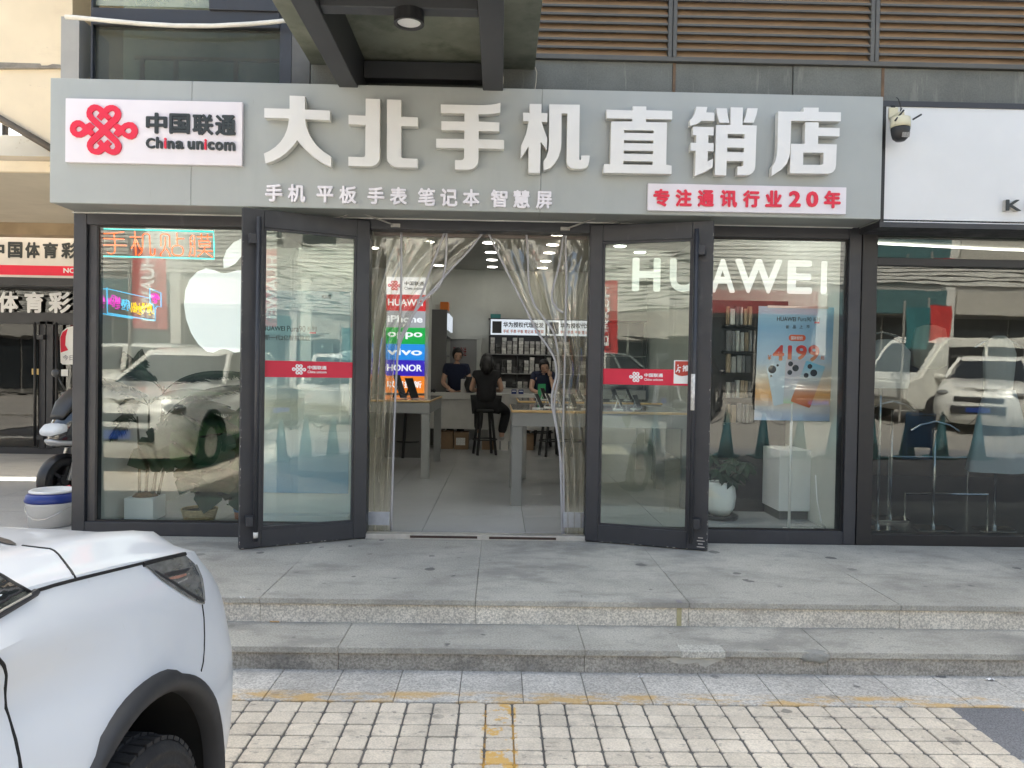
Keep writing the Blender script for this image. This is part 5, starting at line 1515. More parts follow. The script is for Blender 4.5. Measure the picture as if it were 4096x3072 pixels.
# blue poster board inside the left window, seen through the open door leaf
Y2 = 0.5
q0, q1 = W(1010, 1160, Y2), W(1392, 1975, Y2)
blue_print = ramp_mat('blue_poster_print', [(0, (0.22, 0.42, 0.62)), (0.3, (0.5, 0.58, 0.6)), (0.42, (0.62, 0.6, 0.5)), (0.6, (0.36, 0.52, 0.62)), (1.0, (0.42, 0.58, 0.66))], 'Z', q1.z, q0.z)
bps = thing('poster_board', 'tall blue phone poster board behind the window next to the palm-side door', 'poster', ((q0.x + q1.x) / 2, Y2, IZ))
MB().box(q0.x, q1.x, Y2, Y2 + 0.012, q1.z, q0.z).build('board', blue_print, bps)
fb = front(Y2)
text('HUAWEI', fb, pbox(1288, 1180, 1324, 1195, Y2), black_ink, bps, 0.001, 0.0005, 0.02)
text('HUAWEI', fb, pbox(1050, 1305, 1140, 1322, Y2), black_ink, bps, 0.001, 0.0005, 0.02)
text('Pura90', fb, pbox(1148, 1304, 1222, 1326, Y2), black_ink, bps, 0.001, 0.0005, 0.0)
text('系列', fb, pbox(1228, 1307, 1266, 1324, Y2), black_ink, bps, 0.001, 0.0005, 0.0)
text('新一代2亿智拍旗舰', fb, pbox(1060, 1342, 1240, 1360, Y2), black_ink, bps, 0.001, 0.0005, 0.0)
MB().box(*pbox(1238, 1328, 1264, 1335, Y2)[:2], Y2 - 0.001, Y2 - 0.0002, *pbox(1238, 1328, 1264, 1335, Y2)[2:]).build('print_block', red_ink, bps)
MB().box(q0.x - 0.01, q1.x + 0.06, Y2 + 0.013, Y2 + 0.04, IZ, q0.z + 0.35).build('backing_frame', mat('white_frame', (0.7, 0.72, 0.7), 0.5, var=0.03), bps)
MB().box(q0.x - 0.02, q1.x + 0.02, Y2 - 0.12, Y2 + 0.0, IZ, IZ + 0.08).build('base', MATS['white_frame'], bps)
# tall white display panels behind the left window
tag(MB().box(q1.x + 0.07, q1.x + 0.10, Y2, Y2 + 0.02, IZ, 2.9).build('white_post', MATS['white_frame']), 'slim white post beside the blue poster board', 'post')
# pull-up banner frame behind the plants
# neon sign of bent tube: four characters in a cyan outline
NY_ = 0.17
kk = 1000 / 2074
def ntr(x, y):
    return W(x * kk, 850 + y * kk, NY_)
neon_o = lit('neon_orange', (1.0, 0.14, 0.02), 0.5)
neon_c = lit('neon_cyan', (0.03, 0.8, 0.72), 0.3)
ns = thing('neon_sign', 'orange neon tube sign of four characters in a cyan frame hung in the window', 'neon sign', (ntr(1300, 370).x, NY_, ntr(1300, 370).z))
CH = [[[(860, 175), (945, 172), (1030, 160)], [(860, 215), (1030, 222)], [(845, 270), (1050, 274)], [(945, 172), (952, 240), (955, 300), (948, 335), (920, 345), (890, 330)]],
      [[(1078, 203), (1165, 205)], [(1118, 155), (1128, 355)], [(1122, 215), (1110, 265), (1088, 300)], [(1128, 220), (1150, 270), (1165, 305)], [(1148, 355), (1175, 330), (1185, 280), (1182, 190), (1200, 175), (1225, 175), (1240, 190), (1245, 300), (1250, 345), (1265, 357), (1283, 345), (1285, 300)]],
      [[(1335, 280), (1335, 190), (1350, 178), (1390, 180), (1405, 195), (1408, 290)], [(1370, 205), (1370, 270), (1360, 310), (1332, 345), (1335, 362)], [(1378, 300), (1400, 330), (1412, 365)], [(1467, 170), (1470, 265)], [(1470, 215), (1528, 217)],
       [(1425, 300), (1440, 278), (1480, 272), (1510, 285), (1522, 315), (1515, 345), (1490, 358), (1450, 355), (1428, 335), (1425, 300)]],
      [[(1568, 365), (1582, 320), (1580, 205), (1595, 188), (1612, 195), (1615, 340), (1610, 360), (1590, 352)], [(1583, 235), (1612, 238)], [(1583, 280), (1612, 283)], [(1635, 200), (1760, 203)], [(1672, 175), (1672, 225)], [(1722, 178), (1722, 225)],
       [(1650, 235), (1735, 238), (1745, 250), (1742, 285), (1655, 283), (1650, 235)], [(1655, 262), (1742, 264)], [(1638, 315), (1765, 322)], [(1700, 288), (1690, 325), (1640, 365)], [(1705, 325), (1735, 350), (1765, 372)]]]
for strokes in CH:
    mb = MB()
    for s in strokes:
        mb.tube([ntr(*p) for p in s], 0.0048, 6)
    mb.build('letter', neon_o, ns, smooth=True)
MB().tube([ntr(830, 135), ntr(1300, 147), ntr(1772, 160), ntr(1776, 270), ntr(1778, 385), ntr(1300, 373), ntr(838, 362), ntr(834, 250)], 0.0065, 6, closed=True).build('outline_tube', neon_c, ns)
mb = MB()
for px in (830, 1772):
    a = ntr(px, 140)
    mb.tube([a, (a.x, a.y, WZ1)], 0.0015, 4)
mb.build('hanging_wire', wire_m, ns)
# second neon sign deeper inside, turned sideways: strokes too blurred to read
k5 = 350 / 1936
N2 = 0.2
def mtr(x, y, d=0.0):
    return W(370 + x * k5, 1100 + y * k5, N2 + d)
ns2 = thing('neon_sign', 'blurred magenta, cyan and yellow neon sign deeper inside the palm window', 'neon sign', (mtr(800, 900).x, N2, mtr(800, 900).z))
neon_b = lit('neon_blue', (0.15, 0.65, 1.0), 0.22)
neon_m = lit('neon_magenta', (0.95, 0.05, 0.65), 0.22)
neon_y = lit('neon_yellow', (1.0, 0.7, 0.02), 0.24)
mb = MB()
mb.tube([mtr(*p) for p in ((320, 280), (330, 840), (1390, 1010), (1390, 770), (1360, 740), (1350, 660), (1280, 620), (1265, 300), (1515, 400), (1520, 710), (1430, 690), (1380, 760))], 0.006, 6)
mb.tube([mtr(*p, 0.02) for p in ((320, 300), (800, 410), (1250, 510))], 0.004, 6)
mb.tube([mtr(*p, 0.02) for p in ((310, 310), (120, 300), (100, 830), (340, 875), (900, 960))], 0.006, 6)
mb.build('outline_tube', neon_b, ns2, smooth=True)
r2 = random.Random(5)
for m_, x0, x1, y0, y1, n in ((neon_m, 345, 480, 420, 700, 16), (neon_m, 490, 620, 450, 750, 16), (neon_b, 635, 740, 520, 760, 12), (neon_b, 745, 840, 530, 790, 10), (neon_y, 845, 1010, 600, 850, 16), (neon_y, 1020, 1170, 600, 870, 18), (neon_y, 1180, 1320, 620, 880, 18), (neon_m, 1290, 1490, 390, 620, 16), (neon_m, 140, 280, 420, 710, 14)):
    mb = MB()
    for i in range(n):
        if i % 2:
            yy = y0 + (y1 - y0) * (i + 0.5) / n
            a, b = sorted((r2.uniform(x0, x1), r2.uniform(x0, x1)))
            mb.tube([mtr(a, yy), mtr(max(b, a + (x1 - x0) * .4), yy + 12)], 0.0036, 5)
        else:
            xx = x0 + (x1 - x0) * (i + 0.5) / n
            a = r2.uniform(y0, (y0 + y1) / 2)
            mb.tube([mtr(xx, a), mtr(xx + r2.uniform(-14, 14), a + (y1 - y0) * r2.uniform(.25, .5))], 0.0036, 5)
    mb.build('letter', m_, ns2)

# ------------------------------------------------------------------ plants
leaf_d = mat('leaf_dark', (0.010, 0.036, 0.016), 0.55, var=0.3, vs=9, spec=0.25)
leaf_l = mat('leaf_light', (0.025, 0.08, 0.024), 0.55, var=0.25, vs=9, spec=0.25)
stem_m = mat('plant_stem', (0.07, 0.075, 0.045), 0.6, var=0.2)
coir = mat('coir', (0.2, 0.12, 0.06), 0.95, var=0.3, vs=40)
soil = mat('dark_soil', (0.02, 0.018, 0.015), 0.95, var=0.2, vs=40)
pot_white = mat('white_pot', (0.78, 0.82, 0.80), 0.4, var=0.03)
def frond(base, tip_dir, length, droop, nl, wl__, m, parent, rr):
    """an arching rib with narrow leaflets on both sides"""
    mb = MB()
    base = Vector(base)
    d = Vector((tip_dir[0], tip_dir[1], 0)).normalized()
    up = tip_dir[2]
    rib = []
    for i in range(13):
        t = i / 12
        rib.append(base + d * (length * t * (0.55 + 0.4 * t)) + Vector((0, 0, length * (up * t - droop * t * t))))
    mb.tube(rib, [0.005 * (1 - 0.8 * i / 12) for i in range(13)], 5)
    side = d.cross(Vector((0, 0, 1)))
    for i in range(nl):
        t = 0.14 + 0.86 * i / nl
        k_ = min(11, int(t * 12))
        p = rib[k_].lerp(rib[k_ + 1], t * 12 - k_)
        dr = (rib[k_ + 1] - rib[k_]).normalized()
        ll = wl__ * math.sin(math.pi * min(1, 0.18 + 0.8 * t)) * rr.uniform(.85, 1.1)
        for s in (-1, 1):
            tip = p + (side * s * 0.75 + dr * 0.75 + Vector((0, 0, -0.42))).normalized() * ll
            wd = dr * 0.019
            mid = p.lerp(tip, 0.5) + Vector((0, 0, 0.012))
            mb.add([p - wd * .4, p + wd * .4, mid + wd, tip, mid - wd], [(0, 1, 2, 4), (4, 2, 3)])
    for p in mb.v:                               # fronds bend along the side wall and the pane
        p.x = max(p.x, -3.10 + 0.004 * math.sin(p.z * 90))
        p.y = max(p.y, 0.12 + 0.004 * math.sin(p.x * 90))
    return mb.build('frond', m, parent, recalc=False)
gp = G(500, 2083, IZ)
PYp = gp.y
palm = thing('potted_palm', 'potted areca palm in a white cube pot behind the window glass', 'plant', (W(560, 2050, PYp + .1).x, PYp + 0.12, IZ))
x0, x1 = W(495, 2040, PYp).x, W(612, 2040, PYp).x
zt = W(550, 1993, PYp).z
mb = MB()
mb.box(x0, x1, PYp, PYp + 0.24, IZ + 0.001, zt)
mb.build('pot', pot_white, palm, bevel=0.004)
MB().lathe([(0.10, zt + 0.0), (0.075, zt + 0.025), (0.0001, zt + 0.035)], ((x0 + x1) / 2, PYp + 0.12, 0), 16).build('coir_mulch', coir, palm, smooth=True)
rr = random.Random(11)
cxp = (x0 + x1) / 2
crown_tops = []
for i, (dx, h) in enumerate(((-0.05, 0.62), (-0.01, 0.75), (0.04, 0.86), (0.08, 0.66), (0.12, 0.7))):
    b = Vector((cxp + dx * 0.8, PYp + 0.1 + 0.05 * (i % 3), zt + 0.01))
    e = b + Vector((dx * 0.9, rr.uniform(0, .1), h * 1.05))
    MB().tube([b, (b + e) / 2 + Vector((0.01, 0, 0)), e], [0.014, 0.011, 0.007], 7).build('trunk', stem_m, palm, smooth=True)
    crown_tops.append(e)
fr_spec = [(1, -100, .95, .62, .35), (1, -20, .85, .55, .4), (2, 190, 1.0, .7, .35), (2, 160, .8, .9, .42), (0, 185, .75, .45, .45), (0, 210, .7, .25, .45), (3, 0, .85, .5, .45), (3, 20, .9, .75, .42), (4, -10, .8, .3, .5), (4, -40, .7, .6, .5), (1, 175, .9, .35, .5), (2, 10, 1.0, .6, .45), (0, 150, .6, .8, .4), (3, -60, .7, .4, .5)]
for ci, az, ln, up, dp in fr_spec:
    e = crown_tops[ci]
    a = R(az + rr.uniform(-12, 12))
    frond(e - Vector((0, 0, 0.05)), (math.cos(a), math.sin(a) * 0.45 - 0.12, up), ln * 0.95, dp, 36, 0.26, leaf_d if rr.random() < .65 else leaf_l, palm, rr)
def big_leaf(c, U, V, s, m, parent, notch=True):
    """heart-shaped split leaf, slightly cupped"""
    U, V = Vector(U).normalized(), Vector(V).normalized()
    N = U.cross(V).normalized()
    prof = [(0, 0.0), (0.12, 0.10), (0.28, 0.18), (0.42, 0.14), (0.5, 0.0), (0.52, -0.16), (0.40, -0.19), (0.5, -0.27), (0.46, -0.4), (0.33, -0.40), (0.4, -0.5), (0.32, -0.62), (0.22, -0.6), (0.24, -0.72), (0.12, -0.84), (0.0, -0.95)]
    mb = MB()
    k_ = []
    for sgn in (1, -1):
        ring = [Vector(c) + U * (x * sgn * s) + V * (y * s) - N * (0.35 * s * (x * x)) + N * (0.1 * s * y * y) for x, y in prof]
        mid = [Vector(c) + V * (y * s) + N * (0.1 * s * y * y) for x, y in prof]
        n = len(prof)
        b = len(mb.v)
        mb.v += ring + mid
        for i in range(n - 1):
            mb.f.append((b + i, b + i + 1, b + n + i + 1, b + n + i))
            mb.mi.append(0)
    return mb.build('leaf', m, parent, smooth=True, recalc=False)
gb_ = G(800, 2088, IZ)
MYp = gb_.y + 0.1
mons = thing('potted_monstera', 'split-leaf plant in a woven basket behind the window beside the palm', 'plant', (W(798, 2060, MYp).x, MYp, IZ))
mcx = W(798, 2060, MYp).x
straw = mat('woven_straw', (0.38, 0.31, 0.17), 0.9, var=0.2, vs=30)
mb = MB()
for i in range(6):
    rr_ = 0.115 + 0.022 * i / 5
    mb.tube([(mcx + rr_ * math.cos(R(15 * j)), MYp + rr_ * math.sin(R(15 * j)), IZ + 0.012 + 0.0155 * i) for j in range(24)], 0.0092, 6, closed=True)
mb.build('basket', straw, mons, smooth=True)
MB().lathe([(0.0001, IZ + 0.075), (0.125, IZ + 0.075)], (mcx, MYp, 0), 20).build('soil', soil, mons)
lv = [(860, 1860, 100, leaf_d, 0), (905, 1745, 88, leaf_l, 30), (810, 1730, 75, leaf_l, -35), (700, 1800, 80, leaf_d, -60), (790, 1850, 70, leaf_d, -15), (930, 1900, 80, leaf_d, 20), (845, 1800, 75, leaf_d, 10), (955, 1690, 60, leaf_l, 50)]
for px, py, sz, m_, rot in lv:
    yy = MYp + rr.uniform(-0.12, 0.1)
    cpt = W(px, py - sz * .4, yy)
    s = sz / FPX * (yy - CAMLOC.y) * 2.5
    a = R(rot)
    Uv = Vector((math.cos(a), 0.25 * rr.uniform(-1, 1), math.sin(a)))
    Vv = Vector((-math.sin(a), 0.35, math.cos(a)))
    MB().tube([(mcx + rr.uniform(-.05, .05), MYp, IZ + 0.07), ((mcx + cpt.x) / 2, MYp, (IZ + cpt.z) / 2 + 0.06), cpt], [0.008, 0.006, 0.005], 6).build('stem', stem_m, mons, smooth=True)
    big_leaf(cpt, Uv, Vv, s, m_, mons)
# small trailing plant in a blue and terracotta pot at the edge of the door
tp = G(945, 2085, IZ)
tp.y += 0.12
small = thing('small_pot_plant', 'small trailing plant in a two-tone pot tucked behind the door edge', 'plant', (tp.x, tp.y, IZ))
MB().lathe([(0.0001, IZ + 0.001), (0.05, IZ + 0.001), (0.06, IZ + 0.09), (0.0001, IZ + 0.09)], (tp.x, tp.y, 0), 16).build('pot', mat('terracotta', (0.35, 0.16, 0.09), 0.8, var=0.1), small)
MB().lathe([(0.061, IZ + 0.06), (0.066, IZ + 0.1), (0.058, IZ + 0.1)], (tp.x, tp.y, 0), 16).build('pot_rim', mat('blue_glaze', (0.05, 0.16, 0.3), 0.4, var=0.1), small)
mb = MB()
for i in range(90):
    c_ = Vector((tp.x + rr.gauss(0, 0.05), tp.y + rr.gauss(0, .04), IZ + 0.12 + abs(rr.gauss(0, .12))))
    a, b = rr.uniform(0, 6.28), rr.uniform(-1, 1)
    U_ = Vector((math.cos(a), math.sin(a), b)).normalized() * 0.016
    V_ = U_.cross(Vector((0, 0, 1))).normalized() * 0.011
    mb.add([c_ - U_, c_ + V_, c_ + U_, c_ - V_], [(0, 1, 2, 3)])
mb.build('foliage', leaf_d, small, recalc=False)
# umbrella plant in a big white pot on a black caddy, right window
rp = G(2890, 2090, IZ)
rp.y += 0.2
rx = W(2880, 2000, rp.y).x
ump = thing('umbrella_plant', 'umbrella plant in a round white pot on a black caddy beside the push-notice door', 'plant', (rx, rp.y, IZ))
MB().lathe([(0.0001, IZ + 0.001), (0.15, IZ + 0.001), (0.16, IZ + 0.012), (0.16, IZ + 0.035), (0.0001, IZ + 0.035)], (rx, rp.y, 0), 20).build('caddy', dark_plastic, ump)
MB().lathe([(0.0001, IZ + 0.036), (0.085, IZ + 0.036), (0.125, IZ + 0.1), (0.138, IZ + 0.2), (0.125, IZ + 0.3), (0.11, IZ + 0.325), (0.10, IZ + 0.325), (0.0001, IZ + 0.31)], (rx, rp.y, 0), 24).build('pot', pot_white, ump, smooth=True)
for k_ in range(12):
    c_ = Vector((rx + rr.uniform(-.1, .26), rp.y + rr.uniform(-.18, .05), IZ + 0.36 + rr.uniform(0, .2)))
    MB().tube([(rx, rp.y, IZ + 0.31), c_], 0.004, 5).build('stem', stem_m, ump)
    mb = MB()
    for j in range(7):
        a = 2 * math.pi * j / 7 + k_
        U_ = Vector((math.cos(a), math.sin(a) * .6, -0.45 + 0.5 * math.sin(a))) * 0.11
        V_ = Vector((-math.sin(a), math.cos(a) * .6, 0.3 * math.cos(a))) * 0.026
        mb.add([c_, c_ + U_ * .5 + V_, c_ + U_, c_ + U_ * .5 - V_], [(0, 1, 2, 3)])
    mb.build('leaf_whorl', leaf_d, ump, recalc=False)
# accessory rack and low white cabinet behind the right window
rk = thing('accessory_rack', 'dark accessory rack hung with small packs behind the poster stand', 'rack', (W(2960, 1500, 1.2).x, 1.3, IZ))
ra, rb = W(2820, 1500, 1.3).x, W(3150, 1500, 1.3).x
MB().box(ra, rb, 1.32, 1.36, IZ, W(2900, 1200, 1.3).z).build('back_board', dark_shelf, rk)
pack_w = [mat('pack_white', (0.5, 0.5, 0.48), 0.4, var=0.15, vs=20, rand=0.25), mat('pack_grey', (0.2, 0.2, 0.21), 0.4, var=0.15, vs=20, rand=0.3), mat('pack_tan', (0.35, 0.27, 0.18), 0.5, var=0.2, rand=0.2)]
for r_i, (yt, yb) in enumerate(((1225, 1300), (1320, 1405), (1415, 1490), (1520, 1590), (1610, 1690))):
    px = 2905
    while px < 3000:
        wpx = rr.choice((14, 18, 22))
        b_ = pbox(px, yt + rr.uniform(0, 12), px + wpx - 3, yb, 1.28)
        MB().box(b_[0], b_[1], 1.26, 1.30, b_[2], b_[3]).build('pack', rr.choice(pack_w), rk)
        px += wpx
    b_ = pbox(2890, yb + 2, 3020, yb + 8, 1.3)
    MB().box(b_[0], b_[1], 1.22, 1.319, b_[2], b_[3]).build('shelf', dark_shelf, rk)
wc = thing('white_cabinet', 'low white display cabinet running back from the right window', 'cabinet', (1.75, 1.2, IZ))
wx0, wx1 = W(3115, 2000, 0.9).x, W(3270, 2000, 0.9).x
MB().box(wx0, wx1, 0.9, 2.6, IZ + 0.08, IZ + 0.62).build('carcass', white_vinyl, wc, bevel=0.004)
MB().box(wx0 + 0.02, wx1 - 0.02, 0.94, 2.58, IZ, IZ + 0.079).build('plinth', cab_m, wc)
for px, y in ((3290, 0.9), (3350, 0.5)):
    a = W(px, 1900, y)
tag(MB().tube([W(3262, 1900, 0.5), W(3268, 2000, 0.45), W(3285, 2090, 0.4), G(3300, 2110, IZ + 0.006)], 0.005, 6).build('white_cable', white_vinyl, smooth=True), 'white cable hanging down beside the poster stand', 'cable')
# ------------------------------------------------------------------ left: passage, beige stair structure, lottery shop
LYP = G(100, 1815, PZ).y
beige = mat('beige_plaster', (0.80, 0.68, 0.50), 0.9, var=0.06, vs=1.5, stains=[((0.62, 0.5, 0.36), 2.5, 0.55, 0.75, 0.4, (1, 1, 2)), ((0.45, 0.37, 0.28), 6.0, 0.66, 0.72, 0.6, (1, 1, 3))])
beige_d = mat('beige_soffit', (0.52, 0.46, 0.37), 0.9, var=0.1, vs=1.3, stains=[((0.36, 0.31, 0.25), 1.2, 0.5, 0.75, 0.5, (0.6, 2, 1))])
peel = mat('peeled_edge', (0.30, 0.27, 0.23), 0.9, var=0.25, vs=9)
blue_tile = mat('pale_blue_wall', (0.58, 0.64, 0.72), 0.6, var=0.06, stains=[((0.3, 0.33, 0.38), 16, 0.62, 0.66, 0.5, (1, 1, 1))])
brown_m = mat('brown_beam', (0.36, 0.27, 0.17), 0.8, var=0.2, vs=2)
stair = thing('beige_stair_block', 'beige plastered stair block rising over the passage beside the phone shop', 'building', (-5.0, 1.5, 3.3))
def pxprism(name, poly, y0, y1, m, parent):
    """outline given by photograph pixels on the plane y0, pushed straight back to y1"""
    q = [W(x, y, y0) for x, y in poly]
    n = len(q)
    mb = MB()
    mb.add([(p.x, y0, p.z) for p in q] + [(p.x, y1, p.z) for p in q], [tuple(range(n)), tuple(range(2 * n - 1, n - 1, -1))] + [(i, i + n, (i + 1) % n + n, (i + 1) % n) for i in range(n)])
    return mb.build(name, m, parent)
SY1 = 1.15
pxprism('stair_wall', [(-1400, -900), (290, -900), (290, 644), (0, 475), (-1400, -340)], SY1, SY1 + 1.2, beige, stair)
pxprism('ledge', [(-1400, 268), (262, 268), (252, 272), (-1400, 282)], SY1 - 0.03, SY1 - 0.002, peel, stair)
pxprism('peeled_band', [(-1400, 240), (-80, 246), (60, 251), (160, 254), (165, 262), (190, 262), (210, 256), (240, 258), (250, 268), (-1400, 262)], SY1 - 0.006, SY1 - 0.0025, peel, stair)
pxprism('stair_string', [(-1400, -338), (0, 477), (290, 646), (290, 668), (150, 572), (75, 520), (0, 492), (-1400, -300)], SY1 + 0.1, SY1 + 1.1, MATS['beige_plaster'], stair)
q = [W(x, y, SY1 - 0.03) for x, y in ((-700, 62), (0, 474), (290, 643))]
MB().tube(q, 0.03, 8).build('edge_pipe', mat('dark_pipe', (0.12, 0.1, 0.08), 0.6, var=0.2, vs=8), stair, smooth=True)
# parapet of pale blue and the slab with its brown beam behind
MB().box(-12, -3.35, 2.35, 2.45, W(0, 645, 2.4).z, W(0, 545, 2.4).z).build('parapet', blue_tile, stair)
for px in (15, 27):
    a = W(px, 530, 2.4)
    MB().tube([(a.x, 2.4, W(0, 545, 2.4).z), (a.x, 2.4, W(0, 480, 2.4).z)], 0.018, 6).build('railing_post', alu, stair)
zsl = W(0, 690, 1.55).z
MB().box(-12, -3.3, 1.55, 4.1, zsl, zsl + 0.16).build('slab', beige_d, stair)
MB().box(-12, -3.3, 1.5, 1.549, zsl + 0.0, W(0, 642, 1.5).z).build('slab_edge', MATS['beige_plaster'], stair)
yb2 = 4.1
MB().box(-12, -3.3, yb2 + .001, yb2 + 0.25, W(0, 935, yb2).z, W(0, 868, yb2).z).build('beam', brown_m, stair)
# lottery shop at the back of the passage
lot = thing('lottery_shop', 'lottery shop front with white sign board and glass doors at the back of the passage', 'shop', (-6.0, LYP, PZ))
sgy = LYP - 0.35
sign_white = mat('sign_white', (0.62, 0.60, 0.57), 0.5, var=0.04)
def lb_(name, px0, py0, px1, py1, y0, y1, m, bev=0.0):
    b = pbox(px0, py0, px1, py1, y0)
    return MB().box(b[0], b[1], y0, y1, b[2], b[3]).build(name, m, lot, bevel=bev)
lb_('sign_board', -500, 944, 420, 1067, sgy, sgy + 0.3, sign_white)
lb_('sign_stripe', -500, 1067.5, 420, 1089, sgy - 0.004, sgy + 0.3, logo_red)
lb_('sign_edge', -500, 1089.5, 420, 1098, sgy, sgy + 0.3, sign_white)
lb_('sign_soffit', -500, 1098.5, 420, 1130, sgy + 0.02, sgy + 0.3, alu)
fs = front(sgy)
for ch, a, b in (('中', -38, 18), ('国', 33, 90), ('体', 102, 160), ('育', 172, 232), ('彩', 246, 306), ('票', 318, 376)):
    text(ch, fs, pbox(a, 968 + a * .012, b, 1031 + a * .012, sgy), char_black, lot, 0.01, 0.001, 0.03, 'letter')
text('NO.', fs, pbox(255, 1073, 310, 1092, sgy), white_ink, lot, 0.006, 0.005, 0.02, 'letter')
dy = LYP
lb_('transom_rail', -500, 1131, 420, 1142, dy, dy + 0.1, alu_black)
lb_('transom_glass', -500, 1142.5, 420, 1254, dy + 0.05, dy + 0.058, glass('lottery_glass', (0.35, 0.36, 0.36), 0.06, wav=0.05))
for ch, a, b in (('育', -105, -20), ('体', -10, 74), ('育', 98, 176), ('彩', 194, 284)):
    pass
for ch, a, b in (('体', -6, 74), ('育', 98, 176), ('彩', 194, 284)):
    text(ch, front(dy), pbox(a, 1167 + a * .01, b, 1250 + a * .01, dy), white_ink, lot, 0.004, 0.001, 0.035, 'letter')
lb_('door_head', -500, 1254.5, 420, 1285, dy, dy + 0.1, alu)
lb_('door_stile', 155, 1285.5, 182, 1795, dy, dy + 0.08, alu)
lb_('door_stile', 183, 1285.5, 212, 1795, dy, dy + 0.08, alu)
lb_('door_stile', 400, 1285.5, 430, 1795, dy, dy + 0.08, alu)
lb_('door_stile', -420, 1285.5, -390, 1795, dy, dy + 0.08, alu)
lb_('door_rail', -500, 1795.5, 430, 1818, dy, dy + 0.08, alu)
lb_('door_pane', -390, 1286, 155, 1795, dy + 0.04, dy + 0.048, MATS['lottery_glass'])
lb_('door_pane', 212, 1286, 400, 1795, dy + 0.04, dy + 0.048, MATS['lottery_glass'])
for px in (140, 226):
    a, b = W(px, 1290, dy - 0.06), W(px, 1785, dy - 0.06)
    MB().tube([a, b], 0.02, 8).build('handle', alu_black, lot, smooth=True)
for py in (1340, 1742):
    lb_('handle_bracket', 140, py, 172, py + 17, dy - 0.06, dy - 0.001, alu)
# round-topped sticker and small card on the far door
stp = [(237, 1450), (234, 1350), (243, 1325), (262, 1310), (290, 1303), (330, 1303), (330, 1458), (245, 1458)]
shape([[(W(x, y, dy).x, W(x, y, dy).z) for x, y in stp]], front(dy + 0.035), lambda x, y: (x, y), white_vinyl, lot, 0.002, 0.0, 'sticker')
shape([[(W(x, y, dy).x, W(x, y, dy).z) for x, y in ((238, 1410), (236, 1350), (246, 1328), (266, 1314), (258, 1345), (256, 1380), (268, 1400))]], front(dy + 0.033), lambda x, y: (x, y), logo_red, lot, 0.002, 0.002, 'sticker_print')
text('今日', front(dy + 0.033), pbox(246, 1420, 290, 1441, dy), mat('grey_print', (0.35, 0.35, 0.38), 0.5, var=0), lot, 0.002, 0.002, 0.02, 'sticker_print')
lb_('notice_card', 244, 1478, 272, 1504, dy + 0.032, dy + 0.034, white_vinyl)
lb_('notice_card', 127, 1475, 155, 1498, dy + 0.034, dy + 0.036, mat('yellow_card', (0.6, 0.42, 0.16), 0.6, var=0.1))
b = pbox(-500, 930, 420, 1820, dy)
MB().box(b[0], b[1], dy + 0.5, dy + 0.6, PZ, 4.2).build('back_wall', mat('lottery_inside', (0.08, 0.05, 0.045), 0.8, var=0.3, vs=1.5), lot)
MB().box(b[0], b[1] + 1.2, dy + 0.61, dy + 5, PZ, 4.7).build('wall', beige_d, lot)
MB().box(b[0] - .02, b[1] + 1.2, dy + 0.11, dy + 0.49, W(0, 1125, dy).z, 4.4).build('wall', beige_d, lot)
# white bucket with a blue rim
bxc = W(208, 2000, 0.36)
bk = thing('bucket', 'grubby white plastic bucket with a blue rim standing beside the shop post', 'bucket', (bxc.x, 0.37, PZ))
bc = (bxc.x, 0.37, PZ)
buck = mat('bucket_white', (0.72, 0.72, 0.72), 0.5, var=0.06, vs=6, stains=[((0.3, 0.22, 0.15), 5, 0.62, 0.72, 0.7, (1, 1, 1))])
MB().lathe([(0.0001, 0.002), (0.165, 0.002), (0.182, 0.17), (0.188, 0.175), (0.188, 0.185), (0.182, 0.19), (0.176, 0.19), (0.16, 0.02), (0.0001, 0.015)], bc, 36).build('pail', buck, bk, smooth=True)
MB().lathe([(0.178, 0.186), (0.195, 0.192), (0.198, 0.205), (0.185, 0.245), (0.165, 0.262), (0.14, 0.255), (0.165, 0.21), (0.172, 0.19)], bc, 36).build('lid_ring', mat('blue_plastic', (0.01, 0.03, 0.2), 0.35, var=0.05), bk, smooth=True)
MB().lathe([(0.128, 0.256), (0.165, 0.264), (0.168, 0.275), (0.155, 0.285), (0.13, 0.28), (0.125, 0.265)], bc, 36).build('rim', buck, bk, smooth=True)
MB().tube([(bc[0] + 0.19 * math.cos(R(a)), bc[1] + 0.19 * math.sin(R(a)), PZ + 0.16 - 0.09 * math.sin(R((a + 170) / 160 * 180)) ** 2) for a in range(-170, -9, 16)], 0.003, 5).build('bail', silver, bk)
# electric scooter behind the post
scx, scy = W(240, 1910, 1.35).x + 0.03, 1.35
sco = thing('electric_scooter', 'dark electric scooter with silver nose parked behind the shop post', 'scooter', (scx, scy, PZ), R(-24))
tyre = mat('tyre_rubber', (0.022, 0.022, 0.024), 0.75, var=0.2, vs=20, bump=0.5, bs=40)
def L(name, mb, m, **k):
    return mb.build(name, m, sco, world=False, **k)
def wheel_mb(c, rad, wd, n=30):
    return MB().lathe([(rad * .62, -wd * .42), (rad * .8, -wd * .5), (rad * .95, -wd * .42), (rad, -wd * .15), (rad, wd * .15), (rad * .95, wd * .42), (rad * .8, wd * .5), (rad * .62, wd * .42), (rad * .62, -wd * .42)], c, n, 'X')
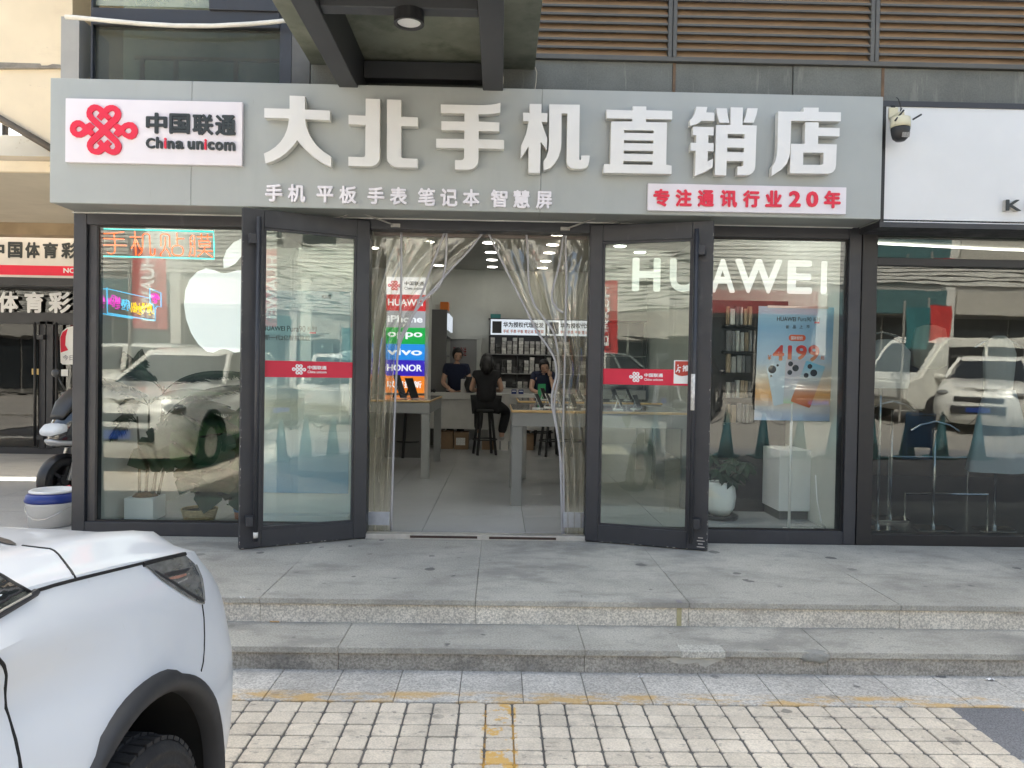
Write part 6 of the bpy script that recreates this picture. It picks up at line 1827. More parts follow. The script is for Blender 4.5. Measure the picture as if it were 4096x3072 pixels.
# local frame: front points to -Y
for yy in (0.0, 1.25):
    w_ = L('wheel', wheel_mb((0, yy, 0.215), 0.215, 0.095), tyre, smooth=True)
    mbr = MB()
    for k_ in range(5):
        a = R(72 * k_)
        mbr.bar((0, yy, 0.215), (0, yy + 0.13 * math.cos(a), 0.215 + 0.13 * math.sin(a)), 0.03, 0.03, (1, 0, 0))
    mbr.lathe([(0.0001, -0.03), (0.045, -0.03), (0.045, 0.03), (0.0001, 0.03)], (0, yy, 0.215), 12, 'X')
    mbr.build('rim', mat('dark_alloy', (0.05, 0.05, 0.055), 0.4, 0.5, var=0.1) if 'dark_alloy' not in MATS else MATS['dark_alloy'], w_, world=False)
mb = MB()
mb.grid(lambda u, v: ((u - .5) * 0.13 * (1 - .15 * abs(v - .5)), -0.245 * math.cos(R(-20 + 150 * v)) * (1 - .1 * (2 * u - 1) ** 2), 0.215 + 0.245 * math.sin(R(-20 + 150 * v)) * (1 - .1 * (2 * u - 1) ** 2)), 6, 14)
L('front_fender', mb, dark_plastic, smooth=True)
L('fork', MB().tube([(-0.075, 0, 0.215), (-0.075, 0.09, 0.5), (-0.05, 0.13, 0.7)], 0.018, 8).tube([(0.075, 0, 0.215), (0.075, 0.09, 0.5), (0.05, 0.13, 0.7)], 0.018, 8), silver, smooth=True)
def loft(secs, n=14):
    mb_ = MB()
    for (y, z, hw, hh, p_) in secs:
        for j in range(n):
            a = 2 * math.pi * j / n
            ca, sa = math.cos(a), math.sin(a)
            mb_.v.append(Vector((hw * math.copysign(abs(ca) ** p_, ca), y, z + hh * math.copysign(abs(sa) ** p_, sa))))
    for i in range(len(secs) - 1):
        for j in range(n):
            mb_.f.append((i * n + j, i * n + (j + 1) % n, (i + 1) * n + (j + 1) % n, (i + 1) * n + j))
    mb_.f += [tuple(range(n - 1, -1, -1)), tuple((len(secs) - 1) * n + j for j in range(n))]
    mb_.mi = [0] * len(mb_.f)
    return mb_
L('nose_fairing', loft([(-0.13, 0.60, 0.03, 0.04, .8), (-0.10, 0.63, 0.08, 0.10, .8), (-0.0, 0.70, 0.14, 0.19, .8), (0.10, 0.75, 0.19, 0.24, .8), (0.2, 0.72, 0.18, 0.26, .8)]), mat('gloss_black', (0.02, 0.022, 0.026), 0.12, var=0.05, coat=1.0), smooth=True)
mat('silver_paint', (0.42, 0.43, 0.44), 0.25, 0.4, var=0.03)
L('nose_trim', loft([(-0.155, 0.585, 0.05, 0.02, .8), (-0.10, 0.565, 0.11, 0.03, .8), (0.0, 0.56, 0.15, 0.03, .8), (0.1, 0.56, 0.17, 0.03, .8)]), MATS['silver_paint'], smooth=True)
L('visor', loft([(-0.07, 0.80, 0.09, 0.03, .8), (0.0, 0.90, 0.13, 0.06, .8), (0.09, 1.0, 0.12, 0.05, .8), (0.12, 1.05, 0.08, 0.02, .8)]), dark_plastic, smooth=True)
L('headlight', loft([(-0.165, 0.665, 0.10, 0.035, .7), (-0.12, 0.69, 0.12, 0.05, .7), (-0.05, 0.7, 0.12, 0.05, .7)]), lit('scooter_lens', (0.8, 0.85, 0.9), 0.05), smooth=True)
L('leg_shield', loft([(0.2, 0.62, 0.18, 0.32, .7), (0.26, 0.58, 0.18, 0.30, .7)]), dark_plastic, smooth=True)
L('footboard', loft([(0.26, 0.3, 0.15, 0.04, .6), (0.75, 0.3, 0.15, 0.04, .6)]), dark_plastic)
L('rear_body', loft([(0.72, 0.5, 0.12, 0.2, .7), (0.9, 0.55, 0.16, 0.2, .7), (1.3, 0.6, 0.15, 0.16, .7), (1.55, 0.68, 0.06, 0.06, .8)]), MATS['silver_paint'], smooth=True)
L('seat', loft([(0.7, 0.76, 0.10, 0.03, .7), (0.85, 0.78, 0.14, 0.05, .7), (1.2, 0.80, 0.15, 0.06, .7), (1.45, 0.84, 0.1, 0.05, .8)]), dark_plastic, smooth=True)
L('handlebar', MB().tube([(-0.32, 0.22, 1.0), (-0.15, 0.16, 1.02), (0.15, 0.16, 1.02), (0.32, 0.22, 1.0)], 0.016, 8), dark_plastic, smooth=True)
for s in (-1, 1):
    L('mirror', MB().tube([(s * 0.2, 0.17, 1.02), (s * 0.27, 0.14, 1.16)], 0.007, 6).ball((s * 0.29, 0.13, 1.2), 0.06, 10, 6, (1, .35, .7)), dark_plastic, smooth=True)
# crumpled red plastic bag behind the bucket
rb_ = W(268, 1985, 0.62)
mb = MB().ball((rb_.x, 0.7, PZ + 0.13), 0.13, 14, 9, (1, .8, 1))
rq = random.Random(4)
mb.v = [p + Vector((rq.uniform(-1, 1), rq.uniform(-1, 1), rq.uniform(-1, 1))) * 0.018 for p in mb.v]
tag(mb.build('plastic_bag', mat('red_bag', (0.6, 0.05, 0.09), 0.4, var=0.1)), 'crumpled red plastic bag between the bucket and the scooter', 'bag')

# ------------------------------------------------------------------ right: neighbouring clothes shop
nb = thing('clothes_shop', 'neighbouring clothes shop front with black frames and a wide display window', 'shop', (4.0, 0, PZ))
def nbx(name, x0, x1, y0, y1, z0, z1, m, bev=0.002):
    return MB().box(x0, x1, y0, y1, z0, z1).build(name, m, nb, bevel=bev)
NX1 = 8.2
nbx('post', 2.747, 2.862, -0.01, 0.14, PZ, 2.66, alu_black)
ztr0, ztr1 = W(3800, 1066, 0).z, W(3800, 1035, 0).z
nbx('transom_bar', 2.863, NX1, 0.0, 0.12, ztr0, ztr1, alu_black)
zb1 = W(3800, 2143, 0).z
nbx('bottom_rail', 2.863, NX1, 0.0, 0.12, PZ, zb1, alu_black)
zh = W(3800, 941, 0).z
nbx('head_rail', 2.863, NX1, 0.01, 0.12, zh, zh + 0.05, MATS['soffit_panel'])
nbx('soffit', 2.72, NX1, -0.3, 0.009, zh + 0.035, zh + 0.05, MATS['soffit_panel'])
nglass = glass('clothes_shop_glass', (0.72, 0.75, 0.74), 0.06, wav=0.04, wscale=(0.7, 0.7, 3.0), wdist=0.012)
pane(2.862, NX1, zb1, ztr0, 0.06, 'window_pane', nglass, nb)
pane(2.862, NX1, ztr1, zh, 0.06, 'window_pane', nglass, nb, lean=0.006)
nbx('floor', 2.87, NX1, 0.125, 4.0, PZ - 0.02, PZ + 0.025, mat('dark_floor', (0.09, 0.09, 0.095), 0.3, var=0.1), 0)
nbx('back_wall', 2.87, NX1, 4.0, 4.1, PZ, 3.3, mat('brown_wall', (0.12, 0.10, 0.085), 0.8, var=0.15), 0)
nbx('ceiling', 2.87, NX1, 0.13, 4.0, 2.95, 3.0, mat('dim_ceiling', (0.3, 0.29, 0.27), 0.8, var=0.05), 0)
nbx('head_wall', 2.76, NX1, 0.125, 0.15, zh + 0.051, 3.3, wall_dark, 0)
ledline = lit('led_line', (1.0, 0.95, 0.82), 2.2)
for yy, x0, x1 in ((1.6, 2.9, 6.0), (2.6, 3.6, 7.5)):
    MB().tube([(x0, yy - 0.3, 2.93), ((x0 + x1) / 2, yy, 2.93), (x1, yy + 0.1, 2.93)], 0.012, 6).build('led_line', ledline, nb)
# its sign: white face in a dark frame
ns_ = thing('clothes_shop_sign', 'blank white sign box with a black letter K over the clothes shop', 'shop sign', (4.5, -0.3, 2.62))
NSY = -0.30
sx0 = 2.722
szt, szb = W(3800, 432, NSY).z, W(3800, 893, NSY).z
MB().box(sx0 + 0.03, NX1, NSY, -0.002, szb, szt).build('face', mat('sign_face', (0.70, 0.71, 0.72), 0.35, var=0.03, vs=2), ns_)
MB().box(sx0, NX1, NSY - 0.008, -0.002, szt + 0.001, szt + 0.04).build('frame', alu, ns_)
MB().box(sx0, NX1, NSY - 0.008, -0.002, szb - 0.038, szb - 0.001).build('frame', alu, ns_)
MB().box(sx0, sx0 + 0.029, NSY - 0.008, -0.002, szb, szt).build('frame', alu_black, ns_)
text('K', front(NSY), pbox(4022, 800, 4084, 843, NSY - 0.03), char_black, ns_, 0.006, 0.03, 0.02, 'letter')
text('K', front(NSY), pbox(4020, 800, 4082, 843, NSY - 0.03), silver, ns_, 0.028, 0.001, 0.024, 'letter_return')
text('I', front(NSY), pbox(4112, 801, 4134, 844, NSY - 0.03), char_black, ns_, 0.006, 0.03, 0.02, 'letter')
# socket box and swivel camera on it
so = thing('power_socket', 'white wall socket box with a black plug above the clothes shop sign', 'socket', (W(3575, 430, NSY).x, NSY, szt))
b = pbox(3551, 409, 3600, 452, NSY - 0.02)
MB().box(b[0], b[1], NSY + 0.02, NSY + 0.07, szt + 0.041, b[3]).build('socket_box', white_vinyl, so, bevel=0.004)
MB().box(b[0] + 0.032, b[0] + 0.06, NSY - 0.012, NSY + 0.0195, b[3] - 0.035, b[3] - 0.015).build('plug', dark_plastic, so, bevel=0.003)
pts = [W(x, y, NSY - 0.01) for x, y in ((3584, 390), (3592, 394), (3600, 412), (3604, 425), (3602, 445), (3606, 432), (3610, 414), (3611, 410))]
MB().tube(pts[:5] + [W(3608, 432, NSY - 0.03)], 0.003, 6).build('cord', dark_plastic, so)
sec = thing('security_camera', 'cream and black swivel security camera with two antennas on the sign frame', 'camera', (W(3602, 470, NSY).x, NSY, W(3602, 470, NSY).z))
cream = mat('cream_plastic', (0.62, 0.58, 0.42), 0.45, var=0.05)
ca_ = W(3602, 497, NSY - 0.12)
cc = (ca_.x, NSY - 0.12, ca_.z)
b = pbox(3552, 432, 3590, 477, NSY)
MB().box(b[0], b[1], NSY - 0.012, NSY - 0.001, b[2], b[3]).build('wall_plate', cream, sec, bevel=0.003)
MB().box(cc[0] - 0.025, cc[0] + 0.02, NSY - 0.14, NSY - 0.013, cc[2] + 0.045, cc[2] + 0.085).build('arm', cream, sec, bevel=0.006)
MB().lathe([(0.0001, 0.05), (0.045, 0.05), (0.063, 0.042), (0.066, 0.0), (0.066, -0.025), (0.0001, -0.025)], cc, 28).build('collar', cream, sec, smooth=True)
MB().lathe([(0.0001, -0.0255), (0.062, -0.0255), (0.064, -0.035), (0.059, -0.07), (0.05, -0.1), (0.03, -0.118), (0.0001, -0.12)], cc, 28).build('dome', dark_plastic, sec, smooth=True)
MB().obox((cc[0] + 0.012, cc[1] - 0.05, cc[2] - 0.088), (0.026, 0, 0), (0, -0.004, 0.016), (0, 0.006, 0.0015)).build('lens_window', mat('lens_grille', (0.25, 0.25, 0.25), 0.3, var=0.4, vs=120), sec)
for s, (x0_, z0_, x1_, z1_) in ((-1, (-0.06, 0.01, 0.0, 0.085)), (1, (0.066, 0.022, 0.125, 0.058))):
    MB().tube([(cc[0] + x0_, cc[1] - 0.04, cc[2] + z0_), (cc[0] + x1_, cc[1] - 0.04, cc[2] + z1_)], 0.0065, 8).build('antenna', dark_plastic, sec)
# clothes stands in the window
chrome = mat('chrome', (0.75, 0.75, 0.74), 0.12, 1.0, var=0)
cloth_w = mat('white_cloth', (0.72, 0.70, 0.66), 0.9, var=0.06, vs=3)
cloth_p = mat('pale_blue_cloth', (0.55, 0.62, 0.68), 0.9, var=0.06)
def stand(label, px, base_py, top_z, yy):
    g = G(px, base_py, PZ + 0.025)
    x, y = W(px, base_py, yy).x, yy
    t = thing('clothes_stand', label, 'stand', (x, y, PZ + 0.025), group='chrome clothes stands')
    MB().tube([(x, y, PZ + 0.04), (x, y, top_z)], 0.011, 10).build('pole', chrome, t, smooth=True)
    q = rrect(-0.16, 0.16, -0.11, 0.11, 0.03)
    MB().prism(q, lambda a, b_, d: (x + a + b_ * 0.25, y + b_, d), PZ + 0.026, PZ + 0.045).build('base_plate', chrome, t, bevel=0.004)
    MB().lathe([(0.022, PZ + 0.045), (0.018, PZ + 0.07), (0.011, PZ + 0.08)], (x, y, 0), 12).build('collar', chrome, t, smooth=True)
    MB().tube([(x - 0.2, y, top_z), (x - 0.12, y, top_z + 0.05), (x, y, top_z + 0.08), (x + 0.12, y, top_z + 0.05), (x + 0.2, y, top_z)], 0.008, 8).build('hanger', chrome, t)
    return x, y
def garment(name, label, cat, x, y, prof, m, seed):
    """hanging cloth: loft of flat ovals (z, half width, half depth)"""
    r_ = random.Random(seed)
    n = 24
    mb_ = MB()
    for z, hw, hd in prof:
        for j in range(n):
            a = 2 * math.pi * j / n
            f_ = 1 + 0.10 * math.sin(5 * a + z * 3 + seed) * min(1, hd / .08)
            mb_.v.append(Vector((x + hw * f_ * math.cos(a), y + hd * f_ * math.sin(a) + 0.01 * math.sin(9 * a), z)))
    for i in range(len(prof) - 1):
        for j in range(n):
            mb_.f.append((i * n + j, i * n + (j + 1) % n, (i + 1) * n + (j + 1) % n, (i + 1) * n + j))
    mb_.mi = [0] * len(mb_.f)
    return tag(mb_.build(name, m, smooth=True, recalc=True), label, cat)
xa1, ya1 = stand('chrome clothes stand nearest the black post', 3510, 2085, 1.78, 0.45)
xa2, ya2 = stand('chrome clothes stand in the middle of the clothes window', 3732, 2085, 1.05, 0.5)
xa3, ya3 = stand('chrome clothes stand under the pale skirt', 3977, 2085, 1.75, 0.5)
stand('thin chrome stand set back in the clothes window', 3560, 2062, 1.2, 0.9)
garment('shirt', 'white shirt hanging from the stand nearest the black post', 'shirt', xa1 + 0.03, ya1, [(1.80, 0.05, 0.05), (1.76, 0.15, 0.07), (1.70, 0.2, 0.09), (1.55, 0.2, 0.1), (1.45, 0.21, 0.1), (1.4, 0.2, 0.09)], cloth_w, 2)
garment('top', 'white top on the stand above the pale skirt', 'top', xa3, ya3, [(1.85, 0.04, 0.04), (1.8, 0.1, 0.06), (1.7, 0.13, 0.08), (1.5, 0.11, 0.08), (1.4, 0.10, 0.08)], cloth_w, 5)
garment('skirt', 'long pale flared skirt hanging in the clothes window', 'skirt', xa3 + 0.02, ya3, [(1.4, 0.11, 0.08), (1.25, 0.16, 0.1), (1.05, 0.2, 0.13), (0.85, 0.24, 0.15), (0.72, 0.26, 0.16)], cloth_p, 7)
bagx = W(3720, 1250, 0.8).x
garment('handbag', 'pale bag with a chain hanging in the clothes window', 'bag', bagx, 0.8, [(1.95, 0.05, 0.03), (1.92, 0.13, 0.05), (1.75, 0.16, 0.06), (1.6, 0.15, 0.06), (1.57, 0.08, 0.03)], mat('tan_cloth', (0.5, 0.45, 0.36), 0.9, var=0.1), 9)
xr_ = W(3620, 1990, 1.0).x
rail_ = thing('low_rail', 'low chrome display rail on the floor of the clothes window', 'rail', (xr_ + .3, 1.0, PZ))
MB().tube([(xr_, 1.0, PZ + 0.03), (xr_, 1.0, PZ + 0.25), (xr_ + 0.75, 1.0, PZ + 0.25), (xr_ + 0.75, 1.0, PZ + 0.03)], 0.012, 8).build('bar', chrome, rail_)
MB().tube([(xr_, 1.3, PZ + 0.03), (xr_, 1.3, PZ + 0.55), (xr_ + 0.75, 1.3, PZ + 0.55), (xr_ + 0.75, 1.3, PZ + 0.03)], 0.010, 8).build('bar', chrome, rail_)
# ------------------------------------------------------------------ cars
from mathutils.bvhtree import BVHTree
def lerp_tab(tab, x):
    if x <= tab[0][0]:
        return tab[0][1]
    for (a, b), (c, d) in zip(tab, tab[1:]):
        if x <= c:
            t = (x - a) / (c - a)
            return b + (d - b) * t
    return tab[-1][1]
def smooth_tab(tab, x, h=0.08):
    return sum(lerp_tab(tab, x + h * k) for k in (-1, -.5, 0, .5, 1)) / 5
plastic = mat('car_plastic', (0.028, 0.029, 0.033), 0.55, var=0.15, vs=8, stains=[((0.07, 0.07, 0.07), 9, 0.55, 0.75, 0.4, (1, 1, 1))])
car_glass = mat('car_glass', (0.012, 0.015, 0.018), 0.05, var=0, spec=0.8)
lamp_clear = mat('lamp_clear', (0.20, 0.205, 0.205), 0.18, 0.3, var=0.35, vs=16, stretch=(1, 1, 3), coat=1.0)
tyre2 = mat('car_tyre', (0.024, 0.024, 0.026), 0.8, var=0.3, vs=12, bump=0.4, bs=60)
alloy = mat('alloy_rim', (0.45, 0.45, 0.46), 0.3, 0.9, var=0.05)
well = mat('wheel_well', (0.004, 0.004, 0.004), 0.9, var=0)
gap_m = mat('panel_gap', (0.006, 0.006, 0.007), 0.8, var=0)
PROFQ = [(0, 0.07), (0.1, 0.03), (0.25, 0.006), (0.42, 0.0), (0.58, 0.003), (0.66, 0.012), (0.8, 0.026), (0.9, 0.048), (0.96, 0.075), (1.0, 0.105)]
HOODZ = [(-0.35, 1.135), (-0.3, 1.13), (0, 1.105), (0.2, 1.088), (0.4, 1.06), (0.58, 1.024), (0.70, 0.985), (0.78, 0.945), (0.84, 0.90)]
SEAMZ = [(-3.6, 1.13), (-0.4, 1.10), (-0.3, 1.092), (0.1, 1.045), (0.35, 1.005), (0.6, 0.965), (0.8, 0.915), (0.9, 0.89)]
def plan(s):
    """body outline seen from above: s 0..1 from the cowl (f = -0.35) round the front corner to the centre of the nose"""
    if s < 0.45:
        return 0.882 - 0.004 * s, -0.35 + (0.40 + 0.35) * s / 0.45
    a = (s - 0.45) / 0.55 * math.pi / 2
    return 0.88 * math.cos(a) ** 0.62 if a < math.pi / 2 - 1e-6 else 0.0, 0.40 + 0.48 * math.sin(a) ** 0.72
def car_body():
    NS, NT, NV = 64, 22, 14
    verts, faces = [], []
    # half outline: rear part then front part
    path = []
    for i in range(26):
        f = -3.52 + (3.52 - 0.35) * i / 26
        r = 0.882 - 0.16 * max(0, (-f - 3.05) / 0.47) ** 2 - 0.012 * max(0, (-f - 1.4)) * 0.2
        path.append((r, f))
    for i in range(NS + 1):
        path.append(plan(i / NS))
    n = len(path)
    def nrm(i):
        a, b = path[max(0, i - 1)], path[min(n - 1, i + 1)]
        dx, dy = b[0] - a[0], b[1] - a[1]
        l = math.hypot(dx, dy) or 1
        return (dy / l, -dx / l) if i < n - 1 else (0, 1)
    pr = path[::-1]
    rows = []
    for j in range(NT + 1):
        t = j / NT
        row = []
        for i, (r, f) in enumerate(path):
            nx, ny = nrm(i)
            ins = smooth_tab(PROFQ, t, 0.05)
            k_ = 1.0 + 0.5 * max(0, min(1, (f - 0.4) / 0.4)) * (1 if t > 0.6 else 0.2)
            zt = smooth_tab(SEAMZ, f)
            z = 0.2 + (zt - 0.2) * t
            # flare over the wheel and a soft crease rising to the lamp
            fl_ = 0.018 * math.exp(-((math.hypot(f, z - 0.33) - 0.42) / 0.09) ** 2) * (1 if abs(f) < 0.6 else 0)
            zc_ = 0.965 - 0.10 * f
            fd = 1 if f < -0.35 else max(0, 1 - (f + .35) / .35)
            cr = fd * (0.016 * math.exp(-((z - zc_) / 0.022) ** 2) - 0.038 * math.exp(-((z - zc_ + 0.11) / 0.07) ** 2))
            off = -ins * k_ + fl_ + cr - 0.012
            row.append(Vector((max(0.0, r + nx * off) if i < n - 1 else 0.0, f + ny * off, z)))
        rows.append(row)
    # hood / deck rows from the seam to the centre line
    seam = rows[-1]
    top = []
    for j in range(1, NV + 1):
        v = j / NV
        row = []
        for i, p in enumerate(seam):
            s = i / (n - 1)
            fc = p.y if p.y < -0.35 else -0.35 + (0.80 + 0.35) * max(0.0, (i - 26) / NS) ** 1.15
            r = p.x * (1 - v)
            f = p.y * (1 - v) + fc * v
            if i == n - 1:
                r = 0.0
            hz = smooth_tab(HOODZ, f) if f > -0.35 else 1.135
            q = r / 0.8
            hz += -0.033 * q * q - 0.05 * max(0, q - .85) + 0.016 * math.exp(-((r - 0.60) / 0.09) ** 2) * (1 if f > -.4 else 0)
            w_ = min(1.0, v / 0.15)
            w_ = w_ * w_ * (3 - 2 * w_)
            z = p.z * (1 - w_) + hz * w_ if f > -0.5 else p.z + 0.03 * v
            row.append(Vector((r, f, z)))
        top.append(row)
    allr = rows + top
    for side in (1, -1):
        b = len(verts)
        for row in allr:
            verts += [Vector((p.x * side, p.y, p.z)) for p in row]
        for j in range(len(allr) - 1):
            for i in range(n - 1):
                q = (b + j * n + i, b + j * n + i + 1, b + (j + 1) * n + i + 1, b + (j + 1) * n + i)
                faces.append(q if side == 1 else q[::-1])
    # floor and tail caps, right and left halves
    nb_ = len(allr) * n
    faces.append(tuple(i for i in range(n - 1, -1, -1)) + tuple(nb_ + i for i in range(n - 1)))
    tail = [j * n for j in range(len(allr))]
    faces.append(tuple(tail) + tuple(nb_ + k for k in reversed(tail[:-1])))
    return verts, faces
CV, CF = car_body()
WHEELS = [(0.0, 1), (0.0, -1), (-2.66, 1), (-2.66, -1)]
def car(name, label, paint, loc, rz, cat='car', detail=False, hs=1.0, group=None):
    """local frame: x to the car's right, y forward, origin on the ground under the front axle"""
    t = thing(name, label, cat, loc, rz, group)
    me = bpy.data.meshes.new('body')
    me.from_pydata([tuple(p) for p in CV], [], CF)
    me.materials.append(paint)
    me.materials.append(well)
    bm = bmesh.new()
    bm.from_mesh(me)
    bmesh.ops.remove_doubles(bm, verts=bm.verts, dist=1e-4)
    bmesh.ops.dissolve_degenerate(bm, dist=1e-5, edges=bm.edges)
    bmesh.ops.recalc_face_normals(bm, faces=bm.faces)
    for f in bm.faces:
        f.smooth = True
    bm.to_mesh(me)
    bm.free()
    body = bpy.data.objects.new('body', me)
    col.objects.link(body)
    cut = MB()
    for f, s in WHEELS:
        cut.lathe([(0.402, s * 0.62), (0.402, s * 1.2)] if s > 0 else [(0.402, -1.2), (0.402, -0.62)], (0, f, 0.335), 40, 'X')
    co = cut.build('tmp_cut', well)
    md = body.modifiers.new('b', 'BOOLEAN')
    md.object = co
    md.operation = 'DIFFERENCE'
    md.solver = 'EXACT'
    md.material_mode = 'TRANSFER'
    dg = bpy.context.evaluated_depsgraph_get()
    nm_ = bpy.data.meshes.new_from_object(body.evaluated_get(dg))
    bpy.data.objects.remove(co)
    body.modifiers.clear()
    body.data = nm_
    nm_.set_sharp_from_angle(angle=R(38))
    body.parent = t
    # greenhouse: dark glass loft with a painted roof and pillars
    hb = [(0.79, -0.36), (0.79, -2.95), (0.72, -3.4)]
    gl_ = MB()
    base = [(0.70, -0.30, 1.10), (0.795, -0.55, 1.11), (0.80, -1.6, 1.125), (0.78, -2.7, 1.13), (0.66, -3.42, 1.12)]
    topp = [(0.50, -1.02, 1.50), (0.60, -1.20, 1.545), (0.615, -1.7, 1.565), (0.60, -2.5, 1.55), (0.52, -2.98, 1.50)]
    ring_b = base + [(-a, b, c) for a, b, c in reversed(base)]
    ring_t = topp + [(-a, b, c) for a, b, c in reversed(topp)]
    m_ = len(ring_b)
    gl_.add(ring_b + ring_t, [(i, (i + 1) % m_, (i + 1) % m_ + m_, i + m_) for i in range(m_)])
    gl_.build('windows', car_glass, t, world=False)
    rf = MB()
    rt = [(x * 1.02, y + (0.02 if y > -1.5 else -0.02), z - 0.01) for x, y, z in ring_t]
    rt2 = [(x * 0.9, y * 0.97 - 0.05, z + 0.045) for x, y, z in ring_t]
    rf.add(rt + rt2, [(i, (i + 1) % m_, (i + 1) % m_ + m_, i + m_) for i in range(m_)] + [tuple(range(m_, 2 * m_))])
    rf.build('roof', paint, t, world=False, smooth=True)
    pm_ = MB()
    for sgn in (1, -1):
        for k_ in (1, 3, 4):
            a, b = Vector(base[k_]), Vector(topp[k_])
            a.x *= sgn * 1.008
            b.x *= sgn * 1.008
            pm_.bar(a, b, 0.07, 0.05, up=(0, 1, 0))
        a, b = Vector((sgn * 0.803, -1.62, 1.085)), Vector((sgn * 0.62, -1.68, 1.56))
        pm_.bar(a, b, 0.03, 0.09, up=(0, 1, 0))
    pm_.build('pillars', paint, t, world=False)
    # wheels
    for f, s in WHEELS:
        c = (s * 0.775, f, 0.313)
        w_ = MB().lathe([(0.215, s * -0.1), (0.28, s * -0.108), (0.301, s * -0.095), (0.312, s * -0.06), (0.313, 0), (0.312, s * 0.06), (0.301, s * 0.095), (0.286, s * 0.104), (0.283, s * 0.108), (0.276, s * 0.108), (0.273, s * 0.104), (0.256, s * 0.106), (0.252, s * 0.110), (0.244, s * 0.110), (0.241, s * 0.104), (0.222, s * 0.098), (0.215, s * 0.085), (0.215, s * -0.1)], c, 40, 'X').build('wheel', tyre2, t, world=False, smooth=True)
        if detail and f > -1 and s > 0:
            tl = MB()
            for k_ in range(52):
                a = 2 * math.pi * k_ / 52
                dv, tv_ = Vector((0, math.cos(a), math.sin(a))), Vector((0, -math.sin(a), math.cos(a)))
                for xo, sk in ((0.07, 0.25), (0.015, -0.25), (-0.04, 0.25)):
                    cc_ = Vector(c) + dv * (0.309 if xo > 0.05 else 0.314) + Vector((xo, 0, 0)) + tv_ * 0.006 * sk
                    tl.obox(cc_, Vector((0.022, 0, 0)) + tv_ * 0.006 * sk, tv_ * 0.0145, dv * 0.005)
            tl.build('tread_blocks', tyre2, w_, world=False)['kind'] = 'stuff'
        rm = MB().lathe([(0.214, s * 0.08), (0.2, s * 0.086), (0.19, s * 0.05), (0.0001, s * 0.04)], c, 30, 'X')
        for k_ in range(5):
            a = R(72 * k_ + 20)
            rm.bar((c[0] + s * 0.075, f + 0.03 * math.cos(a), 0.313 + 0.03 * math.sin(a)), (c[0] + s * 0.08, f + 0.19 * math.cos(a), 0.313 + 0.19 * math.sin(a)), 0.02, 0.06, up=(0, -math.sin(a), math.cos(a)))
        rm.build('rim', alloy, w_, world=False)
        # plastic trim round the arch
        tr = MB()
        def fn(u, v, f=f, s=s):
            a = R(-28 + 236 * u)
            rr_ = [0.397, 0.400, 0.418, 0.440, 0.442][int(round(v * 4))]
            dx = [0.845, 0.886, 0.902, 0.894, 0.86][int(round(v * 4))]
            bulge = 0.012 if 0.42 < u < 0.62 and v > 0.6 else 0.0
            y_ = f + (rr_ + bulge) * math.cos(a)
            dx -= 0.10 * max(0, (y_ - 0.36)) ** 1.0 if f > -1 else 0
            return (s * dx, y_, max(0.12, 0.335 + (rr_ + bulge) * math.sin(a)))
        tr.grid(fn, 48, 4)
        tr.build('arch_trim', plastic, t, world=False, smooth=True)
    # lower cladding, grille, plate, mirrors
    cl_ = MB()
    for s in (1, -1):
        cl_.box(s * 0.80, s * 0.895, -2.24, -0.42, 0.2, 0.33)
    cl_.build('side_cladding', plastic, t, world=False)
    MB().box(-0.5, 0.5, 0.80, 0.886, 0.42, 0.6).build('lower_grille', plastic, t, world=False, bevel=0.02)
    MB().box(-0.45, 0.45, 0.76, 0.864, 0.68, 0.78).build('grille', plastic, t, world=False, bevel=0.02)
    MB().box(-0.22, 0.22, 0.885, 0.895, 0.46, 0.56).build('number_plate', mat('plate_blue', (0.01, 0.05, 0.3), 0.4, var=0.02) if 'plate_blue' not in MATS else MATS['plate_blue'], t, world=False)
    for s in (1, -1):
        MB().ball((s * 0.99, -1.0, 1.12), 0.11, 12, 8, (1, .55, .62)).build('mirror', paint, t, world=False, smooth=True)
    if not detail:
        for s in (1, -1):
            MB().ball((s * 0.66, 0.62, 0.84), 0.2, 14, 8, (.75, .75, .32)).build('headlight', lamp_clear, t, world=False, smooth=True)
            MB().ball((s * 0.66, -3.38, 0.92), 0.16, 12, 8, (.9, .6, .5)).build('taillight', mat('tail_red', (0.4, 0.01, 0.01), 0.2, var=0, coat=1) if 'tail_red' not in MATS else MATS['tail_red'], t, world=False, smooth=True)
    return t, body
paint_white = mat('white_car_paint', (0.67, 0.70, 0.75), 0.3, var=0.02, vs=2, coat=0.6, stains=[((0.5, 0.49, 0.47), 34, 0.68, 0.73, 0.25, (1, 1, .4)), ((0.62, 0.62, 0.64), 3, 0.55, 0.8, 0.25, (1, 1, 0.5))])
CA = R(-3.0)
CLOC = Vector((-1.700, -3.923, GZ))
mycar, cbody = car('parked_car', 'white car with black wheel arch trim parked nose-in at the foot of the steps', paint_white, CLOC, CA, detail=True)
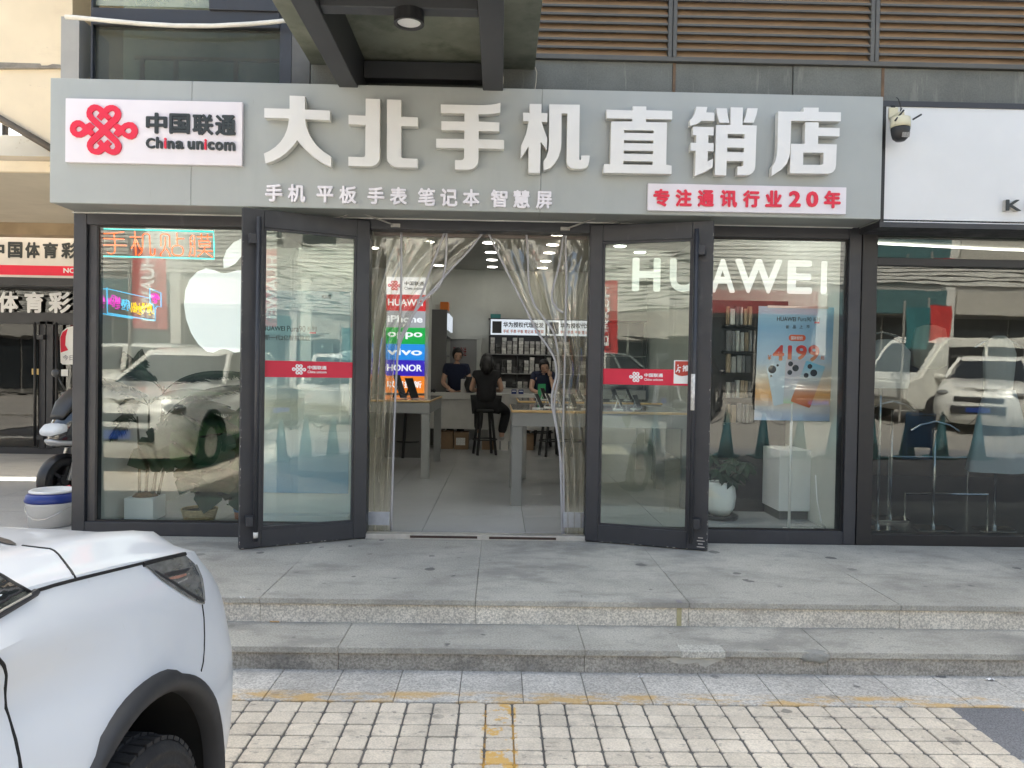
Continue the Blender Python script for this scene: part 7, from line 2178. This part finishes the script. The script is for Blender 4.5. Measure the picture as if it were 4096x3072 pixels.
# panel gaps, lamp and window edge, dropped onto the shell
cm = Matrix.Translation(CLOC) @ Matrix.Rotation(CA, 4, 'Z')
bvh = BVHTree.FromPolygons([cm @ v.co for v in cbody.data.vertices], [tuple(p.vertices) for p in cbody.data.polygons])
def onbody(px, py, lift=0.0):
    d = ray(px, py).normalized()
    h_, n_, _, _ = bvh.ray_cast(CAMLOC, d)
    if h_ is None:
        return None
    if n_.dot(d) > 0:
        n_ = -n_
    return h_ + n_ * lift
def gap(pts, wd, m=None, name='panel_gap', lift=0.0):
    ps = []
    for (a, b), (c, d) in zip(pts, pts[1:]):
        for k_ in range(8):
            q = onbody(a + (c - a) * k_ / 8, b + (d - b) * k_ / 8, lift)
            if q is not None:
                ps.append(q)
    q = onbody(*pts[-1], lift)
    if q is not None:
        ps.append(q)
    if len(ps) > 2:
        ps = [ps[0]] + [(ps[i - 1] + ps[i] * 2 + ps[i + 1]) / 4 for i in range(1, len(ps) - 1)] + [ps[-1]]
        MB().tube(ps, wd, 6).build(name, m or gap_m, mycar)
gap([(150, 2362), (220, 2340), (303, 2318), (400, 2294), (500, 2270), (565, 2254), (640, 2236), (700, 2222), (736, 2214)], 0.004)
gap([(303, 2316), (285, 2285), (262, 2255), (235, 2220), (218, 2204), (200, 2196), (160, 2192), (120, 2187), (90, 2183)], 0.003)
gap([(-20, 2620), (15, 2660), (24, 2700), (18, 2780), (22, 2830), (40, 2890), (62, 2960), (76, 3030), (84, 3080)], 0.0035)
gap([(808, 2418), (815, 2470), (817, 2540), (816, 2600), (812, 2650), (804, 2685)], 0.0028)
# headlamp: a curved lens patch over the corner of the shell
lower = [(575, 2264), (600, 2282), (640, 2320), (690, 2352), (740, 2385), (785, 2408), (812, 2418)]
upper = [(590, 2256), (640, 2244), (690, 2232), (736, 2222), (775, 2258), (800, 2310), (815, 2412)]
def poly_at(pl_q, t):
    x = t * (len(pl_q) - 1)
    i = min(len(pl_q) - 2, int(x))
    s = x - i
    return pl_q[i][0] * (1 - s) + pl_q[i + 1][0] * s, pl_q[i][1] * (1 - s) + pl_q[i + 1][1] * s
def patch(name, lo, hi, m, lift, nu=26, nv=10, shrink=0.0):
    grid = []
    for i in range(nv + 1):
        v = shrink + (1 - 2 * shrink) * i / nv
        rowp = []
        last = None
        for j in range(nu + 1):
            u = shrink + (1 - 2 * shrink) * j / nu
            a, b = poly_at(lo, u), poly_at(hi, u)
            q = onbody(a[0] + (b[0] - a[0]) * v, a[1] + (b[1] - a[1]) * v, lift)
            if q is None or (last is not None and (q - last).length > 0.25):
                q = last
            rowp.append(q)
            last = q
        first = next((p for p in rowp if p is not None), None)
        grid.append([p if p is not None else first for p in rowp])
    grid = [g for g in grid if g[0] is not None]
    mb_ = MB()
    nu1 = len(grid[0])
    for g in grid:
        mb_.v += g
    for i in range(len(grid) - 1):
        for j in range(nu1 - 1):
            mb_.f.append((i * nu1 + j, i * nu1 + j + 1, (i + 1) * nu1 + j + 1, (i + 1) * nu1 + j))
            mb_.mi.append(0)
    return mb_.build(name, m, mycar, smooth=True, recalc=False)
hl = patch('headlight', lower, upper, lamp_clear, 0.004)
patch('headlight_bezel', [(610, 2288), (700, 2345), (760, 2385), (808, 2410)], [(612, 2282), (702, 2337), (762, 2375), (810, 2400)], plastic, 0.0062, 20, 2)
patch('headlight_reflector', [(655, 2312), (700, 2302), (745, 2290)], [(650, 2296), (695, 2286), (752, 2276)], mat('lamp_dark', (0.03, 0.03, 0.035), 0.3, var=0.1), 0.0062, 12, 3)
patch('turn_signal', [(672, 2322), (705, 2318), (738, 2306)], [(668, 2315), (705, 2306), (738, 2297)], mat('lamp_amber', (0.32, 0.16, 0.12), 0.3, var=0.2, vs=30), 0.0062, 10, 3)
patch('headlight_rim', [(770, 2262), (795, 2315), (803, 2370), (808, 2405)], [(782, 2262), (804, 2315), (812, 2370), (814, 2405)], mat('lamp_pale', (0.32, 0.33, 0.33), 0.2, 0.2, var=0.2, vs=20, coat=1.0), 0.0058, 14, 3)
patch('painted_shine', [(702, 2338), (725, 2330), (742, 2322)], [(706, 2332), (728, 2322), (744, 2312)], mat('lens_highlight', (0.7, 0.7, 0.7), 0.15, 0.6, var=0.3, vs=40), 0.0066, 8, 3)  # bright highlight on the lens, painted as a pale streak
gap([(569, 2258), (640, 2240), (700, 2226), (738, 2217)], 0.0075, lift=0.0)
# corner of the side window with its rubber strip
patch('side_window', [(-60, 2470), (0, 2440), (60, 2410), (118, 2378)], [(-60, 2285), (0, 2305), (60, 2342), (118, 2374)], car_glass, 0.003, 12, 6)
gap([(-60, 2283), (0, 2303), (60, 2340), (120, 2372), (146, 2366)], 0.004, lift=0.002)
gap([(-40, 2478), (0, 2455), (60, 2420), (110, 2390), (142, 2370)], 0.008, plastic, 'window_strip', 0.002)
gap([(-40, 2468), (0, 2443), (60, 2410), (108, 2384)], 0.002, silver, 'window_strip', 0.009)
# dark wiper cowl slot on the hood edge
patch('cowl_slot', [(-30, 2165), (0, 2172), (30, 2180), (62, 2184)], [(-30, 2146), (0, 2152), (40, 2164), (64, 2178)], dark_plastic, 0.003, 10, 3)
# ------------------------------------------------------------------ people
skin_m = mat('skin', (0.50, 0.31, 0.22), 0.5, var=0.05)
hair_m = mat('black_hair', (0.008, 0.007, 0.007), 0.45, var=0.2, vs=40)
navy = mat('navy_cotton', (0.008, 0.014, 0.04), 0.85, var=0.1)
black_cloth = mat('black_cotton', (0.006, 0.006, 0.007), 0.85, var=0.1)
shoe_w = mat('white_shoe', (0.4, 0.39, 0.37), 0.6, var=0.1)
shoe_k = mat('dark_shoe', (0.02, 0.018, 0.016), 0.6, var=0.1)
def skin(name, J, E, m, parent, root, sub=2):
    names = list(J)
    me = bpy.data.meshes.new('tmp_skin')
    me.from_pydata([tuple(J[k][0]) for k in names], [(names.index(a), names.index(b)) for a, b in E], [])
    o = bpy.data.objects.new('tmp_skin', me)
    col.objects.link(o)
    o.modifiers.new('skin', 'SKIN')
    sv = me.skin_vertices[0].data if me.skin_vertices else None
    if sv is None:
        bpy.context.view_layer.update()
        sv = me.skin_vertices[0].data
    for i, k in enumerate(names):
        r = J[k][1]
        sv[i].radius = r if isinstance(r, tuple) else (r, r)
        sv[i].use_root = (k == root)
    s = o.modifiers.new('sub', 'SUBSURF')
    s.levels = s.render_levels = sub
    dg = bpy.context.evaluated_depsgraph_get()
    nm_ = bpy.data.meshes.new_from_object(o.evaluated_get(dg))
    bpy.data.objects.remove(o)
    bpy.data.meshes.remove(me)
    vs_, fs_ = [v.co.copy() for v in nm_.vertices], [tuple(p.vertices) for p in nm_.polygons]
    bpy.data.meshes.remove(nm_)
    return vs_, fs_
def person(label, loc, rz, J, head, head_rot, top_m, leg_m, shoe_m, hair='tail', sleeve=0.5, sit=False, scale=1.0, top_drop=0.0):
    """J: joints in the person's own frame facing -Y; head: centre of the skull"""
    t = thing('person', label, 'person', loc, rz)
    V = lambda *a: Vector(a)
    body = {k: (Vector(p), r) for k, (p, r) in J.items()}
    E = [('pelvis', 'waist'), ('waist', 'chest'), ('chest', 'neck0'), ('neck0', 'neck1')]
    for s in 'lr':
        E += [('chest', 'sh' + s), ('sh' + s, 'el' + s), ('el' + s, 'wr' + s), ('pelvis', 'hip' + s), ('hip' + s, 'kn' + s), ('kn' + s, 'an' + s), ('an' + s, 'toe' + s)]
    mb = MB()
    v, f = skin('body', body, E, skin_m, t, 'pelvis')
    mb.add(v, f)
    # hands: palm and five separate fingers
    for s in 'lr':
        w_, e_ = body['wr' + s][0], body['el' + s][0]
        d = (w_ - e_).normalized()
        side = d.cross(Vector((0, 0, 1)))
        side = side.normalized() if side.length > 1e-3 else Vector((1, 0, 0))
        up = side.cross(d)
        pc = w_ + d * 0.045
        mb.obox(pc, d * 0.042, side * 0.036, up * 0.012)
        for k_, (o_, ln) in enumerate(((-0.027, 0.06), (-0.009, 0.072), (0.009, 0.068), (0.027, 0.052))):
            a = pc + d * 0.04 + side * o_
            mb.tube([a, a + d * ln * .55 - up * 0.006, a + d * ln - up * 0.022], [0.0085, 0.008, 0.006], 6)
        sg = 1 if s == 'l' else -1
        a = pc - d * 0.02 + side * 0.034 * sg
        mb.tube([a, a + side * 0.025 * sg + d * 0.025, a + side * 0.03 * sg + d * 0.055], [0.01, 0.009, 0.007], 6)
    # head with nose, ears
    hr = Euler(head_rot).to_matrix()
    hc = Vector(head)
    hp = MB().ball((0, 0, 0), 1.0, 20, 14, (0.076, 0.094, 0.115))
    for p in hp.v:
        if p.z < 0:
            p.x *= 1 + 0.9 * p.z
            if p.y < 0:
                p.y *= 0.98
    hp.tube([(0, -0.088, 0.02), (0, -0.106, -0.018), (0, -0.09, -0.03)], [0.008, 0.014, 0.01], 8)
    for s in (-1, 1):
        hp.ball((s * 0.076, 0.005, -0.005), 0.024, 8, 6, (.4, .7, 1.2))
    mb.add([hc + hr @ p for p in hp.v], hp.f)
    bo = mb.build('body', skin_m, t, world=False, smooth=True)
    fe = MB()
    for s in (-1, 1):
        fe.ball((s * 0.032, -0.084, 0.012), 0.011, 8, 6, (1.3, .5, .6))
        fe.tube([(s * 0.05, -0.078, 0.034), (s * 0.034, -0.086, 0.038), (s * 0.018, -0.088, 0.035)], 0.004, 5)
    fe.v = [hc + hr @ p for p in fe.v]
    fe.build('eyes', hair_m, t, world=False, smooth=True)
    mo = MB().ball((0, -0.082, -0.052), 0.02, 10, 6, (1.1, .4, .35))
    mo.v = [hc + hr @ p for p in mo.v]
    mo.build('mouth', mat('lips', (0.32, 0.11, 0.09), 0.5, var=0) if 'lips' not in MATS else MATS['lips'], t, world=False, smooth=True)
    hm = MB().ball((0, 0.012, 0.018), 1.0, 20, 14, (0.092, 0.105, 0.118))
    hm.v = [p for p in hm.v]
    for p in hm.v:
        if p.y < -0.045 and p.z < 0.075:
            p.y = -0.045
            p.x *= 1.02
    if hair == 'tail':
        hm.tube([(0, 0.1, 0.03), (0, 0.135, -0.02), (0.02, 0.13, -0.12), (0.03, 0.11, -0.2)], [0.03, 0.035, 0.03, 0.008], 10)
    elif hair == 'bob':
        hm.tube([(0, 0.05, 0.03), (0, 0.075, -0.06), (0, 0.07, -0.15), (0, 0.06, -0.21)], [0.085, 0.088, 0.075, 0.03], 14)
        for s in (-1, 1):
            hm.tube([(s * 0.07, 0.0, 0.03), (s * 0.085, 0.01, -0.06), (s * 0.075, 0.03, -0.15)], [0.03, 0.032, 0.015], 8)
    hm.v = [hc + hr @ p for p in hm.v]
    hm.build('hair', hair_m, t, world=False, smooth=True)
    # top
    g = 0.016
    def grow(k, d=g):
        p, r = body[k]
        return (p, (r[0] + d, r[1] + d) if isinstance(r, tuple) else r + d)
    JT = {'hem': (body['pelvis'][0] + Vector((0, 0, -0.02 - top_drop)), grow('pelvis', 0.022)[1]), 'waist': grow('waist', 0.03), 'chest': grow('chest', 0.04), 'neck0': (body['neck0'][0] + Vector((0, 0, 0.015)), grow('neck0', 0.022)[1])}
    ET = [('hem', 'waist'), ('waist', 'chest'), ('chest', 'neck0')]
    for s in 'lr':
        JT['sh' + s] = grow('sh' + s, 0.035)
        ET.append(('chest', 'sh' + s))
        if sleeve:
            a, b = body['sh' + s], body['el' + s]
            JT['sl' + s] = (a[0].lerp(b[0], sleeve), (a[1] * (1 - sleeve) + b[1] * sleeve) + 0.03)
            ET.append(('sh' + s, 'sl' + s))
    v, f = skin('top', JT, ET, top_m, t, 'hem')
    MB().add(v, f).build('top', top_m, t, world=False, smooth=True)
    JL, EL = {'pelvis': grow('pelvis', 0.014)}, []
    for s in 'lr':
        JL['hip' + s], JL['kn' + s] = grow('hip' + s), grow('kn' + s, 0.02)
        p, r = body['an' + s]
        JL['an' + s] = (p + Vector((0, 0, 0.03)), r + 0.024)
        EL += [('pelvis', 'hip' + s), ('hip' + s, 'kn' + s), ('kn' + s, 'an' + s)]
    v, f = skin('trousers', JL, EL, leg_m, t, 'pelvis')
    MB().add(v, f).build('trousers', leg_m, t, world=False, smooth=True)
    for s in 'lr':
        a, b = body['an' + s][0], body['toe' + s][0]
        v, f = skin('shoe', {'a': (a + Vector((0, 0.02, -0.02)), 0.05), 'b': (a.lerp(b, .5), 0.048), 'c': (b + (b - a) * 0.12, 0.04)}, [('a', 'b'), ('b', 'c')], shoe_m, t, 'a', 1)
        MB().add(v, f).build('shoe', shoe_m, t, world=False, smooth=True)
    return t
STAND = {'pelvis': ((0, 0.02, 0.92), (0.15, 0.10)), 'waist': ((0, 0.0, 1.06), (0.125, 0.09)), 'chest': ((0, -0.06, 1.24), (0.15, 0.10)), 'neck0': ((0, -0.10, 1.38), 0.06), 'neck1': ((0, -0.13, 1.45), 0.05),
         'shl': ((0.17, -0.08, 1.33), 0.058), 'ell': ((0.235, -0.10, 1.07), 0.042), 'wrl': ((0.15, -0.30, 0.97), 0.029), 'shr': ((-0.17, -0.08, 1.33), 0.058), 'elr': ((-0.235, -0.10, 1.07), 0.042), 'wrr': ((-0.13, -0.31, 0.97), 0.029),
         'hipl': ((0.09, 0.02, 0.86), 0.085), 'knl': ((0.09, 0.0, 0.48), 0.058), 'anl': ((0.09, 0.03, 0.085), 0.04), 'toel': ((0.1, -0.12, 0.04), 0.03), 'hipr': ((-0.09, 0.02, 0.86), 0.085), 'knr': ((-0.09, 0.0, 0.48), 0.058), 'anr': ((-0.09, 0.03, 0.085), 0.04), 'toer': ((-0.1, -0.12, 0.04), 0.03)}
px1 = W(1825, 1480, 7.42)
person('person in a navy T-shirt standing behind the counter, looking down at papers', (px1.x, 7.42, IZ), R(8), STAND, (0.0, -0.19, 1.55), (R(32), 0, R(8)), navy, black_cloth, shoe_k, 'tail', 0.55)
SEAT = {'pelvis': ((0, 0.02, 0.79), (0.165, 0.13)), 'waist': ((0, 0.0, 0.94), (0.13, 0.10)), 'chest': ((0, -0.05, 1.14), (0.155, 0.105)), 'neck0': ((0, -0.06, 1.28), 0.058), 'neck1': ((0, -0.07, 1.34), 0.048),
        'shl': ((0.165, -0.05, 1.22), 0.055), 'ell': ((0.235, -0.12, 0.99), 0.042), 'wrl': ((0.14, -0.34, 0.98), 0.029), 'shr': ((-0.165, -0.05, 1.22), 0.055), 'elr': ((-0.235, -0.12, 0.99), 0.042), 'wrr': ((-0.12, -0.34, 0.98), 0.029),
        'hipl': ((0.11, -0.04, 0.775), 0.095), 'knl': ((0.12, -0.36, 0.70), 0.066), 'anl': ((0.12, -0.10, 0.33), 0.042), 'toel': ((0.13, -0.24, 0.285), 0.032), 'hipr': ((-0.11, -0.04, 0.775), 0.095), 'knr': ((-0.32, -0.32, 0.66), 0.066), 'anr': ((-0.24, -0.20, 0.27), 0.042), 'toer': ((-0.26, -0.32, 0.22), 0.032)}
SEAT2 = dict(SEAT)
# the customer faces the counter: turned half round, knees apart, heels on the foot ring
px2 = W(1945, 1600, 5.95)
person('person in a sleeveless black top sitting on a stool with the back to the street', (px2.x, 5.95, IZ), R(180), {k: ((-p[0], p[1], p[2]), r) for k, (p, r) in SEAT2.items()} if False else SEAT2, (0.0, -0.06, 1.43), (R(14), 0, 0), black_cloth, black_cloth, shoe_w, 'bob', 0.22, True)
SEAT3 = dict(SEAT)
SEAT3.update({'elr': ((-0.20, -0.26, 0.98), 0.042), 'wrr': ((-0.06, -0.36, 0.93), 0.029), 'ell': ((0.19, -0.28, 0.98), 0.042), 'wrl': ((0.12, -0.22, 1.22), 0.029), 'neck0': ((0, -0.12, 1.24), 0.058), 'neck1': ((0.01, -0.16, 1.29), 0.048), 'chest': ((0, -0.10, 1.10), (0.155, 0.105))})
px3 = W(2172, 1520, 7.55)
person('person in a navy T-shirt sitting behind the counter, head propped on one hand', (px3.x, 7.50, IZ), R(-4), SEAT3, (0.02, -0.20, 1.375), (R(30), R(-10), R(4)), navy, black_cloth, shoe_k, 'tail', 0.5, True)
s4 = stool_copy = copy_tree(s0)
s4.matrix_basis = Matrix.Translation((px3.x, 7.5, IZ))
s4['label'] = 'black stool behind the counter under the seated clerk'
# ------------------------------------------------------------------ the street behind the camera, as the windows mirror it
facade_m = mat('grey_facade', (0.34, 0.33, 0.31), 0.8, var=0.08, vs=0.4, stains=[((0.25, 0.24, 0.22), 0.7, 0.5, 0.7, 0.4, (1, 1, 0.4))])
facade_l = mat('light_siding', (0.55, 0.54, 0.51), 0.6, var=0.06)
dark_glass = mat('shopfront_glass', (0.02, 0.025, 0.028), 0.08, var=0.1, vs=0.5, spec=0.6)
opp = thing('street_building', 'long grey building across the street with shop bays and rows of windows', 'building', (0, -24, GZ))
def ob(name, x0, x1, y0, y1, z0, z1, m):
    return MB().box(x0, x1, y0, y1, z0, z1).build(name, m, opp)
ob('wall', -45, 45, -36, -24, 0, 10.2, facade_m)
for i in range(15):
    ob('siding_slat', -45, 45, -23.995, -23.9, 4.2 + i * 0.16, 4.2 + i * 0.16 + 0.11, facade_l)
sgc = [(0.05, 0.06, 0.1), (0.3, 0.29, 0.27), (0.25, 0.03, 0.03), (0.05, 0.12, 0.13), (0.4, 0.38, 0.34), (0.12, 0.12, 0.13)]
sgm = [mat('opposite_sign_%d' % i, c, 0.5, var=0.05) for i, c in enumerate(sgc)]
for i in range(-8, 9):
    x = i * 5.0
    ob('sign_board', x - 2.3, x + 2.3, -23.9, -23.6, 3.0, 3.9, sgm[(i * 7) % 6])
    ob('shop_window', x - 2.2, x - 0.05, -23.98, -23.9, 0.2, 2.85, dark_glass)
    ob('shop_window', x + 0.05, x + 2.2, -23.98, -23.9, 0.2, 2.85, dark_glass)
    ob('pier', x + 2.3, x + 2.7, -24.1, -23.7, 0, 4.1, facade_l)
for j in range(1):
    for i in range(-13, 14):
        x = i * 3.2
        ob('window', x - 1.0, x + 1.0, -24.05, -23.97, 7.4 + j * 2.6, 9.2 + j * 2.6, dark_glass)
        ob('window_sill', x - 1.1, x + 1.1, -23.97, -23.85, 7.3 + j * 2.6, 7.4 + j * 2.6, facade_l)
# low wall of another building closing the street far left and right
tag(MB().box(-60, -46, -40, 30, 0, 9).build('end_building', facade_m), 'plain grey building closing the street beyond the lottery shop', 'building')
tag(MB().box(46, 60, -40, 30, 0, 9).build('end_building', facade_m), 'plain grey building closing the street beyond the clothes shop', 'building')
# neighbouring buildings of our own row, beyond the frame
tag(MB().box(8.25, 30, 0.0, 12, 0, 9).build('row_building', grey_plaster), 'grey building continuing the row past the clothes shop', 'building')
# cars
paint_grey = mat('grey_car_paint', (0.25, 0.26, 0.27), 0.3, 0.3, var=0.02, coat=1.0)
paint_black = mat('black_car_paint', (0.012, 0.013, 0.018), 0.25, var=0.02, coat=1.0)
paint_white2 = mat('pearl_car_paint', (0.72, 0.71, 0.66), 0.28, var=0.02, coat=1.0)
for lab, pm_, x, y, a in (('white car parked in the sun across from the lottery shop', paint_white2, -9.4, -9.6, 65), ('white car parked nose-in beside the nearest white car', paint_white2, -4.85, -4.75, 4), ('black car parked in the sun behind the cones', paint_black, 4.2, -12.2, 20),
                          ('dark car waiting beside the white car opposite the clothes shop', paint_black, 7.6, -12.6, 10), ('white car parked nose-in opposite the clothes shop', paint_white2, 10.4, -10.3, 38),
                          ('grey car parked in the middle of the street', paint_grey, 0.2, -13.2, 80), ('silver car parked farther along the street', paint_grey, -10.5, -13.0, 90)):
    car('street_car', lab, pm_, (x, y, GZ - 0.004), R(a), group='cars parked across the street')
def van(label, loc, rz):
    t = thing('delivery_van', label, 'van', loc, rz)
    pr_ = [(0.0, 0.3), (2.2, 0.3), (2.45, 0.55), (2.4, 1.0), (2.0, 1.15), (1.45, 1.9), (1.2, 2.05), (-2.3, 2.05), (-2.42, 1.9), (-2.45, 0.4), (-2.3, 0.3)]
    MB().prism(pr_, lambda a, b, d: (d, a, b), -0.88, 0.88).build('body', paint_white2, t, world=False, bevel=0.05, seg=2)
    for s in (-1, 1):
        for y0, y1 in ((-2.1, -1.1), (-1.0, 0.1), (0.2, 1.25)):
            MB().box(s * 0.875, s * 0.89, y0, y1, 1.2, 1.8).build('window', car_glass, t, world=False)
        for y in (-1.5, 1.55):
            MB().lathe([(0.2, s * 0.70), (0.33, s * 0.70), (0.34, s * 0.8), (0.33, s * 0.9), (0.2, s * 0.9), (0.0001, s * 0.87)], (0, y, 0.34), 24, 'X').build('wheel', tyre2, t, world=False)
    MB().add([(-0.75, 2.02, 1.16), (0.75, 2.02, 1.16), (0.68, 1.47, 1.9), (-0.68, 1.47, 1.9)], [(0, 1, 2, 3)]).build('windscreen', car_glass, t, world=False)
van('white van parked across the street beyond the white car', (11.5, -13.0, GZ), R(75))
# cones with a chain
cone_m = mat('teal_cone', (0.015, 0.085, 0.10), 0.6, var=0.1)
cn = thing('traffic_cone', 'x', 'cone', (0, 0, 0), group='cones chained along the shade edge')
MB().lathe([(0.17, 0.0), (0.17, 0.02), (0.125, 0.03), (0.035, 0.66), (0.03, 0.7), (0.0001, 0.7)], (0, 0, 0), 20).build('cone', cone_m, cn, world=False, smooth=True)
MB().box(-0.2, 0.2, -0.2, 0.2, 0.0, 0.018).build('base', cone_m, cn, world=False, bevel=0.004)
MB().tube([(-0.03, 0, 0.7), (-0.025, 0, 0.745), (0.025, 0, 0.745), (0.03, 0, 0.7)], 0.006, 6).build('loop', cone_m, cn, world=False)
cxs = [2.5 + 0.58 * i for i in range(10)]
ordn = ['first', 'second', 'third', 'fourth', 'fifth', 'sixth', 'seventh', 'eighth', 'ninth', 'tenth']
copies(cn, [((x, -6.2 + 0.04 * math.sin(i * 2.1), GZ + 0.001), i) for i, x in enumerate(cxs)], ['teal traffic cone, %s in the chained row from the doorway' % o_ for o_ in ordn])
mb = MB()
for a, b in zip(cxs, cxs[1:]):
    mb.tube([(a + (b - a) * k_ / 8, -6.2, GZ + 0.72 - 0.2 * 4 * (k_ / 8) * (1 - k_ / 8)) for k_ in range(9)], 0.008, 5)
tag(mb.build('cone_chain', dark_plastic), 'dark chain slung between the traffic cones', 'chain')
# flags on poles
def flag(label, x, y, m, z0, z1, words_=None):
    t = thing('street_flag', label, 'flag', (x, y, GZ), R(rnd.uniform(-12, 12)), group='vertical flags along the street')
    MB().tube([(0, 0, 0), (0, 0, z1 + 0.15)], 0.025, 8).build('pole', silver, t, world=False)
    MB().grid(lambda u, v: (0.05 + u * 0.55, 0.03 * math.sin(u * 5 + v * 4), z0 + (z1 - z0) * v), 8, 12).build('cloth', m, t, world=False, smooth=True, recalc=False)
    if words_:
        fr = Frame((0.33 + 0.13, 0.05, z1 - 0.15), (0, 0, -1), (1, 0, 0))
        text(words_, Frame((0.2, 0.06, z1 - 0.15), (0, 0, -1), (-1, 0, 0)), (0, (z1 - z0) * .8, -0.22, 0), white_ink, None, 0.002, 0.0, 0.02).parent = t
flag_red = mat('flag_red', (0.5, 0.03, 0.03), 0.7, var=0.08)
flag_teal = mat('flag_teal', (0.02, 0.14, 0.16), 0.7, var=0.08)
flag('red vertical flag across from the palm window, nearer the shop', -6.4, -7.4, flag_red, 1.9, 3.3, 'HUAWEI')
flag('red vertical flag across from the palm window, farther off', -5.0, -9.9, flag_red, 2.0, 3.6, 'HUAWEI')
flag('teal vertical flag opposite the clothes shop', 9.3, -11.6, flag_teal, 1.75, 2.7)
flag('red vertical flag beside the teal one opposite the clothes shop', 10.2, -12.2, flag_red, 1.9, 2.8)
# folded blue chair leaning by the cones
fc = thing('folding_chair', 'blue folding chair leaning among the cones', 'chair', (6.6, -5.95, GZ), R(15))
blue_f = mat('blue_fabric', (0.02, 0.13, 0.33), 0.7, var=0.08)
MB().tube([(-0.2, 0, 0.03), (-0.2, 0.12, 0.75), (0.2, 0.12, 0.75), (0.2, 0, 0.03)], 0.012, 8, closed=True).build('frame', blue_f, fc, world=False)
MB().tube([(-0.17, 0.1, 0.03), (-0.17, 0.08, 0.6), (0.17, 0.08, 0.6), (0.17, 0.1, 0.03)], 0.012, 8, closed=True).build('frame', blue_f, fc, world=False)
MB().obox((0, 0.07, 0.47), (0.18, 0, 0), (0, 0.04, 0.25), (0, 0.006, -0.001)).build('sling', blue_f, fc, world=False)
# the one taking the picture stands just behind the camera
PH = dict(STAND)
PH.update({'elr': ((-0.2, -0.14, 1.12), 0.042), 'wrr': ((-0.07, -0.32, 1.30), 0.03), 'ell': ((0.2, -0.14, 1.12), 0.042), 'wrl': ((0.07, -0.32, 1.30), 0.03), 'chest': ((0, 0.0, 1.24), (0.16, 0.10)), 'neck0': ((0, 0.0, 1.40), 0.06), 'neck1': ((0, -0.01, 1.47), 0.05), 'shl': ((0.18, 0, 1.35), 0.058), 'shr': ((-0.18, 0, 1.35), 0.058)})
person('person in dark clothes standing on the paving, taking the picture', (0.0, -6.22, GZ + 0.002), R(180), PH, (0, -0.02, 1.585), (R(8), 0, 0), black_cloth, navy, shoe_k, 'short', 0.9)

# ------------------------------------------------------------------ small things on the ground
tag(MB().tube([W(1080, 2488, 0) * 0 + G(1080, 2486, LZ + .004), G(1117, 2487, LZ + .004)], 0.004, 8).build('cigarette_butt', mat('butt', (0.55, 0.35, 0.15), 0.8, var=0.4, vs=60)), 'cigarette butt lying on the lower step', 'litter')
def scrap(label, px, py, z, s, m, seed):
    r_ = random.Random(seed)
    c = G(px, py, z)
    mb_ = MB().grid(lambda u, v: (c.x + (u - .5) * s * 2, c.y + (v - .5) * s * 1.1, z + 0.003 + 0.01 * abs(math.sin(u * 5 + seed) * math.cos(v * 4))), 5, 4)
    tag(mb_.build('paper_scrap', m, recalc=False), label, 'litter')
scrap_m = mat('paper_scrap', (0.72, 0.72, 0.72), 0.8, var=0.15, vs=40)
scrap('crumpled white tissue on the nosing of the platform', 968, 2395, PZ, 0.014, scrap_m, 1)
scrap('white paper scrap at the foot of the lower step, far end', 3960, 2722, GZ + 0.003, 0.022, scrap_m, 2)
scrap('pale scrap lying in the gutter below the patched step', 2560, 2712, GZ + 0.003, 0.012, scrap_m, 3)
# repairs on the lower step: cement patch, replaced nosing piece, plaster smear
cem = mat('cement_patch', (0.30, 0.295, 0.27), 0.95, var=0.2, vs=12, bump=0.6, bs=30, bd=0.02)
c0_, c1_ = G(3190, 2604, LZ), G(3332, 2608, LZ)
mb = MB().ball(((c0_.x + c1_.x) / 2, LY + 0.022, LZ - 0.022), 1.0, 22, 12, ((c1_.x - c0_.x) / 2, 0.036, 0.0285))
rq = random.Random(12)
for p in mb.v:
    d_ = 1 + 0.12 * math.sin(p.x * 60) + 0.1 * math.sin(p.z * 150 + p.x * 33)
    p.y = LY + 0.022 + (p.y - LY - 0.022) * d_
    p.z = LZ - 0.022 + (p.z - LZ + 0.022) * (1 if p.z > LZ - 0.022 else 1.3 * d_)
mb.build('cement_patch', cem, st, smooth=True)
a0, a1 = G(2718, 2598, LZ), G(2897, 2602, LZ)
MB().box(a0.x, a1.x, LY - 0.006, LY + 0.09, LZ - 0.034, LZ + 0.003).build('nosing_piece', mat('pale_stone', (0.45, 0.435, 0.39), 0.8, var=0.2, vs=20, grain=.3, gs=95), st, bevel=0.003)
pl_m = mat('plaster_smear', (0.50, 0.48, 0.43), 0.9, var=0.1, vs=20)
sm_ = [(2665, 2635), (2690, 2628), (2760, 2630), (2900, 2630), (2905, 2633), (2880, 2640), (2860, 2650), (2835, 2662), (2825, 2668), (2800, 2662), (2790, 2648), (2765, 2654), (2740, 2656), (2710, 2654), (2690, 2648)]
shape([[(W(x, y, LY + 0.018).x, W(x, y, LY + 0.018).z) for x, y in sm_]], front(LY + 0.018), lambda x, y: (x, y), pl_m, st, 0.002, 0.0, 'plaster_smear')
# yellowed tape over the platform edge
tp0 = G(2715, 2405, PZ)
tapem = mat('yellowed_tape', (0.42, 0.38, 0.22), 0.5, var=0.15, vs=20)
tt = thing('tape_strip', 'yellowed tape strip stuck over the edge of the platform', 'tape', (tp0.x, NY, LZ))
MB().box(tp0.x - 0.014, tp0.x + 0.014, NY + 0.0155, NY + 0.0175, LZ + 0.002, PZ - 0.033).build('upright', tapem, tt)
MB().box(tp0.x - 0.014, tp0.x + 0.014, NY - 0.0015, NY + 0.05, PZ + 0.0005, PZ + 0.0018).build('flap', mat('tape_grey', (0.25, 0.23, 0.24), 0.5, var=0.1), tt)
